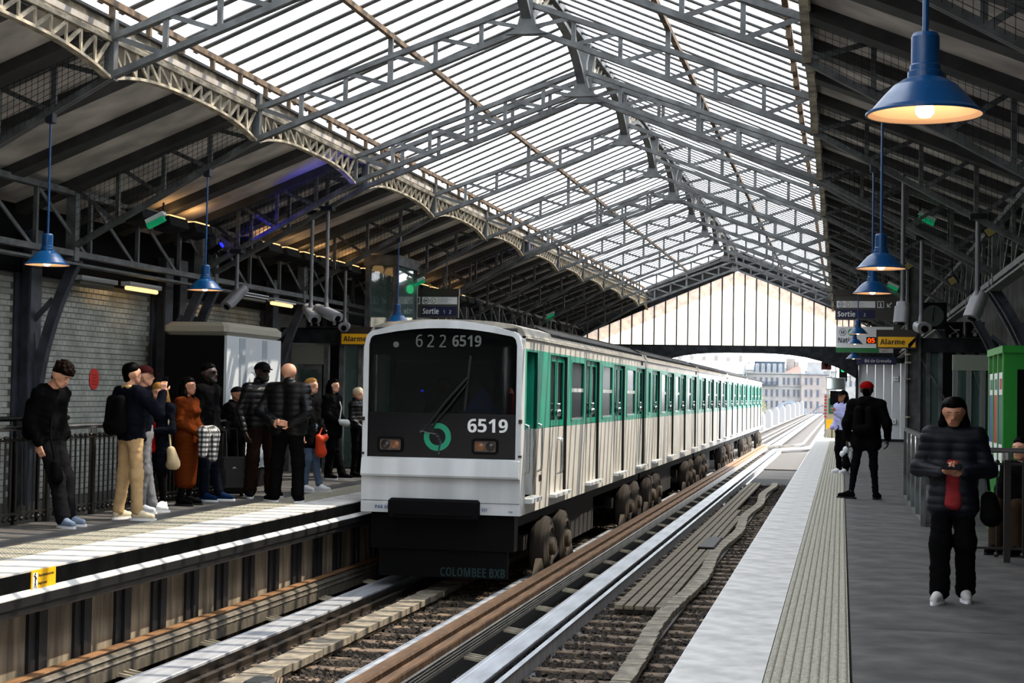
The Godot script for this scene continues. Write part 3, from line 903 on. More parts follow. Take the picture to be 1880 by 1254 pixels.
func build_gable() -> void:
	var g := structure("window_3", "bright glazed gable over the tracks at the end of the hall")
	var y0 := 3.42
	var top := func(x: float) -> float: return 6.2 - 0.42 * absf(x - XC) + yo(Z_GABLE) * 0.3
	var x := XC - 5.67
	var step := 0.42
	while x < XC + 5.6:
		var ta: float = top.call(x)
		var tb: float = top.call(x + step)
		var band := 0.5
		for q in [[-9.0, band], [band, 0.0]]:      # clear lower pane, upper pane tinted as the roof overhang's shadow
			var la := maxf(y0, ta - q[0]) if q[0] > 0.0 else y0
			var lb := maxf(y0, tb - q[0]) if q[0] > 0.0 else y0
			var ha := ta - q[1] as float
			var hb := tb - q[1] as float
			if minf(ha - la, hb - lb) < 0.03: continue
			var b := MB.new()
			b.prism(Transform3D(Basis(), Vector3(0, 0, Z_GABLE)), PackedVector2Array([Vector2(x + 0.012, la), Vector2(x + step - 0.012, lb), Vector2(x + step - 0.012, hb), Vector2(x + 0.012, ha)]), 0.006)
			part(g, "pane", b, mats.gable_glass if q[1] > 0.0 else mats.gable_shade)
		slab(g, "mullion", Vector3(x - 0.022, y0 - 0.05, Z_GABLE - 0.03), Vector3(x + 0.022, top.call(x) + 0.05, Z_GABLE + 0.04), mats.iron_dark)
		x += step
	for d in [-1, 1]:
		stick(g, "sloping_frame", Vector3(XC, top.call(XC) + 0.06, Z_GABLE), Vector3(XC + d * 5.9, top.call(XC + 5.9) + 0.06, Z_GABLE), 0.1, 0.14, mats.iron_dark)
		# wall above the slope up to the roof
		var f := MB.new()
		f.prism(Transform3D(Basis(), Vector3(0, 0, Z_GABLE - 0.1)), PackedVector2Array([Vector2(XC, top.call(XC)), Vector2(XC + d * 6.9, top.call(XC + 6.9)), Vector2(XC + d * 6.9, 4.0), Vector2(XC + d * 3.4, 5.45), Vector2(XC, 7.0)]), 0.06)
		part(g, "gable_board", f, mats.rafter)
	var beam := PackedVector2Array([Vector2(WALL_L, 3.44), Vector2(WALL_R, 3.44), Vector2(WALL_R, 2.86), Vector2(0.62, 2.86), Vector2(0.5, 2.3)])
	for k in 15:
		var u := k / 14.0
		beam.append(Vector2(lerpf(0.42, -7.6, u), 2.35 + 0.82 * (1.0 - pow(absf(2.0 * u - 1.0), 3.2))))
	beam.append(Vector2(WALL_L, 2.3))
	var bb := MB.new()
	bb.prism(Transform3D(Basis(), Vector3(0, 0, Z_GABLE - 0.25)), beam, 0.4)
	part(g, "arched_beam", bb, mats.iron_dark)
	# end walls on the platforms
	var e := structure("wall_end", "pale ribbed partition closing the far end of the near platform")
	var k := 0
	var px := 0.6
	while px < WALL_R:
		slab(e, "panel", Vector3(px + 0.004, 0.0, Z_GABLE - 0.2), Vector3(minf(px + 0.3, WALL_R), 2.9, Z_GABLE - 0.15), mat("panel_white", Color(0.80, 0.81, 0.82), 0.6))
		px += 0.3
		k += 1
	slab(e, "skirting", Vector3(0.6, 0.0, Z_GABLE - 0.15), Vector3(WALL_R, 0.1, Z_GABLE - 0.13), mats.iron_dark)
	slab(e, "cover_strip", Vector3(0.5, 0.0, Z_GABLE - 0.22), Vector3(0.6, 2.9, Z_GABLE - 0.1), mats.iron_dark)
	var e2 := structure("wall_end_far")
	slab(e2, "partition", Vector3(WALL_L, 0.0, Z_GABLE - 0.2), Vector3(-7.6, 3.0, Z_GABLE - 0.1), mats.wall_shade_grey)
	# the hall goes on behind the camera; unseen gable boarded to cut light
	var b3 := structure("wall_back")
	slab(b3, "wall_panel", Vector3(EDGE_R, -0.3, Z_IN), Vector3(WALL_R, 3.5, Z_IN + 0.2), mats.wall_shade_grey)
	slab(b3, "wall_panel", Vector3(WALL_L, -0.3, Z_IN), Vector3(EDGE_L, 3.5, Z_IN + 0.2), mats.wall_shade_grey)
	slab(b3, "beam", Vector3(WALL_L, 3.3, Z_IN), Vector3(WALL_R, 3.6, Z_IN + 0.2), mats.iron_dark)
	for d in [-1, 1]:
		var f := MB.new()
		f.prism(Transform3D(Basis(), Vector3(0, 0, Z_IN)), PackedVector2Array([Vector2(XC, 3.6), Vector2(XC, 6.7), Vector2(XC + d * 6.5, 3.9), Vector2(XC + d * 6.5, 3.6)]), 0.01)
		part(b3, "gable_board", f, mats.rafter)  # solid boards added out of view to hold light off the train front
# ---------- the train

const TX0 := -6.41      # its far side
const TX1 := -4.20      # its near side
const TXC := -5.305

func build_train() -> void:
	mat("car_white", Color(0.81, 0.79, 0.75), 0.4, 0.0, "blotch", 0.10, 0.25)
	mat("car_green", Color(0.02, 0.60, 0.48), 0.35, 0.0, "blotch", 0.12, 0.3)
	mat("car_front_white", Color(0.80, 0.81, 0.81), 0.35, 0.0, "streak", 0.12, 0.25)
	mat("car_navy", Color(0.035, 0.04, 0.06), 0.22)
	mat("rubber", Color(0.03, 0.03, 0.03), 0.8)
	mat("tyre", Color(0.20, 0.165, 0.13), 0.9, 0.0, "fine", 0.4, 2.0)
	mat("hub", Color(0.34, 0.29, 0.23), 0.7, 0.2, "fine", 0.4, 2.0)
	mat("under", Color(0.10, 0.085, 0.07), 0.85, 0.0, "blotch", 0.5, 1.0)
	mat("roof_cream", Color(0.62, 0.59, 0.53), 0.6, 0.0, "blotch", 0.3, 0.5)
	mat("cabin", Color(0.10, 0.10, 0.10), 0.8)
	mat("cabin_light", Color(0.42, 0.41, 0.37), 0.7)
	var cars := [[-21.72, -35.5, true], [-35.72, -48.8, false], [-49.02, -62.1, false], [-62.32, -75.4, false], [-75.62, -88.7, false]]
	var labels := ["green and white metro car with the driving cab, nearest in the train", "second green and white metro car, coupled behind the cab car", "third green and white metro car counted from the cab", "fourth green and white metro car, half outside the hall", "rearmost green and white metro car, out in the daylight"]
	var proto: Node3D = null
	for i in cars.size():
		var c: Array = cars[i]
		var car: Node3D
		if i < 2:
			car = thing("metro_car", labels[i], "train car", Vector3(0, 0, c[0]), 0.0, "cars of the metro train")
			make_car(car, c[0] - c[1], c[2])
			if i == 1: proto = car
			else: driver_cab(car)
		else:
			car = proto.duplicate()
			car.name = numbered("metro_car")
			add_child(car)
			car.position = Vector3(0, 0, c[0])
			car.set_meta("label", labels[i])

func wall_piece(b: MB, x: float, d: int, y0: float, y1: float, z0: float, z1: float, th := 0.05) -> void:
	b.box(Vector3(x - (th if d > 0 else 0.0), y0, z1), Vector3(x + (0.0 if d > 0 else th), y1, z0))

func make_car(car: Node3D, length: float, cab: bool) -> void:
	var y_bot := -0.12
	var yb0 := 1.03      # green band
	var yb1 := 2.13
	var yt := 2.30
	var doors := [-2.0, -5.45, -8.9, -12.35] if cab else [-1.25, -4.55, -7.85, -11.15]
	var dw := 1.45
	var wins := [[-3.85, -5.2], [-7.27, -8.62], [-10.7, -12.08]] if cab else [[-3.05, -4.3], [-6.35, -7.6], [-9.65, -10.9]]
	var small := [] if cab else [[-0.4, -0.85]]
	for d in [-1, 1]:
		var x := TX1 if d > 0 else TX0
		# openings along the side, near end first
		var ops := []
		if cab: ops.append([-0.12, -0.92, 0])
		for q in doors: ops.append([q, maxf(q - dw, -length + 0.08), 1])
		for q in wins: ops.append([q[0], q[1], 2])
		for q in small: ops.append([q[0], q[1], 2])
		ops.sort_custom(func(a, b): return a[0] > b[0])
		var low := MB.new()
		var band := MB.new()
		var z := 0.0
		for o in ops:
			var za: float = o[0]
			var zb: float = o[1]
			wall_piece(band, x, d, yb0, yb1, z, za)
			if o[2] != 2:
				wall_piece(low, x, d, y_bot, yb0, z, za)
			else:
				wall_piece(low, x, d, y_bot, yb0, z, zb)
				wall_piece(band, x, d, yb0, yb0 + 0.06, za, zb)
				wall_piece(band, x, d, yb1 - 0.06, yb1, za, zb)
			if o[2] == 1:
				wall_piece(low, x, d, y_bot, 0.04, za, zb)
				wall_piece(band, x, d, yb1 - 0.03, yb1, za, zb)
			if o[2] == 0:
				wall_piece(low, x, d, y_bot, 0.1, za, zb)
				wall_piece(band, x, d, yb1 - 0.03, yb1, za, zb)
			z = zb
		wall_piece(band, x, d, yb0, yb1, z, -length)
		wall_piece(low, x, d, y_bot, yb0, z, -length)
		wall_piece(low, x, d, yb1, yt, 0.0, -length)
		part(car, "side_panel", low, mats.car_white)
		part(car, "window_band", band, mats.car_green)
		for o in ops:
			if o[2] == 1: car_door(car, x, d, o[0], o[1], o == ops[1] and cab)
			elif o[2] == 2: car_window(car, x, d, o[0], o[1], yb0 + 0.06, yb1 - 0.06)
			elif d > 0: cab_door(car, x, o[0], o[1])
		# number plate stencil and rain strip
		stick(car, "rain_strip", Vector3(x + d * 0.012, yt - 0.02, 0), Vector3(x + d * 0.012, yt - 0.02, -length), 0.03, 0.02, mats.car_white)
		slab(car, "vent_grille", Vector3(x + d * 0.006 - 0.01, yb1 + 0.04, -length + 0.75), Vector3(x + d * 0.006 + 0.01, yb1 + 0.13, -length + 0.55), mats.black)
	# roof
	var rf := MB.new()
	var prof := PackedVector2Array([Vector2(TX1, yt - 0.03)])
	for k in 11:
		var a := PI * k / 10.0
		prof.append(Vector2(TXC + (TX1 - TXC) * cos(a) * (1.0 if k in [0, 10] else 0.99), yt + 0.22 * pow(sin(a), 0.55)))
	prof.append(Vector2(TX0, yt - 0.03))
	rf.prism(Transform3D(Basis(), Vector3(0, 0, -length)), prof, length)
	part(car, "roof", rf, mats.roof_cream)
	for d in [-1, 1]:
		var v := MB.new()
		var vz := -2.2 if cab else -0.4
		while vz > -length + 0.5:
			v.obox(Transform3D(Basis(Vector3.BACK, -d * 0.42), Vector3(TXC + d * 0.92, yt + 0.15, vz - 0.06)), Vector3(0.34, 0.05, 0.1))
			vz -= 0.16
		v.bar(Vector3(TXC + d * 0.76, yt + 0.22, -2.1 if cab else -0.3), Vector3(TXC + d * 0.76, yt + 0.22, -length + 0.4), 0.12, 0.05)
		part(car, "roof_vent", v, mats.rubber)
	# ends, floor and seats inside
	slab(car, "end_wall", Vector3(TX0 + 0.05, -0.1, -length), Vector3(TX1 - 0.05, yt, -length + 0.05), mats.cabin)
	if not cab: slab(car, "end_wall", Vector3(TX0 + 0.05, -0.1, -0.05), Vector3(TX1 - 0.05, yt, 0.0), mats.cabin)
	else: slab(car, "cab_partition", Vector3(TX0 + 0.05, -0.1, -1.3), Vector3(TX1 - 0.05, yt, -1.25), mats.cabin)
	slab(car, "car_floor", Vector3(TX0 + 0.05, -0.1, -length), Vector3(TX1 - 0.05, 0.02, 0.0), mats.cabin)
	slab(car, "car_ceiling", Vector3(TX0 + 0.05, yt - 0.12, -length), Vector3(TX1 - 0.05, yt - 0.08, 0.0), mats.cabin_light)
	for q in wins:
		for d in [-1, 1]:
			var s := MB.new()
			for zz in [q[0] - 0.35, q[1] + 0.35]:
				s.box(Vector3(TXC + d * 0.3, 0.4, zz - 0.25), Vector3(TXC + d * 1.0, 0.48, zz + 0.25))
				s.box(Vector3(TXC + d * 0.3, 0.48, (zz - 0.25 if zz < (q[0] + q[1]) / 2 else zz + 0.21)), Vector3(TXC + d * 1.0, 0.95, (zz - 0.21 if zz < (q[0] + q[1]) / 2 else zz + 0.25)))
			part(car, "seats", s, mat("seat_teal", Color(0.1, 0.28, 0.27), 0.8))
	for q in doors:
		var p := MB.new()
		p.tube([Vector3(TXC, 0.0, q - dw / 2), Vector3(TXC, yt - 0.1, q - dw / 2)], 0.018, 6)
		part(car, "grab_pole", p, mats.chrome)
	# bogies
	for bz in ([-2.75, -11.9] if cab else [-1.9, -length + 2.2]):
		for dz in [0.68, -0.68]:
			for d in [-1, 1]:
				var w := put(car, "wheel", wheel_tyre(), mats.tyre, Transform3D(Basis(Vector3.FORWARD, d * PI / 2), Vector3(TXC + d * 1.0, -0.71, bz + dz)))
				put(w, "hub", wheel_hub(), mats.hub)
			var shoe := MB.new()      # guide shoe on its pointed arm
			for d in [-1, 1]:
				var sx: float = TXC + d * 1.08
				shoe.prism(Transform3D(Basis(Vector3.UP, PI / 2), Vector3(sx - 0.05, -1.1, bz + signf(dz) * 1.32)), PackedVector2Array([Vector2(-0.34, 0.0), Vector2(0.34, 0.0), Vector2(0.05, 0.26), Vector2(-0.05, 0.26)]), 0.08)
			part(car, "guide_shoe", shoe, mats.hub)
		var fr := MB.new()
		for d in [-1, 1]:
			fr.bar(Vector3(TXC + d * 0.78, -0.62, bz + 1.35), Vector3(TXC + d * 0.78, -0.62, bz - 1.35), 0.14, 0.22)
			fr.bar(Vector3(TXC + d * 1.06, -0.98, bz + 0.5), Vector3(TXC + d * 1.06, -0.80, bz - 0.5), 0.06, 0.1)
		fr.box(Vector3(TXC - 0.8, -0.75, bz - 0.3), Vector3(TXC + 0.8, -0.35, bz + 0.3))
		part(car, "bogie_frame", fr, mats.under)
	slab(car, "equipment_box", Vector3(TX0 + 0.25, -0.95, -8.4), Vector3(TX1 - 0.3, -0.12, -5.2), mats.under)
	slab(car, "underframe", Vector3(TX0 + 0.12, -0.3, -length + 0.1), Vector3(TX1 - 0.12, -0.1, -0.1), mats.under)
	if not cab:
		slab(car, "gangway", Vector3(TXC - 0.4, 0.0, 0.0), Vector3(TXC + 0.4, 2.1, 0.2), mats.rubber)

func wheel_tyre() -> Mesh:
	if not shared.has("tyre"):
		var b := MB.new()
		b.lathe(Transform3D(), [Vector2(0.24, -0.12), Vector2(0.36, -0.13), Vector2(0.425, -0.10), Vector2(0.44, -0.05), Vector2(0.44, 0.05), Vector2(0.425, 0.10), Vector2(0.36, 0.13), Vector2(0.24, 0.12), Vector2(0.2, 0.05), Vector2(0.0, 0.05)], 28)
		shared["tyre"] = b.mesh()
	return shared["tyre"]

func wheel_hub() -> Mesh:
	if not shared.has("hub"):
		var b := MB.new()
		b.lathe(Transform3D(), [Vector2(0.3, 0.10), Vector2(0.31, 0.135), Vector2(0.27, 0.15), Vector2(0.25, 0.12), Vector2(0.14, 0.11), Vector2(0.13, 0.19), Vector2(0.09, 0.21), Vector2(0.0, 0.21)], 24)
		for k in 8:
			var a := TAU * k / 8
			b.ball(Vector3(cos(a) * 0.19, 0.12, sin(a) * 0.19), Vector3(0.022, 0.02, 0.022), 6, 4)
		shared["hub"] = b.mesh()
	return shared["hub"]

func round_frame(w: float, h: float, r: float, inner: float) -> Array:      # outer outline, and the inner one
	var out := []
	for g in [0.0, inner]:
		var p := PackedVector2Array()
		var rr := maxf(r - g, 0.01)
		for q in [[1, 1], [-1, 1], [-1, -1], [1, -1]]:
			for k in 5:
				var a: float = [0.0, PI / 2, PI, PI * 1.5][[[1, 1], [-1, 1], [-1, -1], [1, -1]].find(q)] + PI / 2 * k / 4.0
				p.append(Vector2(q[0] * (w / 2 - g - rr) + rr * cos(a), q[1] * (h / 2 - g - rr) + rr * sin(a)))
		out.append(p)
	return out

func ring(b: MB, t: Transform3D, outl: Array, depth: float) -> void:
	var o: PackedVector2Array = outl[0]
	var i: PackedVector2Array = outl[1]
	for k in o.size():
		var j := (k + 1) % o.size()
		var a := Vector3(o[k].x, o[k].y, depth)
		var c := Vector3(o[j].x, o[j].y, depth)
		var e := Vector3(i[j].x, i[j].y, depth)
		var f := Vector3(i[k].x, i[k].y, depth)
		var z := Vector3(0, 0, depth)
		b.quad(t * a, t * f, t * e, t * c)
		b.quad(t * (a - z), t * a, t * c, t * (c - z))
		b.quad(t * f, t * (f - z), t * (e - z), t * e)
		b.quad(t * (a - z), t * (c - z), t * (e - z), t * (f - z))

func side_frame(x: float, d: int, y: float, z: float) -> Transform3D:      # z axis points out of the car's side
	return Transform3D(Basis(Vector3.UP, PI / 2 * d), Vector3(x, y, z))

func car_window(car: Node3D, x: float, d: int, za: float, zb: float, y0: float, y1: float) -> void:
	var w := za - zb
	var f := MB.new()
	ring(f, side_frame(x - d * 0.03, d, (y0 + y1) / 2, (za + zb) / 2), round_frame(w, y1 - y0, 0.1, 0.035), 0.036)
	var o := part(car, "window", f, mats.car_green)
	slab(o, "pane", Vector3(x - d * 0.022 - 0.004, y0 + 0.02, zb + 0.02), Vector3(x - d * 0.022 + 0.004, y1 - 0.02, za - 0.02), mats.train_glass)
	if w > 0.8:
		slab(o, "sash_rail", Vector3(x - d * 0.02 - 0.012, y0 + 0.47, zb + 0.03), Vector3(x - d * 0.02 + 0.012, y0 + 0.53, za - 0.03), mats.car_front_white)
	slab(o, "sill", Vector3(x - d * 0.02 - 0.014, y0 + 0.025, zb + 0.04), Vector3(x - d * 0.02 + 0.014, y0 + 0.06, za - 0.04), mats.chrome)

func car_door(car: Node3D, x: float, d: int, za: float, zb: float, handles: bool) -> void:
	var xi := x - d * 0.055
	var zm := (za + zb) / 2.0
	var dr := Node3D.new()
	dr.name = "sliding_door"
	car.add_child(dr, true)
	for s in [[za, zm], [zm, zb]]:
		var p: float = s[0]
		var q: float = s[1]
		if p - q < 0.2: continue
		var low := MB.new()
		low.box(Vector3(xi - 0.015, 0.03, q + 0.012), Vector3(xi + 0.015, 1.04, p - 0.012))
		part(dr, "leaf_lower", low, mats.car_white)
		var up := MB.new()
		ring(up, side_frame(xi - d * 0.015, d, 1.57, (p + q) / 2), round_frame(p - q - 0.02, 1.08, 0.01, 0.10), 0.03)
		part(dr, "leaf_upper", up, mats.car_green)
		slab(dr, "pane", Vector3(xi - 0.005, 1.12, q + 0.09), Vector3(xi + 0.005, 2.02, p - 0.09), mats.train_glass)
		var hb := MB.new()
		hb.ball(Vector3(xi + d * 0.05, 1.24, q + 0.07 if p == za else p - 0.07), Vector3(0.035, 0.06, 0.025), 8, 5)
		hb.bar(Vector3(xi + d * 0.05, 1.2, q + 0.07 if p == za else p - 0.07), Vector3(xi + d * 0.05, 1.37, q + 0.07 if p == za else p - 0.07), 0.014, 0.014)
		hb.ball(Vector3(xi + d * 0.05, 1.36, q + 0.07 if p == za else p - 0.07), Vector3(0.022, 0.03, 0.022), 8, 5)
		part(dr, "latch", hb, mats.chrome)
	slab(dr, "seal", Vector3(xi - 0.016, 0.03, zm - 0.012), Vector3(xi + d * 0.006 + 0.012, 2.1, zm + 0.012), mats.rubber)
	for zz in [za, zb]:
		slab(dr, "jamb", Vector3(minf(xi, x) - 0.002, 0.04, zz - 0.014), Vector3(maxf(xi, x) + 0.004, 2.1, zz + 0.014), mats.rubber)
	slab(dr, "door_sill", Vector3(minf(x, x + d * 0.1), 0.0, zb - 0.03), Vector3(maxf(x, x + d * 0.1), 0.045, za + 0.03), mats.car_front_white)
	if handles:
		for s in [-1, 1]:
			var g := MB.new()
			var zc: float = zm + s * 0.1
			g.tube([Vector3(x, 0.86, zc), Vector3(x + d * 0.05, 0.84, zc), Vector3(x + d * 0.06, 0.8, zc), Vector3(x + d * 0.06, 0.38, zc), Vector3(x + d * 0.05, 0.34, zc), Vector3(x, 0.32, zc)], 0.014, 8)
			part(dr, "grab_handle", g, mats.chrome)

func cab_door(car: Node3D, x: float, za: float, zb: float) -> void:
	var dr := Node3D.new()
	dr.name = "cab_door"
	car.add_child(dr, true)
	slab(dr, "leaf_lower", Vector3(x - 0.2, 0.1, zb), Vector3(x - 0.17, 1.03, za), mats.car_white)
	slab(dr, "leaf_upper", Vector3(x - 0.2, 1.03, zb), Vector3(x - 0.17, 1.2, za), mats.car_green)
	slab(dr, "pane", Vector3(x - 0.19, 1.2, zb + 0.05), Vector3(x - 0.18, 2.1, za - 0.05), mats.train_glass)
	slab(dr, "reveal", Vector3(x - 0.2, 1.03, zb - 0.02), Vector3(x, 2.13, zb), mats.car_green)
	slab(dr, "reveal", Vector3(x - 0.2, 0.1, zb - 0.02), Vector3(x, 1.03, zb), mats.car_front_white)
	slab(dr, "step", Vector3(x - 0.02, 0.03, zb), Vector3(x + 0.1, 0.09, za), mats.car_front_white)
	for zz in [za + 0.06, zb - 0.09]:
		var g := MB.new()
		g.tube([Vector3(x, 1.1, zz), Vector3(x + 0.05, 1.08, zz), Vector3(x + 0.06, 1.03, zz), Vector3(x + 0.06, 0.5, zz), Vector3(x + 0.05, 0.45, zz), Vector3(x, 0.43, zz)], 0.014, 8)
		part(dr, "grab_handle", g, mats.chrome)
	words(car, "stencil", "N 3571", mats.print_dark, Transform3D(Basis(Vector3.UP, PI / 2), Vector3(x + 0.002, 0.28, zb - 0.32)), Vector2(0.2, 0.09))

func driver_cab(car: Node3D) -> void:
	var c := Node3D.new()
	c.name = "cab_front"
	c.position = Vector3(TXC, 0, 0)
	c.set_meta("label", "white cab front with dark windscreen band, fleet number and round emblem")
	car.add_child(c)
	var hw := (TX1 - TX0) / 2.0
	# outline of the front with rounded top corners
	var outer := PackedVector2Array([Vector2(-hw, -0.12), Vector2(hw, -0.12), Vector2(hw, 2.12)])
	for k in 6:
		var a := PI / 2 * k / 5.0
		outer.append(Vector2(hw - 0.16 + 0.16 * cos(a) - 0.02, 2.2 + 0.16 * sin(a)))
	for k in range(1, 8):
		var u := lerpf(0.9, -0.9, k / 8.0)
		outer.append(Vector2(u, 2.36 + 0.14 * (1.0 - u * u / 0.9)))
	for k in 6:
		var a := PI / 2 + PI / 2 * k / 5.0
		outer.append(Vector2(-hw + 0.16 + 0.16 * cos(a) + 0.02, 2.2 + 0.16 * sin(a)))
	outer.append(Vector2(-hw, 2.12))
	var ins := PackedVector2Array([Vector2(-1.03, 0.62), Vector2(1.03, 0.62), Vector2(1.03, 2.16)])
	for k in 5:
		var a := PI / 2 * k / 4.0
		ins.append(Vector2(0.93 + 0.09 * cos(a), 2.2 + 0.09 * sin(a)))
	for k in range(1, 8):
		var u := lerpf(0.86, -0.86, k / 8.0)
		ins.append(Vector2(u, 2.29 + 0.10 * (1.0 - u * u / 0.85)))
	for k in 5:
		var a := PI / 2 + PI / 2 * k / 4.0
		ins.append(Vector2(-0.93 + 0.09 * cos(a), 2.2 + 0.09 * sin(a)))
	ins.append(Vector2(-1.03, 2.16))
	# shell: csg cut so that the frame is one piece
	var shell := CSGPolygon3D.new()
	shell.name = "front_shell"
	shell.polygon = outer
	shell.depth = 0.22
	shell.material = mats.car_front_white
	shell.position = Vector3(0, 0, 0.22)
	var hole := CSGPolygon3D.new()
	hole.name = "opening"
	hole.polygon = ins
	hole.depth = 0.5
	hole.operation = CSGShape3D.OPERATION_SUBTRACTION
	hole.position = Vector3(0, 0, 0.1)
	hole.material = mats.rubber
	shell.add_child(hole)
	c.add_child(shell)
	# lower dark panel
	var navy := MB.new()
	navy.box(Vector3(-1.03, 0.62, 0.12), Vector3(1.03, 1.22, 0.19))
	navy.box(Vector3(-1.03, 1.2, 0.14), Vector3(1.03, 1.235, 0.205))
	part(c, "dark_panel", navy, mats.car_navy)
	# windscreen and the dark header behind it
	var scr := PackedVector2Array([Vector2(-1.03, 1.22), Vector2(1.03, 1.22)])
	for k in range(2, ins.size()): scr.append(ins[k])
	var ws := MB.new()
	ws.prism(Transform3D(Basis(), Vector3(0, 0, 0.17)), scr, 0.012)
	part(c, "windscreen", ws, mats.screen_glass)
	slab(c, "header_board", Vector3(-1.0, 2.02, 0.05), Vector3(1.0, 2.40, 0.07), mats.cabin)
	slab(c, "sun_blind_rail", Vector3(-0.66, 1.93, 0.10), Vector3(0.66, 1.945, 0.13), mats.cabin_light)
	for x in [-0.68, 0.68]: slab(c, "screen_post", Vector3(x - 0.015, 1.22, 0.09), Vector3(x + 0.015, 2.02, 0.12), mats.cabin)
	var num := mat("cab_number", Color(0.33, 0.35, 0.33), 0.7)
	words(c, "run_number", "6 2 2", num, Transform3D(Basis(), Vector3(-0.17, 2.13, 0.184)), Vector2(0.42, 0.17), false)
	words(c, "cab_number", "6519", num, Transform3D(Basis(), Vector3(0.33, 2.14, 0.184)), Vector2(0.4, 0.155))
	var disc := MB.new()
	disc.lathe(Transform3D(Basis(Vector3.RIGHT, PI / 2), Vector3(-0.66, 2.16, 0.18)), [Vector2(0.0, 0.0), Vector2(0.04, 0.0), Vector2(0.04, 0.015), Vector2(0.0, 0.016)], 18)
	part(c, "disc_lamp", disc, num)
	# white step and skirt
	var st := MB.new()
	st.prism(Transform3D(Basis(Vector3.UP, PI / 2), Vector3(-hw + 0.01, 0, 0)), PackedVector2Array([Vector2(-0.20, 0.36), Vector2(-0.30, 0.375), Vector2(-0.31, 0.40), Vector2(-0.27, 0.61), Vector2(-0.20, 0.63)]), 2 * hw - 0.02)
	part(c, "front_step", st, mats.car_front_white)
	slab(c, "skirt_seam", Vector3(-hw + 0.01, 0.035, 0.215), Vector3(hw - 0.01, 0.041, 0.223), mats.rubber)
	var bf := MB.new()
	bf.bevel(Vector3(-0.69, -0.2, 0.1), Vector3(0.56, 0.08, 0.36), 0.03)
	bf.box(Vector3(-0.6, -0.13, 0.3), Vector3(0.47, -0.09, 0.38))
	part(c, "coupler_cover", bf, mats.soft_black)
	slab(c, "buffer_beam", Vector3(-1.0, -0.62, -0.2), Vector3(1.0, -0.12, 0.05), mats.black)
	slab(c, "track_sweeper", Vector3(-0.9, -1.0, -0.1), Vector3(0.9, -0.62, -0.02), mats.black)
	words(c, "graffiti", "COLOMBEE BXB", mat("graffiti_teal", Color(0.03, 0.16, 0.15), 0.8), Transform3D(Basis(), Vector3(0.42, -0.98, -0.018)), Vector2(0.9, 0.12))
	# fleet number, emblem, stencils
	words(c, "fleet_number", "6519", mat("number_white", Color(0.87, 0.87, 0.86), 0.5), Transform3D(Basis(), Vector3(0.64, 0.985, 0.192)), Vector2(0.55, 0.185))
	var em := MB.new()
	var ol := []
	for r in [0.19, 0.115]:
		var p := PackedVector2Array()
		for k in 32: p.append(Vector2(cos(TAU * k / 32) * r, sin(TAU * k / 32) * r))
		ol.append(p)
	ring(em, Transform3D(Basis(), Vector3(-0.055, 0.915, 0.188)), ol, 0.006)
	part(c, "emblem_ring", em, mat("emblem_green", Color(0.03, 0.55, 0.40), 0.5))
	var prof := [Vector2(-0.30, 0.99), Vector2(-0.26, 1.005), Vector2(-0.19, 0.985), Vector2(-0.12, 0.975), Vector2(-0.075, 0.965), Vector2(-0.055, 0.935), Vector2(-0.03, 0.925), Vector2(-0.035, 0.905), Vector2(-0.01, 0.885), Vector2(-0.02, 0.87), Vector2(0.01, 0.85), Vector2(-0.015, 0.81), Vector2(-0.03, 0.75), Vector2(-0.03, 0.70)]
	var ln := MB.new()
	for k in prof.size() - 1: ln.bar(Vector3(prof[k].x, prof[k].y, 0.197), Vector3(prof[k + 1].x, prof[k + 1].y, 0.197), 0.022, 0.004, Vector3.BACK)
	part(c, "emblem_line", ln, mat("emblem_dark", Color(0.05, 0.07, 0.13), 0.5))
	ln = MB.new()
	for k in prof.size() - 1: ln.bar(Vector3(prof[k].x, prof[k].y - 0.014, 0.1955), Vector3(prof[k + 1].x, prof[k + 1].y - 0.014, 0.1955), 0.01, 0.003, Vector3.BACK)
	part(c, "emblem_edge", ln, mat("emblem_grey", Color(0.62, 0.64, 0.66), 0.5))
	words(c, "stencil", "PAR SO", mat("stencil_blue", Color(0.25, 0.36, 0.52), 0.6), Transform3D(Basis(), Vector3(-0.80, -0.07, 0.224)), Vector2(0.2, 0.045))
	words(c, "stencil", "SO", mats.stencil_blue, Transform3D(Basis(), Vector3(0.62, -0.07, 0.224)), Vector2(0.075, 0.04))
	words(c, "stencil", "P3A", mats.stencil_blue, Transform3D(Basis(), Vector3(0.98, -0.08, 0.224)), Vector2(0.055, 0.022))
	# head lamps
	for s in [[-0.71, -0.075], [0.61, 0.075]]:
		var h := MB.new()
		ring(h, Transform3D(Basis(), Vector3(s[0], 0.80, 0.185)), round_frame(0.36, 0.21, 0.05, 0.03), 0.035)
		part(c, "head_lamp", h, mats.soft_black)
		slab(c, "reflector", Vector3(s[0] - 0.15, 0.72, 0.188), Vector3(s[0] + 0.15, 0.88, 0.196), mat("lamp_back", Color(0.33, 0.29, 0.25), 0.5))
		for k in [-1, 1]:
			var l := MB.new()
			l.lathe(Transform3D(Basis(Vector3.RIGHT, PI / 2), Vector3(s[0] + k * 0.07, 0.80, 0.192)), [Vector2(0.062, 0.0), Vector2(0.062, 0.018), Vector2(0.05, 0.018), Vector2(0.048, 0.008), Vector2(0.03, 0.012), Vector2(0.0, 0.018)], 20)
			part(c, "lens", l, mat("lens_amber", Color(0.50, 0.33, 0.22), 0.2) if k * s[1] < 0 else mat("lens_dark", Color(0.16, 0.14, 0.13), 0.2))
	# wiper
	var wp := MB.new()
	wp.tube([Vector3(-0.2, 1.04, 0.22), Vector3(0.06, 1.38, 0.25), Vector3(0.36, 1.72, 0.235)], 0.02, 6)
	wp.tube([Vector3(-0.15, 1.02, 0.22), Vector3(0.14, 1.36, 0.25), Vector3(0.37, 1.66, 0.235)], 0.014, 6)
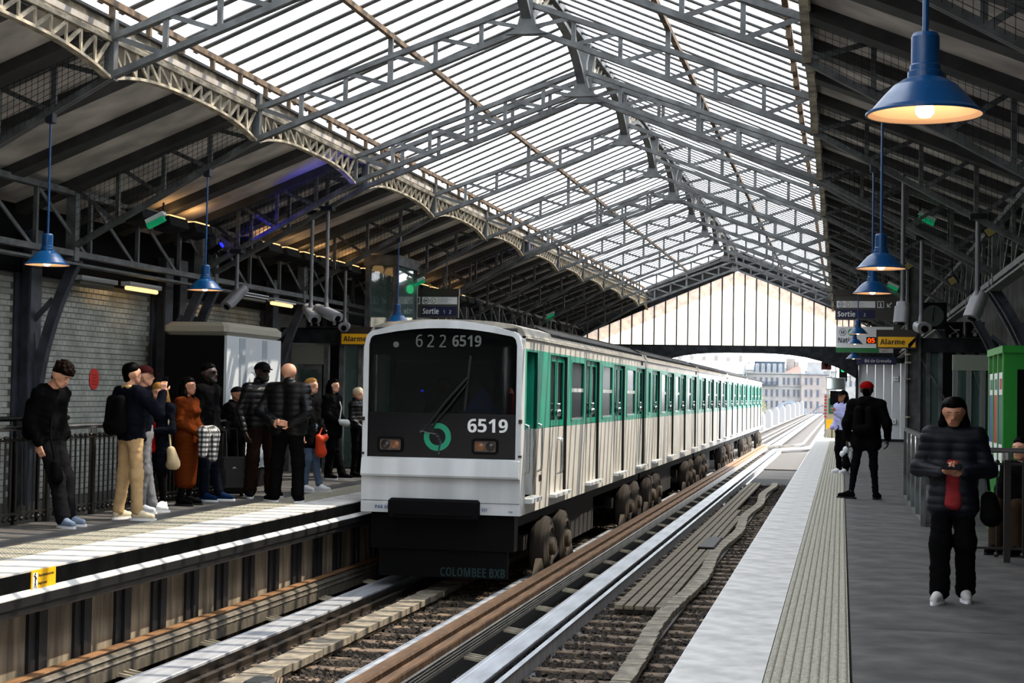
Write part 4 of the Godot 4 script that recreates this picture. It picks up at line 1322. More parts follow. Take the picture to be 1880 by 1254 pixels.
	wp.bar(Vector3(0.32, 1.28, 0.2), Vector3(0.39, 2.02, 0.2), 0.025, 0.03)
	wp.box(Vector3(-0.24, 0.99, 0.19), Vector3(-0.1, 1.08, 0.23))
	part(c, "wiper", wp, mats.rubber)
	var hd := MB.new()
	for s in [-1, 1]:
		hd.box(Vector3(s * 1.09 - 0.02, 1.12, 0.17), Vector3(s * 1.09 + 0.02, 1.17, 0.24))
		hd.box(Vector3(s * 1.09 - 0.02, 0.66, 0.17), Vector3(s * 1.09 + 0.02, 0.69, 0.24))
	part(c, "hinge", hd, mats.dark_steel)
	# inside the cab: desk, seat with a blue cover, extinguisher
	slab(c, "desk", Vector3(-0.95, 0.6, -0.35), Vector3(0.95, 1.12, 0.08), mats.cabin)
	var bl := MB.new()
	bl.prism(Transform3D(Basis(), Vector3(0, 0, -0.12)), PackedVector2Array([Vector2(0.2, 1.24), Vector2(0.78, 1.24), Vector2(0.62, 1.42), Vector2(0.5, 1.62), Vector2(0.42, 1.5)]), 0.05)
	part(c, "blue_cover", bl, mat("cover_blue", Color(0.05, 0.36, 0.75), 0.7))
	slab(c, "white_papers", Vector3(0.2, 1.2, -0.05), Vector3(0.72, 1.26, 0.06), mats.cabin_light)
	var fe := MB.new()
	fe.lathe(Transform3D(Basis(), Vector3(0.88, 1.22, -0.1)), [Vector2(0.0, 0.0), Vector2(0.06, 0.0), Vector2(0.06, 0.3), Vector2(0.03, 0.36), Vector2(0.0, 0.38)], 14)
	part(c, "fire_extinguisher", fe, mat("ext_red", Color(0.45, 0.04, 0.06), 0.4))
	slab(c, "indicator", Vector3(-0.34, 1.52, 0.0), Vector3(-0.31, 1.55, 0.03), glow("led_blue", Color(0.12, 0.2, 1.0), 3.0))
# ---------- beyond the hall

func build_outside() -> void:
	var g := structure("ground", "pale street level and viaduct deck beyond the hall")
	slab(g, "street", Vector3(-260, -7.4, -900), Vector3(260, -7.2, -67.2), mat("street", Color(0.40, 0.40, 0.40), 0.9, 0.0, "blotch", 0.3, 0.05))
	slab(g, "deck", Vector3(-7.2, -2.2, -310), Vector3(-0.4, -1.36, -67.0), mat("deck", Color(0.30, 0.27, 0.24), 0.9, 0.0, "fine", 0.5, 0.6))
	mat("plaster", Color(0.55, 0.55, 0.54), 0.9, 0.0, "blotch", 0.1, 0.1)
	mat("plaster_warm", Color(0.55, 0.52, 0.50), 0.9, 0.0, "blotch", 0.1, 0.1)
	mat("slate", Color(0.27, 0.33, 0.40), 0.7, 0.0, "blotch", 0.2, 0.2)
	mat("zinc", Color(0.47, 0.51, 0.55), 0.6, 0.0, "blotch", 0.15, 0.2)
	mat("tile_red", Color(0.45, 0.31, 0.28), 0.8)
	mat("far_pane", Color(0.22, 0.26, 0.32), 0.3)
	# apartment block with slate mansard
	var b := thing("apartment_building", "white apartment block with slate mansard and five arched dormers", "building", Vector3(0, 0, -450))
	slab(b, "wall", Vector3(-25.5, -7.3, -14), Vector3(-10.7, 8.3, 0), mats.plaster)
	slab(b, "cornice", Vector3(-25.7, 8.1, -14), Vector3(-10.85, 8.45, 0.4), mats.plaster)
	slab(b, "string_course", Vector3(-25.5, 4.7, 0), Vector3(-10.7, 4.95, 0.2), mats.plaster)
	for x in [-23.2, -21.6, -20.1, -18.6, -17.2, -15.4, -14.2, -12.6, -11.5]:
		for y in [5.2, 2.0, -1.1, -4.2]: far_window(b, x, y)
	var bal := MB.new()
	bal.box(Vector3(-22.3, 5.0, 0), Vector3(-17.0, 5.15, 0.7))
	for k in 22: bal.box(Vector3(-22.3 + k * 0.25, 5.1, 0.6), Vector3(-22.22 + k * 0.25, 5.95, 0.68))
	bal.box(Vector3(-22.3, 5.9, 0.58), Vector3(-17.0, 6.0, 0.7))
	part(b, "balcony", bal, mats.slate)
	var man := MB.new()
	man.hexa([Vector3(-23.6, 8.4, 0.0), Vector3(-15.4, 8.4, 0.0), Vector3(-15.4, 8.4, -12.0), Vector3(-23.6, 8.4, -12.0), Vector3(-23.4, 11.4, -1.0), Vector3(-15.6, 11.4, -1.0), Vector3(-15.6, 11.4, -11.0), Vector3(-23.4, 11.4, -11.0)])
	part(b, "mansard", man, mats.slate)
	var cap := MB.new()
	cap.hexa([Vector3(-23.8, 11.4, -0.6), Vector3(-15.2, 11.4, -0.6), Vector3(-15.2, 11.4, -11.4), Vector3(-23.8, 11.4, -11.4), Vector3(-21.5, 12.9, -5.0), Vector3(-17.5, 12.9, -5.0), Vector3(-17.5, 12.9, -7.0), Vector3(-21.5, 12.9, -7.0)])
	part(b, "roof", cap, mats.zinc)
	for k in 5:
		var x := -22.6 + k * 1.55
		var d := MB.new()
		var arch := PackedVector2Array([Vector2(x - 0.48, 8.5), Vector2(x + 0.48, 8.5)])
		for j in 7: arch.append(Vector2(x + 0.48 * cos(PI * j / 6), 10.5 + 0.45 * sin(PI * j / 6)))
		d.prism(Transform3D(Basis(), Vector3(0, 0, -0.6)), arch, 0.8)
		var dm := part(b, "dormer", d, mats.plaster)
		slab(dm, "pane", Vector3(x - 0.25, 8.8, 0.2), Vector3(x + 0.25, 10.4, 0.24), mats.zinc)
	for q in [[-15.0, -12.6, 9.0, 12.4], [-12.9, -11.6, 9.0, 11.6]]:
		slab(b, "chimney", Vector3(q[0], q[2], -6), Vector3(q[1], q[3], -4.5), mats.plaster_warm)
	var rr := MB.new()
	rr.hexa([Vector3(-15.3, 8.4, 0.2), Vector3(-10.9, 8.4, 0.2), Vector3(-10.9, 8.4, -9), Vector3(-15.3, 8.4, -9), Vector3(-12.5, 10.2, -4), Vector3(-11.1, 10.2, -4), Vector3(-11.1, 10.2, -6), Vector3(-12.5, 10.2, -6)])
	part(b, "roof", rr, mats.tile_red)
	# its neighbour
	var n := thing("apartment_building", "plain pinkish apartment block with a flat pale roof", "building", Vector3(0, 0, -446))
	slab(n, "wall", Vector3(-10.6, -7.3, -14), Vector3(-4.2, 8.0, 0), mats.plaster_warm)
	slab(n, "roof", Vector3(-10.6, 8.0, -14), Vector3(-3.4, 8.35, 0.4), mats.zinc)
	for x in [-9.4, -8.0, -6.3]:
		for y in [5.2, 2.0, -1.1, -4.2]: far_window(n, x, y)
	slab(n, "wall", Vector3(-4.2, -7.3, -30), Vector3(-3.2, 11.0, -16), mats.plaster)
	slab(n, "stair_tower", Vector3(-9.3, 8.3, -10), Vector3(-5.0, 11.4, -6), mats.plaster)
	# low wing with zinc roof
	var w := thing("zinc_roofed_building", "long low block under a pale blue zinc roof, behind the train", "building", Vector3(0, 0, -440))
	slab(w, "wall", Vector3(-46, -7.3, -14), Vector3(-26.0, 7.8, 0), mats.plaster)
	var zr := MB.new()
	zr.hexa([Vector3(-46.4, 7.8, 0.4), Vector3(-25.9, 7.8, 0.4), Vector3(-25.9, 7.8, -14), Vector3(-46.4, 7.8, -14), Vector3(-45, 11.6, -6), Vector3(-25.6, 11.2, -6), Vector3(-25.6, 11.2, -8), Vector3(-45, 11.6, -8)])
	part(w, "roof", zr, mats.zinc)
	for k in 6: slab(w, "chimney", Vector3(-44.0 + k * 3.3, 9.5, -8), Vector3(-43.0 + k * 3.3, 12.4 + (k % 2) * 0.5, -6.5), mats.plaster_warm)
	for k in 9: far_window(w, -44.5 + k * 2.1, 4.0)
	# hazy roofs farther off
	var far := [[-92, 20, 15.5], [-66, 16, 17.0], [-47, 14, 14.8], [-31, 13, 15.6], [-14, 12, 14.6], [0, 10, 13.0]]
	var names := ["broad", "tall", "small", "stepped", "narrow", "end"]
	for i in far.size():
		var f: Array = far[i]
		var h := thing("distant_building", "%s pale rooftop block far off under the arched beam, counted from the train" % ordinal(i), "building", Vector3(f[0], 0, -640), 0.0, "distant rooftops")
		slab(h, "wall", Vector3(0, -7.3, -20), Vector3(f[1], f[2] - 2.5, 0), mats.plaster)
		var hr := MB.new()
		var fw: float = f[1]
		var fh: float = f[2]
		hr.hexa([Vector3(-0.4, fh - 2.5, 0.4), Vector3(fw + 0.4, fh - 2.5, 0.4), Vector3(fw + 0.4, fh - 2.5, -20), Vector3(-0.4, fh - 2.5, -20), Vector3(1.5, fh, -8), Vector3(fw - 1.5, fh, -8), Vector3(fw - 1.5, fh, -12), Vector3(1.5, fh, -12)])
		part(h, "roof", hr, mats.zinc)
		for k in 3: slab(h, "chimney", Vector3(fw * (0.2 + 0.28 * k), fh - 1.0, -9), Vector3(fw * (0.2 + 0.28 * k) + 0.9, fh + 1.3 - 0.3 * k, -8), mats.plaster_warm)
		for k in int(fw / 2.2):
			slab(h, "window", Vector3(0.8 + k * 2.1, fh - 6.5, 0), Vector3(1.7 + k * 2.1, fh - 4.4, 0.1), mats.far_pane)
	# arched parapet panels along the viaduct
	for k in 10:
		var z := -116.0 - k * 11.0 - k * k * 0.9
		var s := 2.35 if k < 2 else 1.35 + 0.12 * k
		var p := PackedVector2Array([Vector2(-0.3, 0.0), Vector2(0.3, 0.0)])
		for j in 11: p.append(Vector2(0.3 * cos(PI * j / 10), s - 0.6 + 0.6 * sin(PI * j / 10)))
		var a := MB.new()
		a.prism(Transform3D(Basis(), Vector3(0, 0, -2.0)), p, 4.0)
		var o := single("parapet_arch", "%s white arched parapet panel beside the viaduct, counted from the train" % ordinal(k), "parapet", a, mat("parapet", Color(0.52, 0.52, 0.52), 0.8), "white arched parapet panels")
		o.position = Vector3(-6.75, -1.3, z)
	var base := MB.new()
	base.box(Vector3(-7.0, -2.2, -300), Vector3(-6.3, -1.3, -89))
	single("parapet_wall", "grey stone kerb running under the white parapet panels", "parapet", base, mats.trough)
	# blue grey footbridge far down the line
	var fb := thing("footbridge", "blue grey latticed footbridge arching over the line far away", "bridge", Vector3(-5.6, -1.4, -330))
	var fa := MB.new()
	for j in 12:
		var u := j / 12.0
		var u2 := (j + 1) / 12.0
		fa.bar(Vector3(u * 4.4, 2.2 * sin(PI * u) * 0.6 + 0.3, 0), Vector3(u2 * 4.4, 2.2 * sin(PI * u2) * 0.6 + 0.3, 0), 0.2, 0.16)
	part(fb, "arch", fa, mats.slate)
	for j in range(1, 12):
		var u := j / 12.0
		stick(fb, "bar", Vector3(u * 4.4, 0, 0), Vector3(u * 4.4, 1.32 * sin(PI * u) + 0.3, 0), 0.08, 0.08, mats.slate)
	slab(fb, "deck", Vector3(0, -0.2, -0.5), Vector3(4.4, 0.15, 0.3), mats.slate)
	# a great white arch beyond, half hidden
	var ba := MB.new()
	for j in 20:
		var u := j / 20.0
		var u2 := (j + 1) / 20.0
		ba.bar(Vector3(-17.5 + u * 12, -4.5 + 5.2 * sin(PI * u), -380), Vector3(-17.5 + u2 * 12, -4.5 + 5.2 * sin(PI * u2), -380), 0.7, 0.6)
	single("bridge_arch", "pale steel bridge arch in front of the white apartment block", "bridge", ba, mats.zinc)
	for q in [[-9.8, -140.0, 3.2], [-11.4, -150.0, 2.6], [-16.5, -300.0, 4.5]]: tree(q[0], q[1], q[2])
	# signal gear at the end of the platform
	var s := thing("direction_board", "small dark red board with an arrow hanging from the arched beam", "sign", Vector3(-0.56, 2.76, -61.42))
	slab(s, "board", Vector3(-0.18, -0.16, -0.03), Vector3(0.18, 0.16, 0.03), mat("board_red", Color(0.42, 0.13, 0.10), 0.6))
	var ar := MB.new()
	ar.prism(Transform3D(Basis(), Vector3(0, 0, 0.03)), PackedVector2Array([Vector2(-0.09, 0.06), Vector2(0.09, 0.06), Vector2(0.0, -0.10)]), 0.006)
	part(s, "arrow", ar, mats.black)
	stick(s, "hanger", Vector3(0, 0.16, 0), Vector3(0, 0.34, 0.2), 0.04, 0.04, mats.iron_dark)
	var sg := thing("signal", "green track signal in a white hoop at the platform end", "signal", Vector3(0.04, 0, -63.5))
	slab(sg, "case", Vector3(-0.14, 2.2, -0.06), Vector3(0.16, 2.8, 0.02), mats.black)
	var lt := MB.new()
	lt.lathe(Transform3D(Basis(Vector3.RIGHT, PI / 2), Vector3(0.0, 2.62, 0.02)), [Vector2(0.0, 0.0), Vector2(0.07, 0.0), Vector2(0.07, 0.05), Vector2(0.0, 0.055)], 14)
	part(sg, "green_light", lt, glow("signal_green", Color(0.05, 0.75, 0.45), 1.6))
	var hp := MB.new()
	hp.tube([Vector3(-0.26, 2.1, 0), Vector3(-0.26, 2.75, 0), Vector3(-0.2, 2.86, 0), Vector3(0.2, 2.86, 0), Vector3(0.28, 2.75, 0), Vector3(0.28, 2.1, 0)], 0.022, 8)
	part(sg, "hoop", hp, mats.parapet)
	slab(sg, "post", Vector3(-0.03, 0.0, -0.12), Vector3(0.05, 2.2, -0.06), mats.iron_dark)
	var mr := thing("platform_mirror", "rectangular mirror in a pale frame at the platform end", "mirror", Vector3(-0.22, 2.1, -62.6))
	slab(mr, "frame", Vector3(-0.36, -0.23, -0.04), Vector3(0.36, 0.23, 0.0), mats.parapet)
	slab(mr, "mirror_face", Vector3(-0.33, -0.2, 0.0), Vector3(0.33, 0.2, 0.008), mat("mirror", Color(0.75, 0.8, 0.78), 0.04, 1.0))
	slab(mr, "stand", Vector3(0.3, -2.1, -0.1), Vector3(0.36, 0.2, -0.05), mats.iron_dark)
	var mo := thing("monitor", "black monitor box hanging below the platform mirror", "monitor", Vector3(-0.13, 1.56, -62.4))
	slab(mo, "case", Vector3(-0.29, -0.27, -0.3), Vector3(0.29, 0.27, 0.0), mats.black)
	slab(mo, "bezel", Vector3(-0.26, -0.24, 0.0), Vector3(0.26, 0.24, 0.01), mats.soft_black)
	slab(mo, "stand", Vector3(0.2, -1.56, -0.2), Vector3(0.26, -0.27, -0.14), mats.iron_dark)
	var cb := thing("signal_cabinet", "cream cabinet with green door and red striped edge at platform end", "cabinet", Vector3(-0.36, 0, -65.0))
	slab(cb, "case", Vector3(-0.2, 0.0, -0.3), Vector3(0.2, 1.7, 0.0), mat("cabinet_cream", Color(0.62, 0.60, 0.52), 0.7))
	slab(cb, "door", Vector3(-0.13, 0.95, 0.0), Vector3(0.16, 1.55, 0.015), mat("cabinet_green", Color(0.05, 0.32, 0.25), 0.6))
	for k in 7: slab(cb, "red_stripe", Vector3(-0.3, 0.8 + k * 0.13, -0.02), Vector3(-0.2, 0.86 + k * 0.13, 0.02), mat("stripe_red", Color(0.7, 0.12, 0.1), 0.6))
	slab(cb, "stripe_post", Vector3(-0.29, 0.0, -0.02), Vector3(-0.21, 1.72, 0.015), mats.parapet)
	var ys := thing("yellow_board", "yellow board with black hatching at the end of the near platform", "sign", Vector3(-0.37, 0.56, -64.6))
	slab(ys, "board", Vector3(-0.21, -0.18, 0.0), Vector3(0.21, 0.18, 0.02), mats.sign_yellow)
	for k in 2: stick(ys, "hatching", Vector3(0.08 + k * 0.07, -0.17, 0.023), Vector3(0.14 + k * 0.06, 0.15, 0.023), 0.03, 0.005, mats.black, Vector3.BACK)
	slab(ys, "stand", Vector3(0.0, -0.56, -0.04), Vector3(0.04, -0.1, 0.0), mats.iron_dark)

func far_window(b: Node3D, x: float, y: float) -> void:
	var f := slab(b, "window", Vector3(x - 0.42, y - 0.15, 0.0), Vector3(x + 0.42, y + 2.05, 0.08), mats.plaster_warm)
	put(f, "pane", unit_box(), mats.far_pane, Transform3D(Basis.from_scale(Vector3(0.72, 0.86, 0.5)), Vector3(0, 0, 0.5)))

func tree(x: float, z: float, r: float) -> void:
	var t := thing("tree", {-140.0: "yellow green tree just beyond the end of the train", -150.0: "smaller yellow green tree beside the viaduct parapet", -300.0: "pale tree in front of the far apartment block"}[z], "tree", Vector3(x, -7.2, z))
	var tr := MB.new()
	tr.tube([Vector3(0, 0, 0), Vector3(0.1, 3.0, 0), Vector3(-0.1, 7.2 - r * 0.4, 0)], 0.2, 7, 0.08)
	part(t, "trunk", tr, mats.sleeper)
	var lf := MB.new()
	for k in 900:
		var d := Vector3(rng.randfn(), rng.randfn(), rng.randfn()).normalized() * pow(rng.randf(), 0.4)
		var p := Vector3(d.x * r * 0.8, 6.2 + d.y * r * 0.9, d.z * r * 0.8)
		var u := Vector3(rng.randfn(), rng.randfn(), rng.randfn()).normalized() * 0.16
		var v := u.cross(Vector3(rng.randfn(), rng.randfn(), rng.randfn())).normalized() * 0.12
		lf.quad(p - u, p + v, p + u, p - v)
	var lm := mat("leaf", Color(0.50, 0.50, 0.26), 0.8)
	lm.backlight_enabled = true
	lm.backlight = Color(0.4, 0.42, 0.15)
	part(t, "foliage", lf, lm).set_meta("kind", "stuff")
# ---------- lamps

func make_lamp(at: Vector3, label: String, rod_top: float, k: int) -> void:
	var blue := mat("lamp_blue", Color(0.02, 0.25, 0.44), 0.28, 0.0, "fine", 0.12, 2.0)
	var l := thing("pendant_lamp", label, "lamp", at, 0.0, "blue enamel pendant lamps")
	if not shared.has("shade"):
		var s := MB.new()
		s.lathe(Transform3D(), [Vector2(0.214, 0.0), Vector2(0.2225, 0.0), Vector2(0.2225, 0.008), Vector2(0.2, 0.022), Vector2(0.155, 0.075), Vector2(0.12, 0.112), Vector2(0.085, 0.135), Vector2(0.066, 0.142)], 40)
		shared["shade"] = s.mesh()
		var n := MB.new()
		n.lathe(Transform3D(), [Vector2(0.066, 0.142), Vector2(0.066, 0.165), Vector2(0.058, 0.17), Vector2(0.058, 0.19), Vector2(0.053, 0.195), Vector2(0.053, 0.30), Vector2(0.046, 0.315), Vector2(0.014, 0.322), Vector2(0.0, 0.322)], 28)
		shared["neck"] = n.mesh()
		var i := MB.new()
		i.lathe(Transform3D(), [Vector2(0.05, 0.13), Vector2(0.085, 0.125), Vector2(0.15, 0.068), Vector2(0.197, 0.016), Vector2(0.217, 0.002)], 40)
		shared["lining"] = i.mesh()
		var b := MB.new()
		b.lathe(Transform3D(), [Vector2(0.0, 0.0), Vector2(0.022, 0.004), Vector2(0.034, 0.018), Vector2(0.036, 0.034), Vector2(0.03, 0.055), Vector2(0.02, 0.08), Vector2(0.02, 0.12)], 20)
		shared["bulb"] = b.mesh()
	put(l, "shade", shared["shade"], blue)
	put(l, "neck", shared["neck"], blue)
	put(l, "lining", shared["lining"], mat("lining", Color(0.86, 0.76, 0.66), 0.6))
	put(l, "bulb", shared["bulb"], glow("bulb", Color(1.0, 0.90, 0.74), 4.0), Transform3D(Basis(), Vector3(0, -0.012, 0)))
	var r := MB.new()
	r.tube([Vector3(0, 0.32, 0), Vector3(0, rod_top - at.y, 0)], 0.012, 8)
	part(l, "rod", r, blue)
	var cb := MB.new()
	cb.bevel(Vector3(-0.045, rod_top - at.y - 0.11, -0.045), Vector3(0.045, rod_top - at.y, 0.045), 0.01)
	part(l, "ceiling_box", cb, mat("lamp_box", Color(0.04, 0.07, 0.14), 0.5))
	var o := OmniLight3D.new()
	o.name = "lamp_light"
	o.position = Vector3(0, 0.03, 0)
	o.light_color = Color(1.0, 0.80, 0.60)
	o.light_energy = 0.09
	o.light_size = 0.035
	o.omni_range = 20.0
	o.omni_attenuation = 2.0
	o.shadow_enabled = true
	l.add_child(o)

func build_lamps() -> void:
	var zr := [-6.4, -15.06, -19.2, -36.5, -45.3, -49.4]
	var lr := ["large blue enamel pendant lamp nearest the camera over the near platform", "second blue pendant lamp over the near platform", "third blue pendant lamp over the near platform, below the second", "fourth blue pendant lamp, in front of the exit sign", "fifth blue pendant lamp, in front of the direction sign", "farthest blue pendant lamp over the near platform"]
	for i in zr.size():
		var z: float = zr[i]
		make_lamp(Vector3(0.30 if i == 0 else 0.335, [2.61, 2.70, 2.74, 2.95, 3.02, 2.72][i], z), lr[i], low_y(4.08) + yo(z), i)
	var zl := [-15.06, -19.2, -28.2]
	var ll := ["blue pendant lamp over the far platform above the leaning boy", "blue pendant lamp over the far platform beside the curved brackets", "blue pendant lamp half hidden behind the train roof"]
	for i in 3:
		make_lamp(Vector3(-7.8, 2.72 + i * 0.02, zl[i]), ll[i], low_y(4.04) + yo(zl[i]), i)
	# green emergency lights on the trusses
	var ge := [[-8.48, 3.62, -19.2, 1, "green lit emergency light on the second truss over the far platform"], [-8.55, 3.78, -32.5, 1, "green lit emergency light above the far exit sign"], [-8.8, 3.95, -49.4, 1, "small green emergency light near the glazed gable"], [1.17, 4.12, -23.95, -1, "green lit emergency light under the near platform roof"], [1.08, 4.0, -36.5, -1, "small green emergency light behind the blue lamps"]]
	for q in ge:
		var e := thing("emergency_light", q[4], "light", Vector3(q[0], q[1], q[2]), 0.0, "green emergency lights")
		var b := Basis(Vector3.BACK, q[3] * 0.45)
		put(e, "housing", unit_box(), mats.panel_white, Transform3D(b.scaled_local(Vector3(0.26, 0.055, 0.10)), Vector3(0, 0.03, 0)))
		put(e, "green_diffuser", unit_box(), glow("emergency_green", Color(0.03, 0.45, 0.30), 0.75), Transform3D(b.scaled_local(Vector3(0.24, 0.06, 0.08)), b * Vector3(0, -0.035, 0.02)))
		stick(e, "hanger", Vector3(0.1 * q[3], 0.05, 0), Vector3(0.1 * q[3], 0.22, 0), 0.02, 0.02, mats.iron_dark)
		var o := OmniLight3D.new()
		o.name = "emergency_glow"
		o.position = Vector3(0, -0.16, 0.1)
		o.light_color = Color(0.1, 1.0, 0.6)
		o.light_energy = 0.012
		o.light_size = 0.1
		o.omni_range = 15.0
		o.shadow_enabled = true
		e.add_child(o)
	# blue lights shining along the trusses
	for q in [[-9.3, 3.62, -23.26, "blue light fitting shining along the far platform truss"], [-9.0, 3.75, -37.3, "farther blue light fitting among the far platform trusses"]]:
		var e := thing("blue_light", q[3], "light", Vector3(q[0], q[1], q[2]), 0.0, "blue truss lights")
		var h := MB.new()
		h.tube([Vector3(-0.09, -0.06, 0), Vector3(0.09, 0.06, 0)], 0.045, 10)
		part(e, "housing", h, mats.soft_black)
		var f := MB.new()
		f.tube([Vector3(0.088, 0.058, 0), Vector3(0.11, 0.073, 0)], 0.04, 10)
		part(e, "lens", f, glow("blue_lens", Color(0.08, 0.10, 1.0), 6.0))
		stick(e, "hanger", Vector3(0, 0.0, 0), Vector3(0.02, -0.1, -0.14), 0.03, 0.03, mats.iron_dark)
		var o := SpotLight3D.new()
		o.name = "blue_beam"
		o.position = Vector3(0.13, 0.087, 0.0)
		o.basis = Basis.looking_at(Vector3(1, 0.52, -0.02), Vector3.UP)
		o.light_color = Color(0.12, 0.12, 1.0)
		o.light_energy = 9.0
		o.spot_angle = 22.0
		o.light_size = 0.03
		o.spot_range = 30.0
		o.shadow_enabled = true
		e.add_child(o)
	# rows of small boxed lights on the wall girders
	for i in 22:
		var z := -20.9 - i * 0.92 - (1.3 if i > 2 else 0.0)
		if z < -44.0: break
		var s := thing("girder_light", "%s boxed light in the row on the far wall girder, counted from the camera" % (ordinal(i) if i < 20 else ["twenty-first", "twenty-second"][i - 20]), "light", Vector3(-9.42, 3.86, z), 0.0, "boxed girder lights")
		var b := MB.new()
		b.hexa([Vector3(-0.1, -0.13, 0.34), Vector3(0.16, -0.05, 0.34), Vector3(0.16, -0.05, -0.34), Vector3(-0.1, -0.13, -0.34), Vector3(-0.1, 0.06, 0.34), Vector3(0.12, 0.08, 0.34), Vector3(0.12, 0.08, -0.34), Vector3(-0.1, 0.06, -0.34)])
		part(s, "housing", b, mats.iron_dark)
		var lit: bool = i in [1, 2, 4, 5, 6, 7, 8, 9, 10, 12, 13, 15, 16, 18, 19]
		slab(s, "diffuser", Vector3(-0.08, 0.08, -0.27), Vector3(0.12, 0.10, 0.27), glow("girder_glow", Color(1.0, 0.82, 0.55), 1.6) if lit else mats.cabin_light)
		if lit:
			var o := OmniLight3D.new()
			o.name = "girder_glow"
			o.position = Vector3(0.02, 0.16, 0)
			o.light_color = Color(1.0, 0.78, 0.5)
			o.light_energy = 0.05
			o.light_size = 0.12
			o.omni_range = 12.0
			o.shadow_enabled = true
			s.add_child(o)
	# tube lights
	var tl := [[-9.95, 2.95, -22.1, 1, "lit tube light beside the double curved brackets"], [-9.95, 2.93, -20.6, 0, "unlit tube light above the tiled wall"], [-9.55, 3.02, -27.0, 1, "lit tube light below the far wall girder, left of the cameras"], [-9.55, 3.03, -25.6, 0, "unlit tube light below the far wall girder"]]
	for q in tl:
		var s := thing("tube_light", q[4], "light", Vector3(q[0], q[1], q[2]), 0.0, "tube lights under the girder")
		slab(s, "housing", Vector3(-0.07, 0.0, -0.55), Vector3(0.07, 0.06, 0.55), mats.panel_white)
		if q[0] < -9.8: stick(s, "wall_arm", Vector3(-0.34, 0.04, 0), Vector3(0.0, 0.04, 0), 0.04, 0.03, mats.iron_dark)
		var t := MB.new()
		t.tube([Vector3(0, -0.03, -0.52), Vector3(0, -0.03, 0.52)], 0.03, 8)
		part(s, "tube", t, glow("tube_glow", Color(1.0, 0.86, 0.6), 1.5) if q[3] else mats.cabin_light)
		if q[3]:
			var o := OmniLight3D.new()
			o.name = "tube_glow"
			o.position = Vector3(0, -0.09, 0)
			o.light_color = Color(1.0, 0.82, 0.56)
			o.light_energy = 0.06
			o.light_size = 0.2
			o.omni_range = 12.0
			o.shadow_enabled = true
			s.add_child(o)

# ---------- signs

func disc(parent: Node3D, called: String, at: Vector3, r: float, m: Material, th := 0.006) -> MeshInstance3D:
	var b := MB.new()
	b.lathe(Transform3D(Basis(Vector3.RIGHT, PI / 2), at), [Vector2(0.0, 0.0), Vector2(r, 0.0), Vector2(r, th), Vector2(0.0, th)], 28)
	return part(parent, called, b, m)

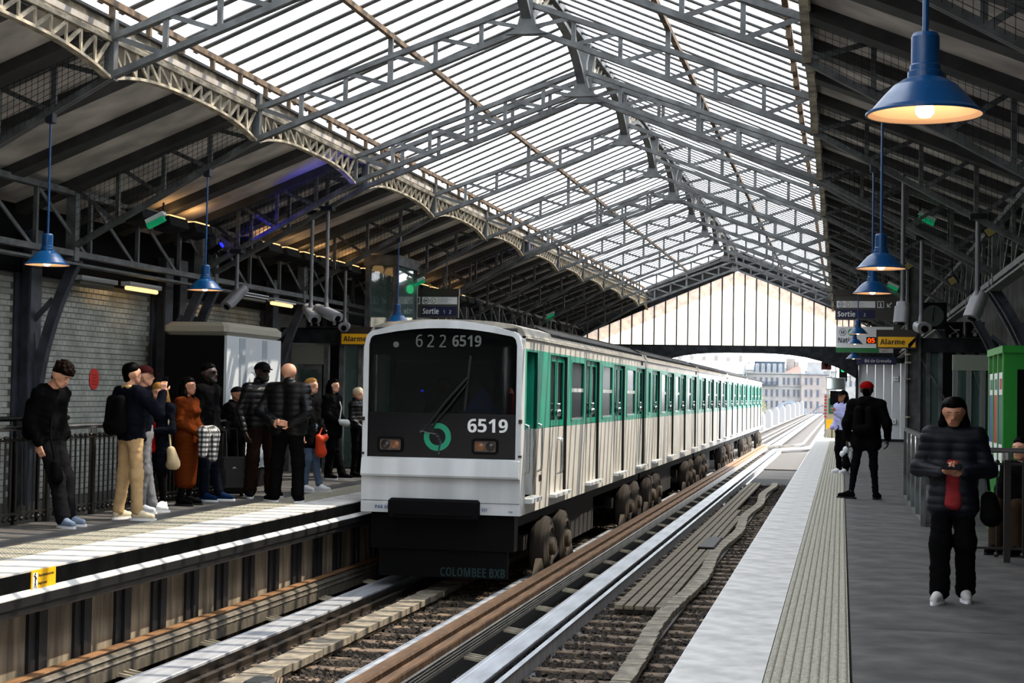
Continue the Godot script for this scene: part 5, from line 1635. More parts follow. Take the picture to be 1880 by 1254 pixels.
func exit_sign(at: Vector3, label: String, w: float, numbers: String, mirror: int) -> void:
	var navy := mat("sign_navy", Color(0.05, 0.07, 0.24), 0.5)
	var white: Material = mats.print_white
	var grey := mat("sign_grey", Color(0.24, 0.23, 0.21), 0.5)
	var s := thing("exit_sign", label, "sign", at, 0.0, "blue exit signs")
	var h := w * 0.43
	slab(s, "panel", Vector3(-w / 2, 0, -0.09), Vector3(w / 2, h, 0.0), grey)
	slab(s, "top_band", Vector3(-w / 2 - 0.01, h - 0.13, -0.1), Vector3(w / 2 + 0.01, h + 0.02, 0.012), mat("sign_brown", Color(0.17, 0.14, 0.12), 0.5))
	var x0 := -w / 2 + 0.03 if mirror < 0 else w / 2 - 0.03 - w * 0.55
	slab(s, "navy_strip", Vector3(x0, 0.04, 0.0), Vector3(x0 + w * 0.55, 0.23, 0.006), navy)
	words(s, "lettering", "Sortie", white, Transform3D(Basis(), Vector3(x0 + w * 0.14, 0.075, 0.008)), Vector2(w * 0.25, 0.125))
	words(s, "exit_number", numbers, white, Transform3D(Basis(), Vector3(x0 + w * 0.40, 0.085, 0.008)), Vector2(0.0, 0.07), false)
	slab(s, "white_strip", Vector3(x0, 0.28, 0.0), Vector3(x0 + w * 0.55, 0.43, 0.006), white)
	for k in 2:
		disc(s, "line_ring", Vector3(x0 + 0.09 + k * 0.15, 0.355, 0.006), 0.062, navy if k == 0 else mat("ring_brown", Color(0.45, 0.33, 0.2), 0.5))
		disc(s, "line_disc", Vector3(x0 + 0.09 + k * 0.15, 0.355, 0.008), 0.05, white)
	words(s, "line_letters", "RER", navy, Transform3D(Basis(), Vector3(x0 + 0.09, 0.335, 0.016)), Vector2(0.075, 0.04))
	words(s, "line_letters", "C", mats.ring_brown, Transform3D(Basis(), Vector3(x0 + 0.24, 0.325, 0.016)), Vector2(0.0, 0.06))
	var tiny := ["Pontoise", "Versailles Chateau", "Massy-Palaiseau", "Dourdan, Etampes"]
	for k in 4: words(s, "small_lettering", tiny[k], mats.print_dark, Transform3D(Basis(), Vector3(x0 + 0.33 + 0.11 + (k % 2) * 0.03, 0.395 - k * 0.034, 0.008)), Vector2(0.22 + (k % 2) * 0.08, 0.022), false)
	# pictogram and arrow
	var px := x0 + w * 0.55 + 0.12 if mirror < 0 else x0 - 0.12
	slab(s, "pictogram", Vector3(px - 0.075, 0.28, 0.0), Vector3(px + 0.075, 0.43, 0.005), white)
	slab(s, "pictogram_inner", Vector3(px - 0.06, 0.295, 0.005), Vector3(px + 0.06, 0.415, 0.007), grey)
	var fg := MB.new()
	fg.box(Vector3(px - 0.018, 0.30, 0.007), Vector3(px + 0.018, 0.375, 0.011))
	fg.ball(Vector3(px, 0.392, 0.008), Vector3(0.014, 0.014, 0.004), 8, 5)
	part(s, "figure", fg, white)
	var ax := px + 0.2 * (1 if mirror < 0 else -1)
	var ar := MB.new()
	ar.bar(Vector3(ax + 0.045, 0.40, 0.004), Vector3(ax - 0.045, 0.31, 0.004), 0.022, 0.006, Vector3.BACK)
	ar.bar(Vector3(ax - 0.05, 0.31, 0.004), Vector3(ax - 0.05, 0.38, 0.004), 0.022, 0.006, Vector3.BACK)
	ar.bar(Vector3(ax - 0.06, 0.305, 0.004), Vector3(ax + 0.02, 0.305, 0.004), 0.022, 0.006, Vector3.BACK)
	part(s, "arrow", ar, white)
	for sx in [-0.3, 0.3]: stick(s, "hanger", Vector3(sx * w, h, -0.04), Vector3(sx * w, h + 0.85, -0.04), 0.025, 0.025, mats.iron)

func alarm_sign(at: Vector3, label: String) -> void:
	var s := thing("alarm_sign", label, "sign", at, 0.0, "yellow alarm signs")
	slab(s, "case", Vector3(-0.36, 0, -0.12), Vector3(0.36, 0.34, 0.0), mats.sign_brown)
	slab(s, "yellow_panel", Vector3(-0.33, 0.02, 0.0), Vector3(0.34, 0.21, 0.008), mats.sign_yellow)
	words(s, "lettering", "Alarme", mats.print_dark, Transform3D(Basis(), Vector3(-0.07, 0.07, 0.010)), Vector2(0.44, 0.1))
	var st := MB.new()
	st.prism(Transform3D(Basis(), Vector3(0, 0, 0.008)), PackedVector2Array([Vector2(0.21, 0.02), Vector2(0.25, 0.02), Vector2(0.34, 0.14), Vector2(0.34, 0.21), Vector2(0.21, 0.08)]), 0.004)
	part(s, "hatching", st, mats.black)

func build_signs() -> void:
	exit_sign(Vector3(0.62, 3.33, -38.0), "grey hanging exit sign with navy strip over the near platform", 1.56, "2", -1)
	exit_sign(Vector3(-8.5, 3.07, -33.0), "grey hanging exit sign over the far platform above the train", 1.36, "1   2", 1)
	alarm_sign(Vector3(0.975, 2.47, -30.75), "yellow alarm sign on the grey post of the near platform")
	alarm_sign(Vector3(-8.74, 2.36, -28.97), "yellow alarm sign half hidden by the train front")
	var n := thing("destination_sign", "white hanging destination sign with green stripe and orange countdown", "sign", Vector3(0.61, 2.83, -46.5))
	slab(n, "panel", Vector3(-0.78, 0, -0.1), Vector3(0.78, 0.72, 0.0), mats.print_white)
	slab(n, "green_stripe", Vector3(-0.78, 0.0, 0.0), Vector3(0.4, 0.13, 0.006), mat("sign_green", Color(0.08, 0.42, 0.22), 0.5))
	disc(n, "metro_ring", Vector3(-0.60, 0.56, 0.0), 0.1, mats.sign_navy)
	disc(n, "metro_disc", Vector3(-0.60, 0.56, 0.002), 0.088, mats.print_white)
	words(n, "metro_letter", "M", mats.sign_navy, Transform3D(Basis(), Vector3(-0.60, 0.515, 0.009)), Vector2(0.0, 0.09))
	disc(n, "line_disc", Vector3(-0.36, 0.56, 0.0), 0.1, mat("line_green", Color(0.30, 0.60, 0.36), 0.5))
	words(n, "line_number", "6", mats.print_dark, Transform3D(Basis(), Vector3(-0.36, 0.505, 0.007)), Vector2(0.0, 0.11))
	words(n, "lettering", "Nation", mats.sign_navy, Transform3D(Basis(), Vector3(-0.47, 0.27, 0.002)), Vector2(0.5, 0.145))
	slab(n, "display", Vector3(0.05, 0.25, 0.0), Vector3(0.35, 0.43, 0.005), mats.black)
	words(n, "countdown", "05", glow("led_orange", Color(1.0, 0.30, 0.03), 1.8), Transform3D(Basis(), Vector3(0.18, 0.275, 0.007)), Vector2(0.2, 0.125))
	slab(n, "notice", Vector3(0.40, 0.0, 0.0), Vector3(0.78, 0.16, 0.008), mat("notice", Color(0.70, 0.70, 0.68), 0.6))
	words(n, "notice_print", "EN SERVICE", mats.stripe_red, Transform3D(Basis(), Vector3(0.56, 0.10, 0.009)), Vector2(0.24, 0.03))
	words(n, "notice_print", "Voie 2", mats.print_dark, Transform3D(Basis(), Vector3(0.54, 0.03, 0.009)), Vector2(0.16, 0.04))
	for sx in [-0.6, 0.6]: stick(n, "hanger", Vector3(sx, 0.72, -0.05), Vector3(sx, 1.6, -0.05), 0.025, 0.025, mats.iron)
	var nb := thing("station_name_board", "dim navy board with white lettering under the arched beam", "sign", Vector3(1.05, 2.62, -52.0))
	slab(nb, "board", Vector3(-0.6, 0, -0.06), Vector3(0.6, 0.22, 0.0), mats.sign_navy)
	words(nb, "lettering", "Bd de Grenelle", mats.print_white, Transform3D(Basis(), Vector3(0.05, 0.06, 0.002)), Vector2(0.8, 0.1), false)
	for sx in [-0.5, 0.5]: stick(nb, "hanger", Vector3(sx, 0.2, -0.03), Vector3(sx, 1.9, -0.03), 0.02, 0.02, mats.iron)
	var ex := thing("running_man_sign", "small lit green escape sign above the pale end partition", "sign", Vector3(1.9, 2.9, Z_GABLE + 0.12))
	slab(ex, "case", Vector3(-0.2, 0, -0.06), Vector3(0.2, 0.22, 0.0), mats.soft_black)
	slab(ex, "green_face", Vector3(-0.185, 0.015, 0.0), Vector3(0.185, 0.205, 0.01), glow("escape_green", Color(0.02, 0.55, 0.35), 0.9))
	var rm := MB.new()
	rm.bar(Vector3(-0.06, 0.08, 0.014), Vector3(-0.03, 0.14, 0.014), 0.03, 0.005, Vector3.BACK)
	rm.bar(Vector3(-0.06, 0.09, 0.014), Vector3(-0.12, 0.05, 0.014), 0.02, 0.005, Vector3.BACK)
	rm.bar(Vector3(-0.05, 0.09, 0.014), Vector3(-0.02, 0.04, 0.014), 0.02, 0.005, Vector3.BACK)
	rm.ball(Vector3(-0.02, 0.165, 0.014), Vector3(0.018, 0.018, 0.004), 8, 5)
	rm.bar(Vector3(0.04, 0.11, 0.014), Vector3(0.14, 0.11, 0.014), 0.02, 0.005, Vector3.BACK)
	part(ex, "running_figure", rm, glow("escape_white", Color(0.7, 1.0, 0.9), 1.0))
	for q in [[1.94, 2.3, "small pale box high on the end partition"], [1.87, 0.74, "small pale box low on the end partition"]]:
		var wb := thing("wall_box", q[2], "box", Vector3(q[0], q[1], Z_GABLE - 0.15))
		var bb := MB.new()
		bb.bevel(Vector3(-0.09, -0.1, 0.0), Vector3(0.09, 0.1, 0.08), 0.015)
		part(wb, "case", bb, mats.print_white)
		slab(wb, "cover_screw", Vector3(-0.02, -0.02, 0.08), Vector3(0.02, 0.02, 0.09), mats.iron)
# ---------- furniture

func cctv(label: String, cam: Vector3, top: float, dir: Vector3, s := 1.0) -> void:
	var c := thing("security_camera", label, "camera", cam, 0.0, "security cameras on poles")
	var p := MB.new()
	p.tube([Vector3(0, 0.12, 0), Vector3(0, top - cam.y, 0)], 0.028, 10)
	part(c, "pole", p, mat("pole_grey", Color(0.38, 0.38, 0.39), 0.45, 0.3))
	var f := MB.new()
	f.lathe(Transform3D(), [Vector2(0.05, 0.04), Vector2(0.045, 0.08), Vector2(0.03, 0.16), Vector2(0.028, 0.2)], 12)
	part(c, "swivel", f, mats.pole_grey)
	slab(c, "ceiling_plate", Vector3(-0.09, top - cam.y - 0.03, -0.09), Vector3(0.09, top - cam.y + 0.03, 0.09), mats.iron_dark)
	var b := Basis.looking_at(dir.normalized(), Vector3.UP)
	var h := MB.new()
	var prof := round_frame(0.17, 0.15, 0.06, 0.02)
	h.prism(Transform3D(b, b * Vector3(0, 0, -0.2) * s), prof[0], 0.4 * s)
	part(c, "housing", h, mat("cctv_grey", Color(0.47, 0.47, 0.48), 0.4))
	var hd := MB.new()
	hd.prism(Transform3D(b, b * Vector3(0, 0.02, -0.26) * s), round_frame(0.2, 0.14, 0.06, 0.02)[0], 0.36 * s)
	part(c, "sun_hood", hd, mats.cctv_grey)
	var l := MB.new()
	l.lathe(Transform3D(b * Basis(Vector3.RIGHT, -PI / 2), b * Vector3(0, 0.0, -0.25) * s), [Vector2(0.05, 0.0), Vector2(0.05, 0.02), Vector2(0.0, 0.03)], 14)
	part(c, "lens", l, mats.black)

func railing(parent: Node3D, a: Vector3, b: Vector3, h: float, gap: float, posts: Array) -> void:
	var d := (b - a)
	var n := int(d.length() / gap)
	var t := MB.new()
	t.tube([a + Vector3(0, h, 0), b + Vector3(0, h, 0)], 0.026, 10)
	part(parent, "handrail", t, mats.chrome)
	for y in [h - 0.13, 0.13]:
		stick(parent, "cross_rail", a + Vector3(0, y, 0), b + Vector3(0, y, 0), 0.04, 0.022, mats.dark_steel)
	if not shared.has("baluster"):
		var m := MB.new()
		m.tube([Vector3(0, 0.09, 0), Vector3(0, 0.92, 0)], 0.012, 6)
		m.ball(Vector3(0, 0.945, 0), Vector3.ONE * 0.026, 8, 6)
		m.ball(Vector3(0, 0.07, 0), Vector3.ONE * 0.026, 8, 6)
		shared["baluster"] = m.mesh()
	for i in n:
		put(parent, "baluster", shared["baluster"], mats.dark_steel, Transform3D(Basis(), a + d * ((i + 0.5) / n)))
	for u in posts:
		var p := a + d * (u as float)
		slab(parent, "post", p + Vector3(-0.03, 0, -0.03), p + Vector3(0.03, h - 0.02, 0.03), mats.dark_steel)
		var r := MB.new()
		r.tube([p + Vector3(0, h - 0.02, 0), p + Vector3(0, h - 0.09, 0)], 0.05, 12)
		part(parent, "post_collar", r, mats.chrome)

func build_left_furniture() -> void:
	# railing round the stair well
	var f := thing("stair_railing", "dark steel railing with ball finials round the far stair well", "railing")
	railing(f, Vector3(-8.72, 0, -13.2), Vector3(-8.72, 0, -22.6), 1.05, 0.125, [0.02, 0.2, 0.4, 0.52, 0.7, 0.98])
	var g := thing("inner_railing", "short black handrail behind the leaning boy, inside the stair well", "railing")
	var t := MB.new()
	t.tube([Vector3(-9.5, 1.12, -13.4), Vector3(-9.5, 1.12, -19.0)], 0.03, 8)
	part(g, "handrail", t, mats.black)
	for k in 10: stick(g, "baluster", Vector3(-9.5, -1.5, -13.6 - k * 0.58), Vector3(-9.5, 1.1, -13.6 - k * 0.58), 0.03, 0.03, mats.black)
	# red disc, posters and notices on the wall
	var rd := MB.new()
	rd.lathe(Transform3D(Basis(Vector3.FORWARD, PI / 2), Vector3(WALL_L + 0.002, 1.62, -21.35)), [Vector2(0.0, 0.0), Vector2(0.15, 0.0), Vector2(0.15, 0.006), Vector2(0.0, 0.006)], 28)
	var ro := thing("round_notice", "round red notice stuck on the white tiled wall", "notice", Vector3.ZERO)
	part(ro, "disc", rd, mat("notice_red", Color(0.78, 0.20, 0.16), 0.6))
	for k in 4: slab(ro, "print_line", Vector3(WALL_L + 0.008, 1.54 + k * 0.045, -21.43 + k * 0.01), Vector3(WALL_L + 0.011, 1.552 + k * 0.045, -21.27 - k * 0.01), mat("print_red", Color(0.5, 0.1, 0.08), 0.6))
	var nt := thing("wall_notice", "yellow and green notice on the wall behind the blonde girl", "notice", Vector3(WALL_L + 0.01, 1.72, -23.68))
	slab(nt, "sheet", Vector3(0, -0.2, -0.11), Vector3(0.006, 0.2, 0.11), mats.print_white)
	slab(nt, "yellow_field", Vector3(0.006, -0.05, -0.09), Vector3(0.009, 0.15, 0.09), mat("notice_yellow", Color(0.75, 0.75, 0.1), 0.6))
	slab(nt, "green_field", Vector3(0.006, -0.19, -0.09), Vector3(0.009, -0.07, 0.09), mat("notice_green", Color(0.3, 0.55, 0.15), 0.6))
	var n2 := thing("wall_notice", "tall grey notice board between the bracket and the dark kiosk", "notice", Vector3(WALL_L + 0.01, 1.3, -24.6))
	slab(n2, "dark_board", Vector3(0, -0.5, -0.16), Vector3(0.01, 0.25, 0.16), mat("board_grey", Color(0.16, 0.17, 0.18), 0.6))
	slab(n2, "white_board", Vector3(0, 0.28, -0.16), Vector3(0.01, 0.68, 0.16), mats.print_white)
	slab(n2, "symbol", Vector3(0.01, 0.34, -0.07), Vector3(0.013, 0.46, 0.07), mat("symbol_red", Color(0.45, 0.25, 0.25), 0.6))
	for k in 7: slab(n2, "text_line", Vector3(0.01, -0.42 + k * 0.09, -0.12), Vector3(0.013, -0.40 + k * 0.09, 0.12), mats.iron)
	# kiosk with black side and white front
	var k := thing("kiosk", "tall kiosk with black side and rounded white front panel", "kiosk", Vector3(-8.9, 0, -22.75))
	slab(k, "body", Vector3(-0.95, 0, -2.36), Vector3(-0.02, 2.3, 0.0), mats.soft_black)
	var kt := MB.new()
	kt.bevel(Vector3(-0.98, 2.3, -2.4), Vector3(0.03, 2.5, 0.02), 0.06)
	part(k, "top", kt, mat("kiosk_top", Color(0.60, 0.58, 0.52), 0.6))
	slab(k, "front_panel", Vector3(-0.02, 0.3, -2.36), Vector3(0.02, 2.3, 0.0), mat("kiosk_white", Color(0.72, 0.74, 0.75), 0.5))
	for q in [[-0.5, -0.76, 0.006], [-1.5, -1.72, 0.006]]:
		slab(k, "grey_stripe", Vector3(0.02, 0.3, q[1]), Vector3(0.024, 2.28, q[0]), mat("kiosk_grey", Color(0.56, 0.59, 0.62), 0.5))
	for q in [[-1.05, 1.5, 0.5], [-2.0, 1.1, 0.55]]:
		var b := MB.new()
		b.lathe(Transform3D(Basis(Vector3.FORWARD, PI / 2), Vector3(0.024, q[1], q[0])), [Vector2(q[2] * 0.55, 0.0), Vector2(q[2] * 0.75, 0.0), Vector2(q[2] * 0.75, 0.004), Vector2(q[2] * 0.55, 0.004)], 28)
		part(k, "curved_stripe", b, mats.kiosk_grey)
	slab(k, "plinth", Vector3(-0.9, 0, -2.3), Vector3(0.0, 0.3, -0.05), mats.soft_black)
	# lift with glass tower
	var l := thing("lift_tower", "glazed lift tower with grey steel corner posts on far platform", "lift", Vector3(-8.9, 0, -31.0))
	for q in [[-0.28, 0.0], [0.28, 0.0], [-0.28, -1.5], [0.28, -1.5]]:
		slab(l, "corner_post", Vector3(q[0] - 0.05, 0, q[1] - 0.05), Vector3(q[0] + 0.05, 4.15, q[1] + 0.05), mats.iron)
	slab(l, "pane", Vector3(-0.23, 0.1, -0.008), Vector3(0.23, 4.0, 0.008), mats.clear_glass)
	for x in [-0.28, 0.28]: slab(l, "pane", Vector3(x - 0.008, 0.1, -1.45), Vector3(x + 0.008, 4.0, -0.05), mats.clear_glass)
	slab(l, "head_beam", Vector3(-0.36, 4.0, -1.58), Vector3(0.36, 4.2, 0.07), mats.iron)
	slab(l, "car_wall", Vector3(-0.22, 0.0, -1.4), Vector3(0.22, 2.4, -1.35), mats.cabin_light)
	# porch: beam with pictograms, door frame and glass
	var p := thing("stair_porch", "dark porch with glazed doors behind the waiting women", "porch", Vector3(0, 0, -29.2))
	slab(p, "beam", Vector3(WALL_L, 2.4, -0.1), Vector3(-8.45, 2.68, 0.1), mats.iron_dark)
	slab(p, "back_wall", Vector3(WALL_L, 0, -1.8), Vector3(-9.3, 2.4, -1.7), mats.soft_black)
	for x in [-10.15, -9.42, -9.12, -8.75, -8.5]: slab(p, "post", Vector3(x - 0.045, 0, -0.05), Vector3(x + 0.045, 2.4, 0.05), mats.iron)
	slab(p, "header", Vector3(-10.1, 2.0, -0.04), Vector3(-9.42, 2.36, 0.04), mat("porch_header", Color(0.45, 0.45, 0.41), 0.6))
	slab(p, "door_leaf", Vector3(-9.98, 0, -0.03), Vector3(-9.52, 2.0, 0.02), mats.iron)
	slab(p, "door_pane", Vector3(-9.92, 0.9, 0.02), Vector3(-9.58, 1.9, 0.03), mats.clear_glass)
	slab(p, "pane", Vector3(-9.07, 0.1, -0.01), Vector3(-8.8, 2.4, 0.01), mats.clear_glass)
	pictogram(Vector3(-9.62, 2.68, -29.05), "black pictogram panel with a crossed-out pram above the porch", 0)
	pictogram(Vector3(-9.24, 2.68, -29.05), "black pictogram panel with a standing figure above the porch", 1)
	cctv("grey security camera turned aside, nearer of the pair over the kiosk", Vector3(-8.02, 2.70, -24.0), 4.25, Vector3(0.5, -0.45, 0.75))
	cctv("grey security camera with white hood on the straight pole", Vector3(-7.74, 2.70, -23.9), 4.3, Vector3(0.75, -0.3, 0.45), 1.1)
	cctv("small grey bullet camera beside the yellow alarm sign", Vector3(-8.78, 2.66, -28.2), 3.72, Vector3(0.25, -0.12, 1.0), 0.8)
	cctv("grey security camera hanging near the lit tube lights", Vector3(-9.0, 2.92, -23.4), 3.6, Vector3(-0.3, -0.6, 0.6))
	# rolling suitcase
	var s := thing("suitcase", "dark brown rolling suitcase standing between the waiting people", "suitcase", Vector3(-8.35, 0, -21.75), 0.5)
	var sb := MB.new()
	sb.bevel(Vector3(-0.17, 0.06, -0.13), Vector3(0.17, 0.56, 0.13), 0.03)
	var sp := part(s, "shell", sb, mat("case_brown", Color(0.11, 0.09, 0.08), 0.7))
	sp.rotation.x = -0.22
	slab(s, "front_pocket", Vector3(-0.13, 0.14, 0.13), Vector3(0.13, 0.4, 0.16), mats.case_brown)
	disc(s, "badge", Vector3(0.0, 0.40, 0.10), 0.03, mats.chrome)
	for x in [-0.13, 0.13]:
		var w := MB.new()
		w.lathe(Transform3D(Basis(Vector3.FORWARD, PI / 2), Vector3(x, 0.05, -0.1)), [Vector2(0.0, -0.02), Vector2(0.05, -0.02), Vector2(0.05, 0.02), Vector2(0.0, 0.02)], 14)
		part(s, "wheel", w, mats.rubber)
		stick(s, "pull_rod", Vector3(x * 0.6, 0.5, -0.12), Vector3(x * 0.6, 0.95, -0.3), 0.014, 0.014, mats.dark_steel)
	stick(s, "pull_handle", Vector3(-0.09, 0.95, -0.3), Vector3(0.09, 0.95, -0.3), 0.025, 0.025, mats.rubber)

func pictogram(at: Vector3, label: String, kind: int) -> void:
	var s := thing("pictogram_panel", label, "sign", at, 0.0, "black pictogram panels")
	slab(s, "panel", Vector3(-0.17, 0, -0.03), Vector3(0.17, 0.31, 0.0), mats.soft_black)
	var f := MB.new()
	for e in [[-0.16, 0.01, 0.16, 0.016], [-0.16, 0.294, 0.16, 0.30], [-0.16, 0.01, -0.154, 0.30], [0.154, 0.01, 0.16, 0.30]]:
		f.box(Vector3(e[0], e[1], 0.0), Vector3(e[2], e[3], 0.004))
	part(s, "border", f, mats.iron)
	var g := MB.new()
	if kind == 0:
		g.bar(Vector3(-0.08, 0.24, 0.004), Vector3(0.09, 0.07, 0.004), 0.016, 0.005, Vector3.BACK)
		g.bar(Vector3(-0.07, 0.07, 0.004), Vector3(0.06, 0.15, 0.004), 0.012, 0.005, Vector3.BACK)
		g.bar(Vector3(0.0, 0.16, 0.004), Vector3(0.1, 0.16, 0.004), 0.03, 0.005, Vector3.BACK)
		for x in [-0.07, 0.07]: g.ball(Vector3(x, 0.05, 0.004), Vector3(0.022, 0.022, 0.004), 10, 5)
	else:
		g.box(Vector3(-0.03, 0.05, 0.0), Vector3(0.03, 0.2, 0.005))
		g.box(Vector3(-0.06, 0.12, 0.0), Vector3(0.06, 0.15, 0.005))
		g.ball(Vector3(0, 0.235, 0.003), Vector3(0.025, 0.025, 0.004), 10, 5)
	part(s, "symbol", g, mat("symbol_grey", Color(0.5, 0.5, 0.5), 0.6))

func build_right_furniture() -> void:
	# grey post with a beam: the porch of the near stairs
	var p := thing("porch_frame", "grey steel post and beam of the near platform's stair porch", "porch", Vector3(0, 0, -31.0))
	var ib := MB.new()
	ib.box(Vector3(1.15, 0, -0.13), Vector3(1.19, 4.0, 0.13))
	ib.box(Vector3(1.38, 0, -0.13), Vector3(1.42, 4.0, 0.13))
	ib.box(Vector3(1.17, 0, -0.015), Vector3(1.4, 4.0, 0.015))
	part(p, "post", ib, mats.iron)
	for y in [1.2, 1.9, 2.2, 2.35]: slab(p, "strap", Vector3(1.13, y, 0.10), Vector3(1.24, y + 0.03, 0.145), mats.iron_cream)
	slab(p, "beam", Vector3(1.40, 2.41, -0.05), Vector3(WALL_R, 2.67, 0.08), mats.iron_dark)
	for x in [1.56, 1.78, 2.1, 2.5]: slab(p, "mullion", Vector3(x - 0.035, 0, -0.05), Vector3(x + 0.035, 2.41, 0.03), mats.iron)
	slab(p, "pane", Vector3(1.42, 0.1, -0.02), Vector3(1.75, 2.4, 0.0), mats.clear_glass)
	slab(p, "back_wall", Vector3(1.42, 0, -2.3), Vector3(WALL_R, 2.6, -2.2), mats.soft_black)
	stick(p, "brace", Vector3(1.42, 2.3, 0.06), Vector3(2.0, 1.3, 0.06), 0.03, 0.03, mats.iron)
	# nearer glazed door frame
	var d := thing("glazed_door", "glazed door with pale header behind the woman with a phone", "door", Vector3(0, 0, -26.2))
	slab(d, "header", Vector3(1.68, 2.0, -0.05), Vector3(2.4, 2.24, 0.04), mat("door_header", Color(0.50, 0.52, 0.47), 0.5))
	for x in [1.72, 1.93, 2.14, 2.36]: slab(d, "stile", Vector3(x - 0.035, 0, -0.04), Vector3(x + 0.035, 2.0, 0.04), mat("door_grey", Color(0.40, 0.42, 0.40), 0.5))
	for x in [1.76, 1.97, 2.18]: slab(d, "pane", Vector3(x, 0.05, -0.008), Vector3(x + 0.14, 2.0, 0.008), mats.clear_glass)
	# screen wall along the stairs: base of the glazed enclosure
	var e := thing("stair_screen", "low glazed screen with steel frame along the near stairs", "screen", Vector3(0.98, 0, -20.4))
	slab(e, "base_rail", Vector3(-0.03, 0, -5.6), Vector3(0.03, 0.06, 0.0), mats.iron)
	slab(e, "top_rail", Vector3(-0.03, 1.05, -5.6), Vector3(0.03, 1.1, 0.0), mats.iron)
	for k in 5: slab(e, "post", Vector3(-0.03, 0, -k * 1.4 - 0.03), Vector3(0.03, 1.1, -k * 1.4 + 0.03), mats.iron)
	for k in 4: slab(e, "pane", Vector3(-0.006, 0.06, -k * 1.4 - 1.37), Vector3(0.006, 1.05, -k * 1.4 - 0.03), mats.clear_glass)
	# railing across the platform
	var f := thing("stair_railing", "steel railing with round collars beside the woman with a phone", "railing")
	railing(f, Vector3(1.10, 0, -16.2), Vector3(2.78, 0, -16.2), 1.06, 0.235, [0.02, 0.27, 0.62, 0.98])
	# bright green booth
	var b := thing("green_booth", "bright green booth with posters on its narrow glazed side", "booth", Vector3(1.74, 0, -18.6))
	var green := mat("booth_green", Color(0.03, 0.50, 0.10), 0.45)
	slab(b, "front_frame", Vector3(0.0, 0.0, -0.05), Vector3(1.04, 2.1, 0.0), green)
	slab(b, "dark_panel", Vector3(0.14, 0.1, 0.0), Vector3(1.0, 1.88, 0.012), mats.black)
	slab(b, "roof", Vector3(-0.02, 2.06, -1.9), Vector3(1.04, 2.14, 0.03), green)
	for k in 4: slab(b, "side_post", Vector3(-0.01, 0.0, -0.09 - k * 0.58), Vector3(0.04, 2.06, -0.03 - k * 0.58), mat("booth_pale", Color(0.28, 0.58, 0.27), 0.5))
	for k in 3:
		var z := -0.12 - k * 0.58
		slab(b, "poster", Vector3(0.0, 0.75, z - 0.46), Vector3(0.012, 1.85, z), mats.print_white)
		slab(b, "poster_picture", Vector3(-0.004, 1.05, z - 0.42), Vector3(0.0, 1.6, z - 0.04), [mat("poster_teal", Color(0.06, 0.36, 0.34), 0.5), mat("poster_red", Color(0.62, 0.14, 0.18), 0.5), mat("poster_blue", Color(0.12, 0.28, 0.5), 0.5)][k])
		slab(b, "poster_title", Vector3(-0.004, 1.66, z - 0.36), Vector3(0.0, 1.78, z - 0.1), [mats.poster_red, mats.poster_teal, mats.poster_teal][k])
	slab(b, "side_base", Vector3(0.0, 0.0, -1.85), Vector3(0.04, 0.7, -0.05), green)
	# clock
	var c := thing("clock", "round station clock in a black square case", "clock", Vector3(1.6, 3.05, -30.3))
	slab(c, "case", Vector3(-0.24, -0.24, -0.1), Vector3(0.24, 0.24, 0.0), mats.soft_black)
	disc(c, "face", Vector3(0, 0, 0.0), 0.19, mat("clock_face", Color(0.20, 0.23, 0.21), 0.3))
	for k in 12: stick(c, "hour_mark", Vector3(sin(TAU * k / 12) * 0.15, cos(TAU * k / 12) * 0.15, 0.009), Vector3(sin(TAU * k / 12) * 0.175, cos(TAU * k / 12) * 0.175, 0.009), 0.012, 0.004, mats.iron, Vector3.BACK)
	stick(c, "hour_hand", Vector3.ZERO + Vector3(0, 0, 0.01), Vector3(0.0, -0.1, 0.01), 0.02, 0.004, mats.black, Vector3.BACK)
	stick(c, "minute_hand", Vector3.ZERO + Vector3(0, 0, 0.012), Vector3(0.02, 0.15, 0.012), 0.014, 0.004, mats.black, Vector3.BACK)
	stick(c, "bracket", Vector3(-0.1, 0.2, -0.06), Vector3(-0.2, 0.2, -0.66), 0.04, 0.04, mats.iron_dark)
	pictogram(Vector3(2.0, 2.66, -30.85), "black pictogram panel with a pram on the near porch beam", 0)
	pictogram(Vector3(2.37, 2.66, -30.85), "black pictogram panel with a standing figure on the near porch beam", 1)
	cctv("grey security camera pointing down in front of the exit sign", Vector3(0.77, 2.68, -22.0), 4.6, Vector3(-0.1, -1.0, 0.25), 0.62)
	cctv("small bullet camera above the yellow alarm sign", Vector3(1.1, 2.56, -23.95), 3.84, Vector3(0.2, -0.15, 1.0), 0.75)
	cctv("grey security camera seen edge on beside the clock", Vector3(1.5, 2.62, -19.2), 3.62, Vector3(-0.35, -0.9, 0.3), 0.7)
	for q in [[1.15, 3.95, -30.0], [1.75, 3.5, -27.5], [1.95, 3.85, -23.0]]:
		var fl := thing("flood_light", {1.15: "small square floodlight under the near roof, left of the grey post", 1.75: "small lit square floodlight above the clock", 1.95: "dim square floodlight under the near roof trusses"}[q[0]], "light", Vector3(q[0], q[1], q[2]))
		var lb := Basis(Vector3.RIGHT, 0.5) * Basis(Vector3.BACK, 0.6)
		put(fl, "case", unit_box(), mats.iron_dark, Transform3D(lb.scaled_local(Vector3(0.15, 0.15, 0.07)), Vector3.ZERO))
		put(fl, "glass", unit_box(), glow("flood_dim", Color(0.36, 0.33, 0.2), 0.3), Transform3D(lb.scaled_local(Vector3(0.11, 0.11, 0.02)), lb * Vector3(0, 0, 0.045)))
		stick(fl, "arm", Vector3(0, 0, -0.03), Vector3(0, 5.06 - 0.4 * (q[0] - XC - 3.4) - q[1] + yo(q[2]), -0.03), 0.02, 0.02, mats.iron_dark)
# ---------- people: smooth bodies meshed from tapered bones

var folds := FastNoiseLite.new()

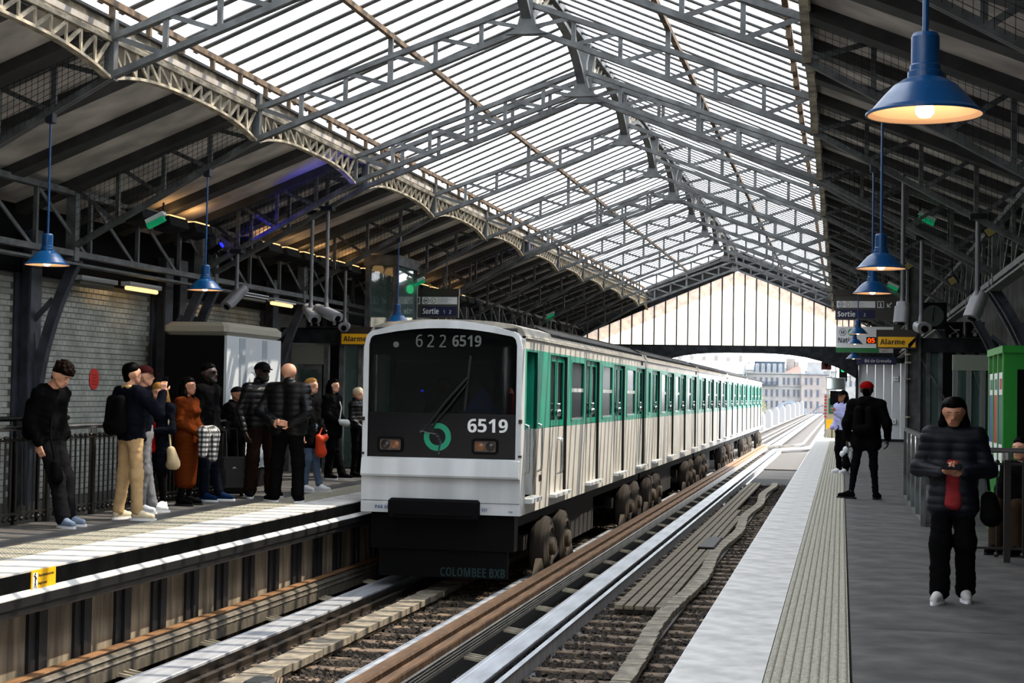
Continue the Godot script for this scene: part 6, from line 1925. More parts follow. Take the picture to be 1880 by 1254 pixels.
func blob(mb: MB, caps: Array, cell: float, k: float, floor_y := -1e9, wrinkle := 0.0) -> void:
	# caps: [a, b, ra, rb]. Distances to the bones are joined by a smooth minimum and meshed as surface nets
	var lo := Vector3.INF
	var hi := -Vector3.INF
	for c in caps:
		var r: float = maxf(c[2], c[3]) + 2.0 * cell + 1.6 / k
		var rv := Vector3(r, r, r)
		lo = lo.min((c[0] as Vector3).min(c[1]) - rv)
		hi = hi.max((c[0] as Vector3).max(c[1]) + rv)
	var nx := int((hi.x - lo.x) / cell) + 2
	var ny := int((hi.y - lo.y) / cell) + 2
	var nz := int((hi.z - lo.z) / cell) + 2
	var acc := PackedFloat32Array()
	acc.resize(nx * ny * nz)
	for c in caps:
		var a: Vector3 = c[0]
		var b: Vector3 = c[1]
		var ra: float = c[2]
		var rb: float = c[3]
		var m := maxf(ra, rb) + 2.6 / k
		var l := a.min(b) - lo - Vector3(m, m, m)
		var u := a.max(b) - lo + Vector3(m, m, m)
		var x0 := maxi(0, int(l.x / cell))
		var x1 := mini(nx - 1, int(u.x / cell) + 1)
		var y0 := maxi(0, int(l.y / cell))
		var y1 := mini(ny - 1, int(u.y / cell) + 1)
		var z0 := maxi(0, int(l.z / cell))
		var z1 := mini(nz - 1, int(u.z / cell) + 1)
		var ab := b - a
		var inv := 1.0 / maxf(ab.length_squared(), 1e-9)
		var dr := rb - ra
		for z in range(z0, z1 + 1):
			for y in range(y0, y1 + 1):
				var row := (z * ny + y) * nx
				for x in range(x0, x1 + 1):
					var p := Vector3(lo.x + x * cell, lo.y + y * cell, lo.z + z * cell) - a
					var t := clampf(p.dot(ab) * inv, 0.0, 1.0)
					var d := (p - ab * t).length() - ra - dr * t
					if d < m: acc[row + x] += exp(-k * d)
	var ids := {}
	var pts := PackedVector3Array()
	var sy := nx
	var sz := nx * ny
	var off := [0, 1, sy, sy + 1, sz, sz + 1, sz + sy, sz + sy + 1]
	var edges := [[0, 1], [2, 3], [4, 5], [6, 7], [0, 2], [1, 3], [4, 6], [5, 7], [0, 4], [1, 5], [2, 6], [3, 7]]
	for z in nz - 1:
		for y in ny - 1:
			var row := (z * ny + y) * nx
			for x in nx - 1:
				var i := row + x
				var s0 := acc[i] >= 1.0
				if (acc[i + 1] >= 1.0) == s0 and (acc[i + sy] >= 1.0) == s0 and (acc[i + sz] >= 1.0) == s0 and (acc[i + sy + 1] >= 1.0) == s0 and (acc[i + sz + 1] >= 1.0) == s0 and (acc[i + sz + sy] >= 1.0) == s0 and (acc[i + sz + sy + 1] >= 1.0) == s0: continue
				var sum := Vector3.ZERO
				var n := 0
				for e in edges:
					var va := acc[i + off[e[0]]]
					var vb := acc[i + off[e[1]]]
					if (va >= 1.0) != (vb >= 1.0):
						var fa := log(maxf(va, 1e-4))
						var fb := log(maxf(vb, 1e-4))
						var t := fa / (fa - fb)
						var pa := Vector3(e[0] & 1, (e[0] >> 1) & 1, e[0] >> 2)
						var pb := Vector3(e[1] & 1, (e[1] >> 1) & 1, e[1] >> 2)
						sum += pa.lerp(pb, t)
						n += 1
				var q := lo + (Vector3(x, y, z) + sum / n) * cell
				q.y = maxf(q.y, floor_y)
				ids[i] = pts.size()
				pts.append(q)
	var tri := PackedInt32Array()
	for i in ids:
		var inside := acc[i] >= 1.0
		for ax in 3:
			var st: int = [1, sy, sz][ax]
			var u: int = [sy, sz, 1][ax]
			var w: int = [sz, 1, sy][ax]
			if (acc[i + st] >= 1.0) == inside: continue
			if not (ids.has(i - u) and ids.has(i - w) and ids.has(i - u - w)): continue
			var A: int = ids[i]
			var B: int = ids[i - u]
			var C: int = ids[i - u - w]
			var D: int = ids[i - w]
			if inside: tri.append_array([A, D, C, A, C, B])
			else: tri.append_array([A, B, C, A, C, D])
	var nor := PackedVector3Array()
	for turn in (2 if wrinkle > 0.0 else 1):
		nor.clear()
		nor.resize(pts.size())
		for i in range(0, tri.size(), 3):
			var m := (pts[tri[i + 2]] - pts[tri[i]]).cross(pts[tri[i + 1]] - pts[tri[i]])
			for j in 3: nor[tri[i + j]] += m
		if turn == 0 and wrinkle > 0.0:
			for i in pts.size():
				var q := pts[i] * Vector3(9.0, 20.0, 9.0)
				pts[i] += nor[i].normalized() * (absf(folds.get_noise_3d(q.x, q.y + q.x * 0.5, q.z)) - 0.2) * wrinkle
				pts[i].y = maxf(pts[i].y, floor_y)
	for i in tri:
		mb.v.append(pts[i])
		mb.n.append(nor[i].normalized())

func hand_caps(w: Vector3, dir: Vector3, palm: Vector3, side: float, s: float, curl: float) -> Array:
	# wrist, direction of the fingers, direction the palm faces, +1 when the thumb is on the right of dir seen from the palm
	var d := dir.normalized()
	var n := (palm - d * palm.dot(d)).normalized()
	var x := d.cross(n) * side
	var out := [[w - d * 0.03 * s, w + d * 0.02 * s, 0.022 * s, 0.022 * s]]
	for k in 4:
		var o := (k - 1.5) * 0.019 * s
		out.append([w + d * 0.02 * s + x * o * 0.6, w + d * 0.085 * s + x * o, 0.012 * s, 0.0105 * s])
		var p := w + d * 0.088 * s + x * o
		var a := 0.15
		var len: float = [0.030, 0.036, 0.034, 0.026][k] * s
		for j in 3:
			a += curl * ([0.7, 1.0, 0.8][j] as float)
			var q: Vector3 = p + (d * cos(a) + n * sin(a)) * len * ([1.0, 0.8, 0.65][j] as float)
			out.append([p, q, (0.0085 - j * 0.0008) * s, (0.008 - j * 0.0008) * s])
			p = q
	var tb := w + d * 0.02 * s - x * 0.026 * s
	var t1 := tb + (d * 0.6 - x * 0.7 + n * 0.25).normalized() * 0.042 * s
	var t2 := t1 + (d * 0.9 - x * 0.1 + n * (0.3 + curl * 0.4)).normalized() * 0.03 * s
	out.append([tb, t1, 0.013 * s, 0.010 * s])
	out.append([t1, t2, 0.0095 * s, 0.008 * s])
	return out

func xf(caps: Array, t: Transform3D) -> Array:
	var out := []
	for c in caps: out.append([t * (c[0] as Vector3), t * (c[1] as Vector3), c[2], c[3]])
	return out

var last_person: Node3D

const STAND := {
	"pelvis": Vector3(0, 0.95, 0), "neck": Vector3(0, 1.45, -0.02), "head": Vector3(0, 1.615, 0.0),
	"sh_l": Vector3(0.185, 1.40, -0.02), "el_l": Vector3(0.235, 1.12, -0.05), "wr_l": Vector3(0.24, 0.87, 0.02),
	"sh_r": Vector3(-0.185, 1.40, -0.02), "el_r": Vector3(-0.235, 1.12, -0.05), "wr_r": Vector3(-0.24, 0.87, 0.02),
	"kn_l": Vector3(0.105, 0.50, 0.02), "an_l": Vector3(0.11, 0.09, -0.03), "toe_l": Vector3(0.13, 0.03, 0.13),
	"kn_r": Vector3(-0.105, 0.50, 0.02), "an_r": Vector3(-0.11, 0.09, -0.03), "toe_r": Vector3(-0.13, 0.03, 0.13)}

func human(label: String, at: Vector3, yaw: float, h: float, o: Dictionary) -> Transform3D:
	var p := thing("person", label, "person", at, yaw)
	last_person = p
	var s := h / 1.75
	var J := {}
	for k in STAND: J[k] = (o.get("pose", {}).get(k, STAND[k]) as Vector3) * s
	var bulk: float = o.get("bulk", 1.0)
	var fine: float = o.get("cell", 0.008)
	var skin: Material = mat("skin_%s" % o.get("skin", "light"), {"light": Color(0.80, 0.58, 0.46), "tan": Color(0.66, 0.45, 0.34), "dark": Color(0.20, 0.12, 0.085)}[o.get("skin", "light")], 0.55)
	var side: Vector3 = (J.sh_l - J.sh_r).normalized()
	var up: Vector3 = (J.neck - J.pelvis).normalized()
	var T := func(u: float, x: float, z := 0.0) -> Vector3:      # a point of the torso
		return J.pelvis.lerp(J.neck, u) + side * (x * s * bulk) + side.cross(up) * (z * s)
	var hip_l: Vector3 = J.pelvis + side * 0.09 * s - Vector3(0, 0.03, 0) * s
	var hip_r: Vector3 = J.pelvis - side * 0.09 * s - Vector3(0, 0.03, 0) * s
	# the body: one continuous mesh, mostly under the clothes
	var body := MB.new()
	var bc := [[T.call(0.0, 0.05), T.call(0.75, 0.07), 0.085 * s, 0.085 * s], [T.call(0.0, -0.05), T.call(0.75, -0.07), 0.085 * s, 0.085 * s], [J.sh_l, J.sh_r, 0.05 * s, 0.05 * s], [T.call(0.85, 0), J.neck + up * 0.08 * s, 0.06 * s, 0.045 * s]]
	for q in ["l", "r"]:
		bc.append([J["sh_" + q], J["el_" + q], 0.045 * s, 0.036 * s]); bc.append([J["el_" + q], J["wr_" + q], 0.036 * s, 0.026 * s])
		var hp: Vector3 = hip_l if q == "l" else hip_r
		bc.append([hp, J["kn_" + q], 0.068 * s, 0.05 * s]); bc.append([J["kn_" + q], J["an_" + q], 0.045 * s, 0.034 * s])
		bc.append([J["an_" + q], J["toe_" + q].lerp(J["an_" + q], 0.3), 0.03 * s, 0.022 * s])
	blob(body, bc, 0.03 * s, 60.0)
	var hb := Basis.from_euler(Vector3(o.get("head_pitch", 0.0), o.get("head_yaw", 0.0), o.get("head_roll", 0.0)))
	var ht := Transform3D(hb.scaled(Vector3.ONE * s), J.head)
	var hs := s
	var head := [[Vector3(0, 0.028, -0.028), Vector3(0, 0.03, 0.012), 0.080, 0.076], [Vector3(-0.02, 0.02, -0.02), Vector3(0.02, 0.02, -0.02), 0.075, 0.075],
		[Vector3(0, 0.0, 0.03), Vector3(0, -0.055, 0.04), 0.054, 0.042], [Vector3(-0.018, -0.075, 0.055), Vector3(0.018, -0.075, 0.055), 0.022, 0.022],
		[Vector3(-0.05, -0.05, 0.012), Vector3(-0.02, -0.08, 0.05), 0.018, 0.016], [Vector3(0.05, -0.05, 0.012), Vector3(0.02, -0.08, 0.05), 0.018, 0.016],
		[Vector3(0, 0.014, 0.086), Vector3(0, -0.016, 0.104), 0.005, 0.009], [Vector3(-0.010, -0.022, 0.088), Vector3(0.010, -0.022, 0.088), 0.006, 0.006],
		[Vector3(-0.045, 0.032, 0.068), Vector3(-0.012, 0.028, 0.078), 0.007, 0.007], [Vector3(0.045, 0.032, 0.068), Vector3(0.012, 0.028, 0.078), 0.007, 0.007],
		[Vector3(-0.02, -0.052, 0.082), Vector3(0.02, -0.052, 0.082), 0.006, 0.006],
		[Vector3(-0.08, 0.012, -0.012), Vector3(-0.086, -0.02, -0.006), 0.013, 0.008], [Vector3(0.08, 0.012, -0.012), Vector3(0.086, -0.02, -0.006), 0.013, 0.008]]
	var hc := xf(head, ht)
	for c in hc:
		c[2] *= hs; c[3] *= hs
	hc.append([J.head + hb * Vector3(0, -0.05, -0.03) * s, J.neck - up * 0.02 * s, 0.05 * s, 0.055 * s])
	blob(body, hc, fine * s, 110.0)
	for q in o.get("hands", []):      # [l or r, finger direction, palm direction, curl]
		var w: Vector3 = J["wr_" + q[0]]
		blob(body, hand_caps(w, q[1], q[2], 1.0 if q[0] == "r" else -1.0, s, q[3]), maxf(0.0045, fine * 0.65), 260.0)
	part(p, "body", body, skin)
	# face
	if o.get("face", true):
		for x in [-1, 1]:
			var e := MB.new()
			if o.get("eyes_down", false):
				e.bar(ht * Vector3(x * 0.018, 0.008, 0.087), ht * Vector3(x * 0.044, 0.009, 0.080), 0.005 * s, 0.007 * s, hb * Vector3.BACK)
			else:
				e.ball(ht * Vector3(x * 0.03, 0.011, 0.080), Vector3(0.011, 0.007, 0.009) * s, 8, 5)
			part(p, "eye", e, mat("eye", Color(0.04, 0.03, 0.03), 0.3))
			e = MB.new()
			e.bar(ht * Vector3(x * 0.014, 0.035, 0.093), ht * Vector3(x * 0.048, 0.036, 0.082), 0.006 * s, 0.008 * s, hb * Vector3.BACK)
			part(p, "eyebrow", e, mat("brow", Color(0.06, 0.04, 0.03), 0.8))
		var l := MB.new()
		l.bar(ht * Vector3(-0.02, -0.052, 0.094), ht * Vector3(0.02, -0.052, 0.094), 0.008 * s, 0.009 * s, hb * Vector3.BACK)
		part(p, "lips", l, mat("lips_%s" % o.get("skin", "light"), {"light": Color(0.62, 0.32, 0.28), "tan": Color(0.5, 0.24, 0.22), "dark": Color(0.16, 0.07, 0.06)}[o.get("skin", "light")], 0.5))
	# upper clothing
	var jr: float = o.get("loose", 1.0)
	var jc := [[T.call(0.78, 0.085), T.call(0.30, 0.078), 0.098 * s * jr * bulk, 0.1 * s * jr * bulk], [T.call(0.78, -0.085), T.call(0.30, -0.078), 0.098 * s * jr * bulk, 0.1 * s * jr * bulk],
		[T.call(0.30, 0.072, 0.02 * (bulk - 1.0)), T.call(-0.02, 0.072), 0.1 * s * jr * bulk, 0.102 * s * jr * bulk], [T.call(0.30, -0.072, 0.02 * (bulk - 1.0)), T.call(-0.02, -0.072), 0.1 * s * jr * bulk, 0.102 * s * jr * bulk],
		[J.sh_l, J.sh_r, 0.075 * s * jr, 0.075 * s * jr], [T.call(0.88, 0), T.call(1.0, 0), 0.085 * s, 0.06 * s]]
	if bulk > 1.15: jc.append([T.call(0.28, 0, 0.11), T.call(0.12, 0, 0.11), 0.1 * s * bulk, 0.09 * s * bulk])
	if o.get("bust", 0.0) > 0.0:
		for x in [-1, 1]: jc.append([T.call(0.66, 0.07 * x, 0.09), T.call(0.64, 0.06 * x, 0.1), o.bust * s, o.bust * s])
	var hem: float = o.get("hem", 0.0)      # how far a coat falls below the hips
	if hem > 0.0:
		for x in [-1, 1]:
			var kp: Vector3 = (hip_l if x > 0 else hip_r).lerp(J["kn_l" if x > 0 else "kn_r"], hem)
			jc.append([T.call(0.0, 0.07 * x), kp + Vector3(0, 0, 0), 0.105 * s * jr, 0.11 * s * jr])
	for q in ["l", "r"]:
		jc.append([J["sh_" + q], J["el_" + q], 0.066 * s * jr, 0.056 * s * jr])
		jc.append([J["el_" + q], J["wr_" + q].lerp(J["el_" + q], 0.05), 0.056 * s * jr, 0.044 * s * jr])
	if o.get("hood", false):
		jc.append([T.call(1.0, -0.07, -0.05), T.call(1.0, 0.07, -0.05), 0.06 * s, 0.06 * s])
		jc.append([T.call(1.06, -0.05, -0.07), T.call(1.06, 0.05, -0.07), 0.05 * s, 0.05 * s])
	if o.get("collar", false):
		jc.append([T.call(1.0, -0.03, -0.02), T.call(1.1, -0.02, -0.03), 0.065 * s, 0.062 * s])
	var jk := MB.new()
	blob(jk, jc, (0.014 if o.get("puffer", false) else 0.018) * s, 55.0, -1e9, 0.0 if o.get("puffer", false) else 0.026 * s)
	if o.get("puffer", false):
		for i in jk.v.size():
			var yy := jk.v[i].y / s
			var w := absf(sin(yy * PI / 0.075))
			jk.v[i] += jk.n[i] * (sqrt(w) - 0.6) * 0.009 * s
			jk.n[i] = (jk.n[i] + Vector3(0, -cos(yy * PI / 0.075) * signf(sin(yy * PI / 0.075)) * 0.3, 0)).normalized()
	for mk in ["top", "trousers", "shirt", "cap", "shoes"]:
		if o.has(mk): (o[mk] as StandardMaterial3D).metallic_specular = 0.32 if mk == "top" and o.get("puffer", false) else 0.12
	part(p, o.get("top_name", "jacket"), jk, o.top)
	if o.has("shirt"):
		var sh := MB.new()
		var f: Vector3 = side.cross(up)
		blob(sh, [[T.call(0.42, 0.025, 0.092), T.call(-0.24, 0.03, 0.10), 0.04 * s, 0.05 * s], [T.call(0.42, -0.025, 0.092), T.call(-0.24, -0.03, 0.10), 0.04 * s, 0.05 * s]], 0.014 * s, 60.0, -1e9, 0.02)
		part(p, "shirt", sh, o.shirt)
	# lower clothing
	if o.has("dress"):
		var dc := []
		for x in [-1, 1]:
			dc.append([T.call(0.3, 0.07 * x), T.call(0.0, 0.075 * x), 0.095 * s * bulk, 0.115 * s * bulk])
			var a: Vector3 = J["an_l" if x > 0 else "an_r"]
			var kp: Vector3 = (hip_l if x > 0 else hip_r).lerp(a, o.dress)
			dc.append([T.call(0.0, 0.075 * x), kp.lerp(Vector3(0, kp.y, 0), 0.25), 0.125 * s * bulk, 0.10 * s * bulk])
		var dm := MB.new()
		blob(dm, dc, 0.02 * s, 40.0)
		part(p, "dress_skirt", dm, o.top)
	var tr := MB.new()
	var leg: float = o.get("leg", 1.0)
	var tc := [[T.call(0.12, 0.05), T.call(-0.04, 0.06), 0.105 * s * bulk, 0.105 * s * bulk], [T.call(0.12, -0.05), T.call(-0.04, -0.06), 0.105 * s * bulk, 0.105 * s * bulk]]
	for q in ["l", "r"]:
		var hp: Vector3 = hip_l if q == "l" else hip_r
		tc.append([hp, J["kn_" + q], 0.088 * s * lerpf(1.0, bulk, 0.6), 0.064 * s * leg]); tc.append([J["kn_" + q], J["an_" + q] + Vector3(0, 0.01, 0.005), 0.064 * s * leg, 0.05 * s * leg * leg])
	blob(tr, tc, 0.018 * s, 55.0, 0.03 * s, 0.022 * s)
	part(p, "trousers", tr, o.trousers)
	for q in ["l", "r"]:
		var an: Vector3 = J["an_" + q]
		var toe: Vector3 = J["toe_" + q]
		var fd: Vector3 = toe - an
		var ty := an.y - 0.09 * s      # height of the sole
		fd.y = 0.0
		fd = fd.normalized()
		var base := Vector3(an.x, ty, an.z)
		var sh := MB.new()
		blob(sh, [[base + Vector3(0, 0.055, 0) * s - fd * 0.02 * s, base + Vector3(0, 0.045, 0) * s + fd * 0.17 * s, 0.042 * s, 0.036 * s], [base + Vector3(0, 0.10, 0) * s, base + Vector3(0, 0.06, 0) * s + fd * 0.09 * s, 0.04 * s, 0.038 * s]], 0.009 * s, 90.0, ty + 0.022 * s)
		var so := part(p, o.get("shoe_name", "shoe"), sh, o.shoes)
		var sl := MB.new()
		var out := PackedVector2Array()
		for k in 16:
			var a := TAU * k / 16
			out.append(Vector2(cos(a) * 0.155 * s + 0.07 * s, sin(a) * (0.05 - 0.006 * cos(a)) * s))
		sl.prism(Transform3D(Basis(fd, Vector3.UP.cross(fd), Vector3.UP), base), out, 0.026 * s)
		part(so, "sole", sl, o.get("soles", mats.print_white))
	# hair and headgear
	var hair: String = o.get("hair", "short")
	if hair != "bald":
		var hr := [[Vector3(0, 0.0, -0.05), Vector3(0, -0.045, -0.055), 0.068, 0.05]]
		if not o.has("cap"): hr.append_array([[Vector3(0, 0.05, -0.035), Vector3(0, 0.078, 0.002), 0.08, 0.06], [Vector3(-0.028, 0.058, -0.028), Vector3(0.028, 0.058, -0.028), 0.07, 0.07], [Vector3(-0.03, 0.085, 0.035), Vector3(0.03, 0.088, 0.03), 0.03, 0.032]])
		if hair == "curly":
			for k in 26:
				var a := k * 2.4
				var e := 0.25 + 1.2 * k / 26.0
				var c := Vector3(cos(a) * cos(e) * 0.098, 0.062 + sin(e) * 0.085, sin(a) * cos(e) * 0.102 - 0.01)
				hr.append([c, c * 1.16, 0.026, 0.014])
			hr.append_array([[Vector3(-0.04, 0.085, 0.06), Vector3(-0.02, 0.08, 0.09), 0.028, 0.02], [Vector3(0.03, 0.085, 0.065), Vector3(0.035, 0.075, 0.092), 0.028, 0.02], [Vector3(0, 0.10, 0.05), Vector3(0.0, 0.095, 0.085), 0.03, 0.024]])
		if hair == "long":
			for x in [-1, 1]:
				hr.append([Vector3(0.074 * x, 0.03, -0.025), Vector3(0.09 * x, -0.10, -0.012), 0.03, 0.038]); hr.append([Vector3(0.09 * x, -0.10, -0.012), Vector3(0.105 * x, -0.32, 0.05), 0.038, 0.03])
			hr.append([Vector3(0, -0.02, -0.07), Vector3(0, -0.26, -0.10), 0.08, 0.065])
			hr.append([Vector3(0, 0.085, 0.03), Vector3(0, 0.08, 0.045), 0.04, 0.03])
		if hair == "bob": hr.append_array([[Vector3(0.06, 0.03, 0.02), Vector3(0.06, 0.06, 0.03), 0.04, 0.04], [Vector3(-0.06, 0.03, 0.02), Vector3(-0.06, 0.06, 0.03), 0.04, 0.04], [Vector3(0, 0.07, 0.06), Vector3(0, 0.09, 0.03), 0.03, 0.04]])
		if hair == "bun": hr.append([Vector3(0, 0.0, -0.12), Vector3(0, -0.14, -0.11), 0.045, 0.03])
		var hm := MB.new()
		var hcs := xf(hr, ht)
		for c in hcs:
			c[2] *= hs; c[3] *= hs
		blob(hm, hcs, fine * s, 100.0)
		part(p, "hair", hm, o.hair_m)
	if o.has("cap"):
		var cm := MB.new()
		var prof := []
		for k in 9: prof.append(Vector2(cos(PI / 2 * k / 8) * 0.105, sin(PI / 2 * k / 8) * 0.085))
		cm.lathe(ht * Transform3D(Basis(Vector3.RIGHT, -0.12).scaled(Vector3(1.0, 1.1, 1.1)), Vector3(0, 0.046, -0.012)), prof, 20)
		var cp := part(p, "cap", cm, o.cap)
		if o.get("brim", true):
			var br := MB.new()
			var bo := PackedVector2Array()
			for k in 13: bo.append(Vector2(cos(PI * k / 12) * 0.085, 0.06 + sin(PI * k / 12) * 0.115))
			br.prism(ht * Transform3D(Basis(Vector3.RIGHT, PI / 2 + 0.12), Vector3(0, 0.058, 0)), bo, 0.008)
			part(cp, "brim", br, o.cap)
	if o.get("beard", false):
		var bd := MB.new()
		var bcs := xf([[Vector3(-0.055, -0.05, 0.03), Vector3(-0.02, -0.085, 0.062), 0.026, 0.026], [Vector3(0.055, -0.05, 0.03), Vector3(0.02, -0.085, 0.062), 0.026, 0.026], [Vector3(-0.02, -0.09, 0.06), Vector3(0.02, -0.09, 0.06), 0.03, 0.03]], ht)
		for c in bcs:
			c[2] *= hs; c[3] *= hs
		blob(bd, bcs, fine * s, 90.0)
		part(p, "beard", bd, mat("beard", Color(0.015, 0.012, 0.012), 0.9))
	if o.get("glasses", false):
		var gl := MB.new()
		for x in [-1, 1]:
			gl.bar(ht * Vector3(x * 0.012, 0.012, 0.094), ht * Vector3(x * 0.055, 0.012, 0.082), 0.03 * s, 0.006 * s, hb * Vector3.BACK)
			gl.bar(ht * Vector3(x * 0.06, 0.016, 0.08), ht * Vector3(x * 0.092, 0.012, -0.01), 0.006 * s, 0.006 * s)
		gl.bar(ht * Vector3(-0.012, 0.014, 0.094), ht * Vector3(0.012, 0.014, 0.094), 0.006 * s, 0.006 * s)
		part(p, "glasses", gl, mats.black)
	return p.transform * Transform3D(Basis.from_scale(Vector3.ONE * s), Vector3.ZERO)

func bag(called: String, label: String, caps: Array, m: Material, t: Transform3D, straps: Array, sm: Material) -> void:
	var o := thing(called, label, "bag", Vector3.ZERO)
	var b := MB.new()
	blob(b, xf(caps, t), 0.012, 90.0)
	part(o, "bag_body", b, m)
	for st in straps:
		var pts := []
		for q in st: pts.append(t * (q as Vector3))
		var sb := MB.new()
		sb.tube(pts, 0.012, 6)
		part(o, "strap", sb, sm)

func pack_caps() -> Array:
	return [[Vector3(-0.08, 1.32, -0.19), Vector3(-0.09, 1.02, -0.2), 0.07, 0.085], [Vector3(0.08, 1.32, -0.19), Vector3(0.09, 1.02, -0.2), 0.07, 0.085], [Vector3(-0.05, 1.05, -0.26), Vector3(0.05, 1.05, -0.26), 0.06, 0.06]]

func phone(label: String, t: Transform3D) -> void:
	var o := thing("phone", label, "phone", Vector3.ZERO)
	o.transform = t
	var b := MB.new()
	b.bevel(Vector3(-0.036, -0.075, -0.005), Vector3(0.036, 0.075, 0.005), 0.004)
	part(o, "case", b, mats.soft_black)
	slab(o, "screen", Vector3(-0.032, -0.07, 0.005), Vector3(0.032, 0.07, 0.0062), mat("phone_screen", Color(0.09, 0.10, 0.12), 0.1))

func build_people() -> void:
	var navy := mat("cloth_navy", Color(0.045, 0.055, 0.085), 0.85)
	var black := mat("cloth_black", Color(0.035, 0.035, 0.038), 0.85)
	var puff := mat("cloth_puffer", Color(0.035, 0.037, 0.042), 0.45)
	var char := mat("cloth_charcoal", Color(0.085, 0.085, 0.09), 0.9)
	var h_black := mat("hair_black", Color(0.025, 0.02, 0.018), 0.5, 0.0, "fine", 0.4, 4.0)
	var h_brown := mat("hair_brown", Color(0.10, 0.06, 0.04), 0.6, 0.0, "fine", 0.4, 4.0)
	var h_blond := mat("hair_blond", Color(0.72, 0.52, 0.28), 0.6, 0.0, "fine", 0.35, 4.0)
	var h_white := mat("hair_white", Color(0.86, 0.80, 0.68), 0.6, 0.0, "fine", 0.25, 4.0)
	var white := mat("cloth_white", Color(0.85, 0.85, 0.86), 0.8)
	var dark_sole := mats.rubber as Material
	for k in mats:
		if k.begins_with("cloth") or k.begins_with("hair") or k.begins_with("tote"): mats[k].metallic_specular = 0.12
	folds.seed = 5
	folds.frequency = 0.45
	var D := Vector3(0, -1, 0)
	# boy leaning on the railing
	var t := human("curly haired boy in black hoodie leaning on the railing, looking down", Vector3(-8.16, 0, -16.35), 1.35, 1.80, {"top": black, "top_name": "hoodie", "hood": true, "loose": 1.12, "trousers": char, "leg": 1.25, "shoes": mat("shoe_blue_grey", Color(0.45, 0.50, 0.58), 0.7), "hair": "curly", "hair_m": h_brown, "head_pitch": 0.55,
		"pose": {"pelvis": Vector3(0, 0.93, -0.24), "neck": Vector3(0, 1.42, -0.24), "head": Vector3(0, 1.575, -0.12), "sh_l": Vector3(0.18, 1.38, -0.25), "sh_r": Vector3(-0.18, 1.38, -0.25), "el_r": Vector3(-0.24, 1.10, -0.33), "wr_r": Vector3(-0.2, 0.86, -0.22), "el_l": Vector3(0.22, 1.12, -0.31), "wr_l": Vector3(0.16, 0.95, -0.15), "kn_l": Vector3(0.1, 0.5, -0.10), "kn_r": Vector3(-0.1, 0.5, -0.06), "an_l": Vector3(0.1, 0.09, -0.06), "an_r": Vector3(-0.12, 0.09, 0.04), "toe_l": Vector3(0.12, 0.03, 0.1), "toe_r": Vector3(-0.16, 0.03, 0.2)},
		"hands": [["r", Vector3(0.05, -1, 0.25), Vector3(1, 0, 0), 0.35]]})
	bag("backpack", "black backpack on the leaning boy's back", xf(pack_caps(), Transform3D(Basis(), Vector3(0, -0.04, -0.24))), black, t, [], black)
	bag("shoulder_bag", "small black bag hanging by the leaning boy's thigh", [[Vector3(-0.2, 0.52, 0.02), Vector3(-0.2, 0.66, 0.0), 0.07, 0.055]], black, t, [[Vector3(-0.2, 0.68, 0.0), Vector3(-0.2, 0.95, -0.08), Vector3(-0.1, 1.2, -0.14)]], black)
	# man in tan trousers, arm raised with a phone
	t = human("man in tan trousers and dark jacket raising a phone, back turned", Vector3(-7.97, 0, -17.5), 2.55, 1.80, {"top": navy, "loose": 1.15, "trousers": mat("cloth_tan", Color(0.70, 0.58, 0.42), 0.85), "leg": 1.12, "shoes": mat("shoe_cream", Color(0.78, 0.73, 0.62), 0.7), "hair": "short", "hair_m": h_black,
		"pose": {"el_r": Vector3(-0.32, 1.20, 0.14), "wr_r": Vector3(-0.26, 1.42, 0.24), "wr_l": Vector3(0.22, 0.9, 0.06), "an_l": Vector3(0.13, 0.09, -0.06), "toe_l": Vector3(0.17, 0.03, 0.1), "an_r": Vector3(-0.13, 0.09, 0.02), "toe_r": Vector3(-0.26, 0.03, 0.14), "kn_l": Vector3(0.12, 0.5, 0.0)},
		"hands": [["r", Vector3(0.1, 1, 0.1), Vector3(0.6, 0, 0.7), 0.5], ["l", D, Vector3(-1, 0, 0), 0.3]]})
	phone("phone held up at face height by the man in tan trousers", t * Transform3D(Basis(Vector3.UP, 0.5), Vector3(-0.235, 1.52, 0.28)))
	bag("backpack", "dark backpack worn by the man in tan trousers", pack_caps(), black, t, [], black)
	var col := MB.new()
	var cs := 1.80 / 1.75
	col.tube([Vector3(-0.08, 1.46, 0.0) * cs, Vector3(-0.06, 1.475, -0.075) * cs, Vector3(0.06, 1.475, -0.075) * cs, Vector3(0.08, 1.46, 0.0) * cs], 0.024, 8)
	part(last_person, "fleece_collar", col, mat("fleece", Color(0.80, 0.66, 0.44), 0.95)).set_meta("label", "cream fleece collar")
	# companion half hidden behind him
	t = human("person in grey trousers and burgundy cap, mostly hidden behind tan trousers", Vector3(-8.26, 0, -18.5), 1.9, 1.78, {"top": navy, "trousers": mat("cloth_grey", Color(0.42, 0.42, 0.43), 0.85), "leg": 1.2, "shoes": white, "hair": "short", "hair_m": h_black, "cap": mat("cap_burgundy", Color(0.16, 0.04, 0.05), 0.8),
		"pose": {"an_l": Vector3(0.1, 0.09, 0.1), "toe_l": Vector3(0.12, 0.03, 0.26)}})
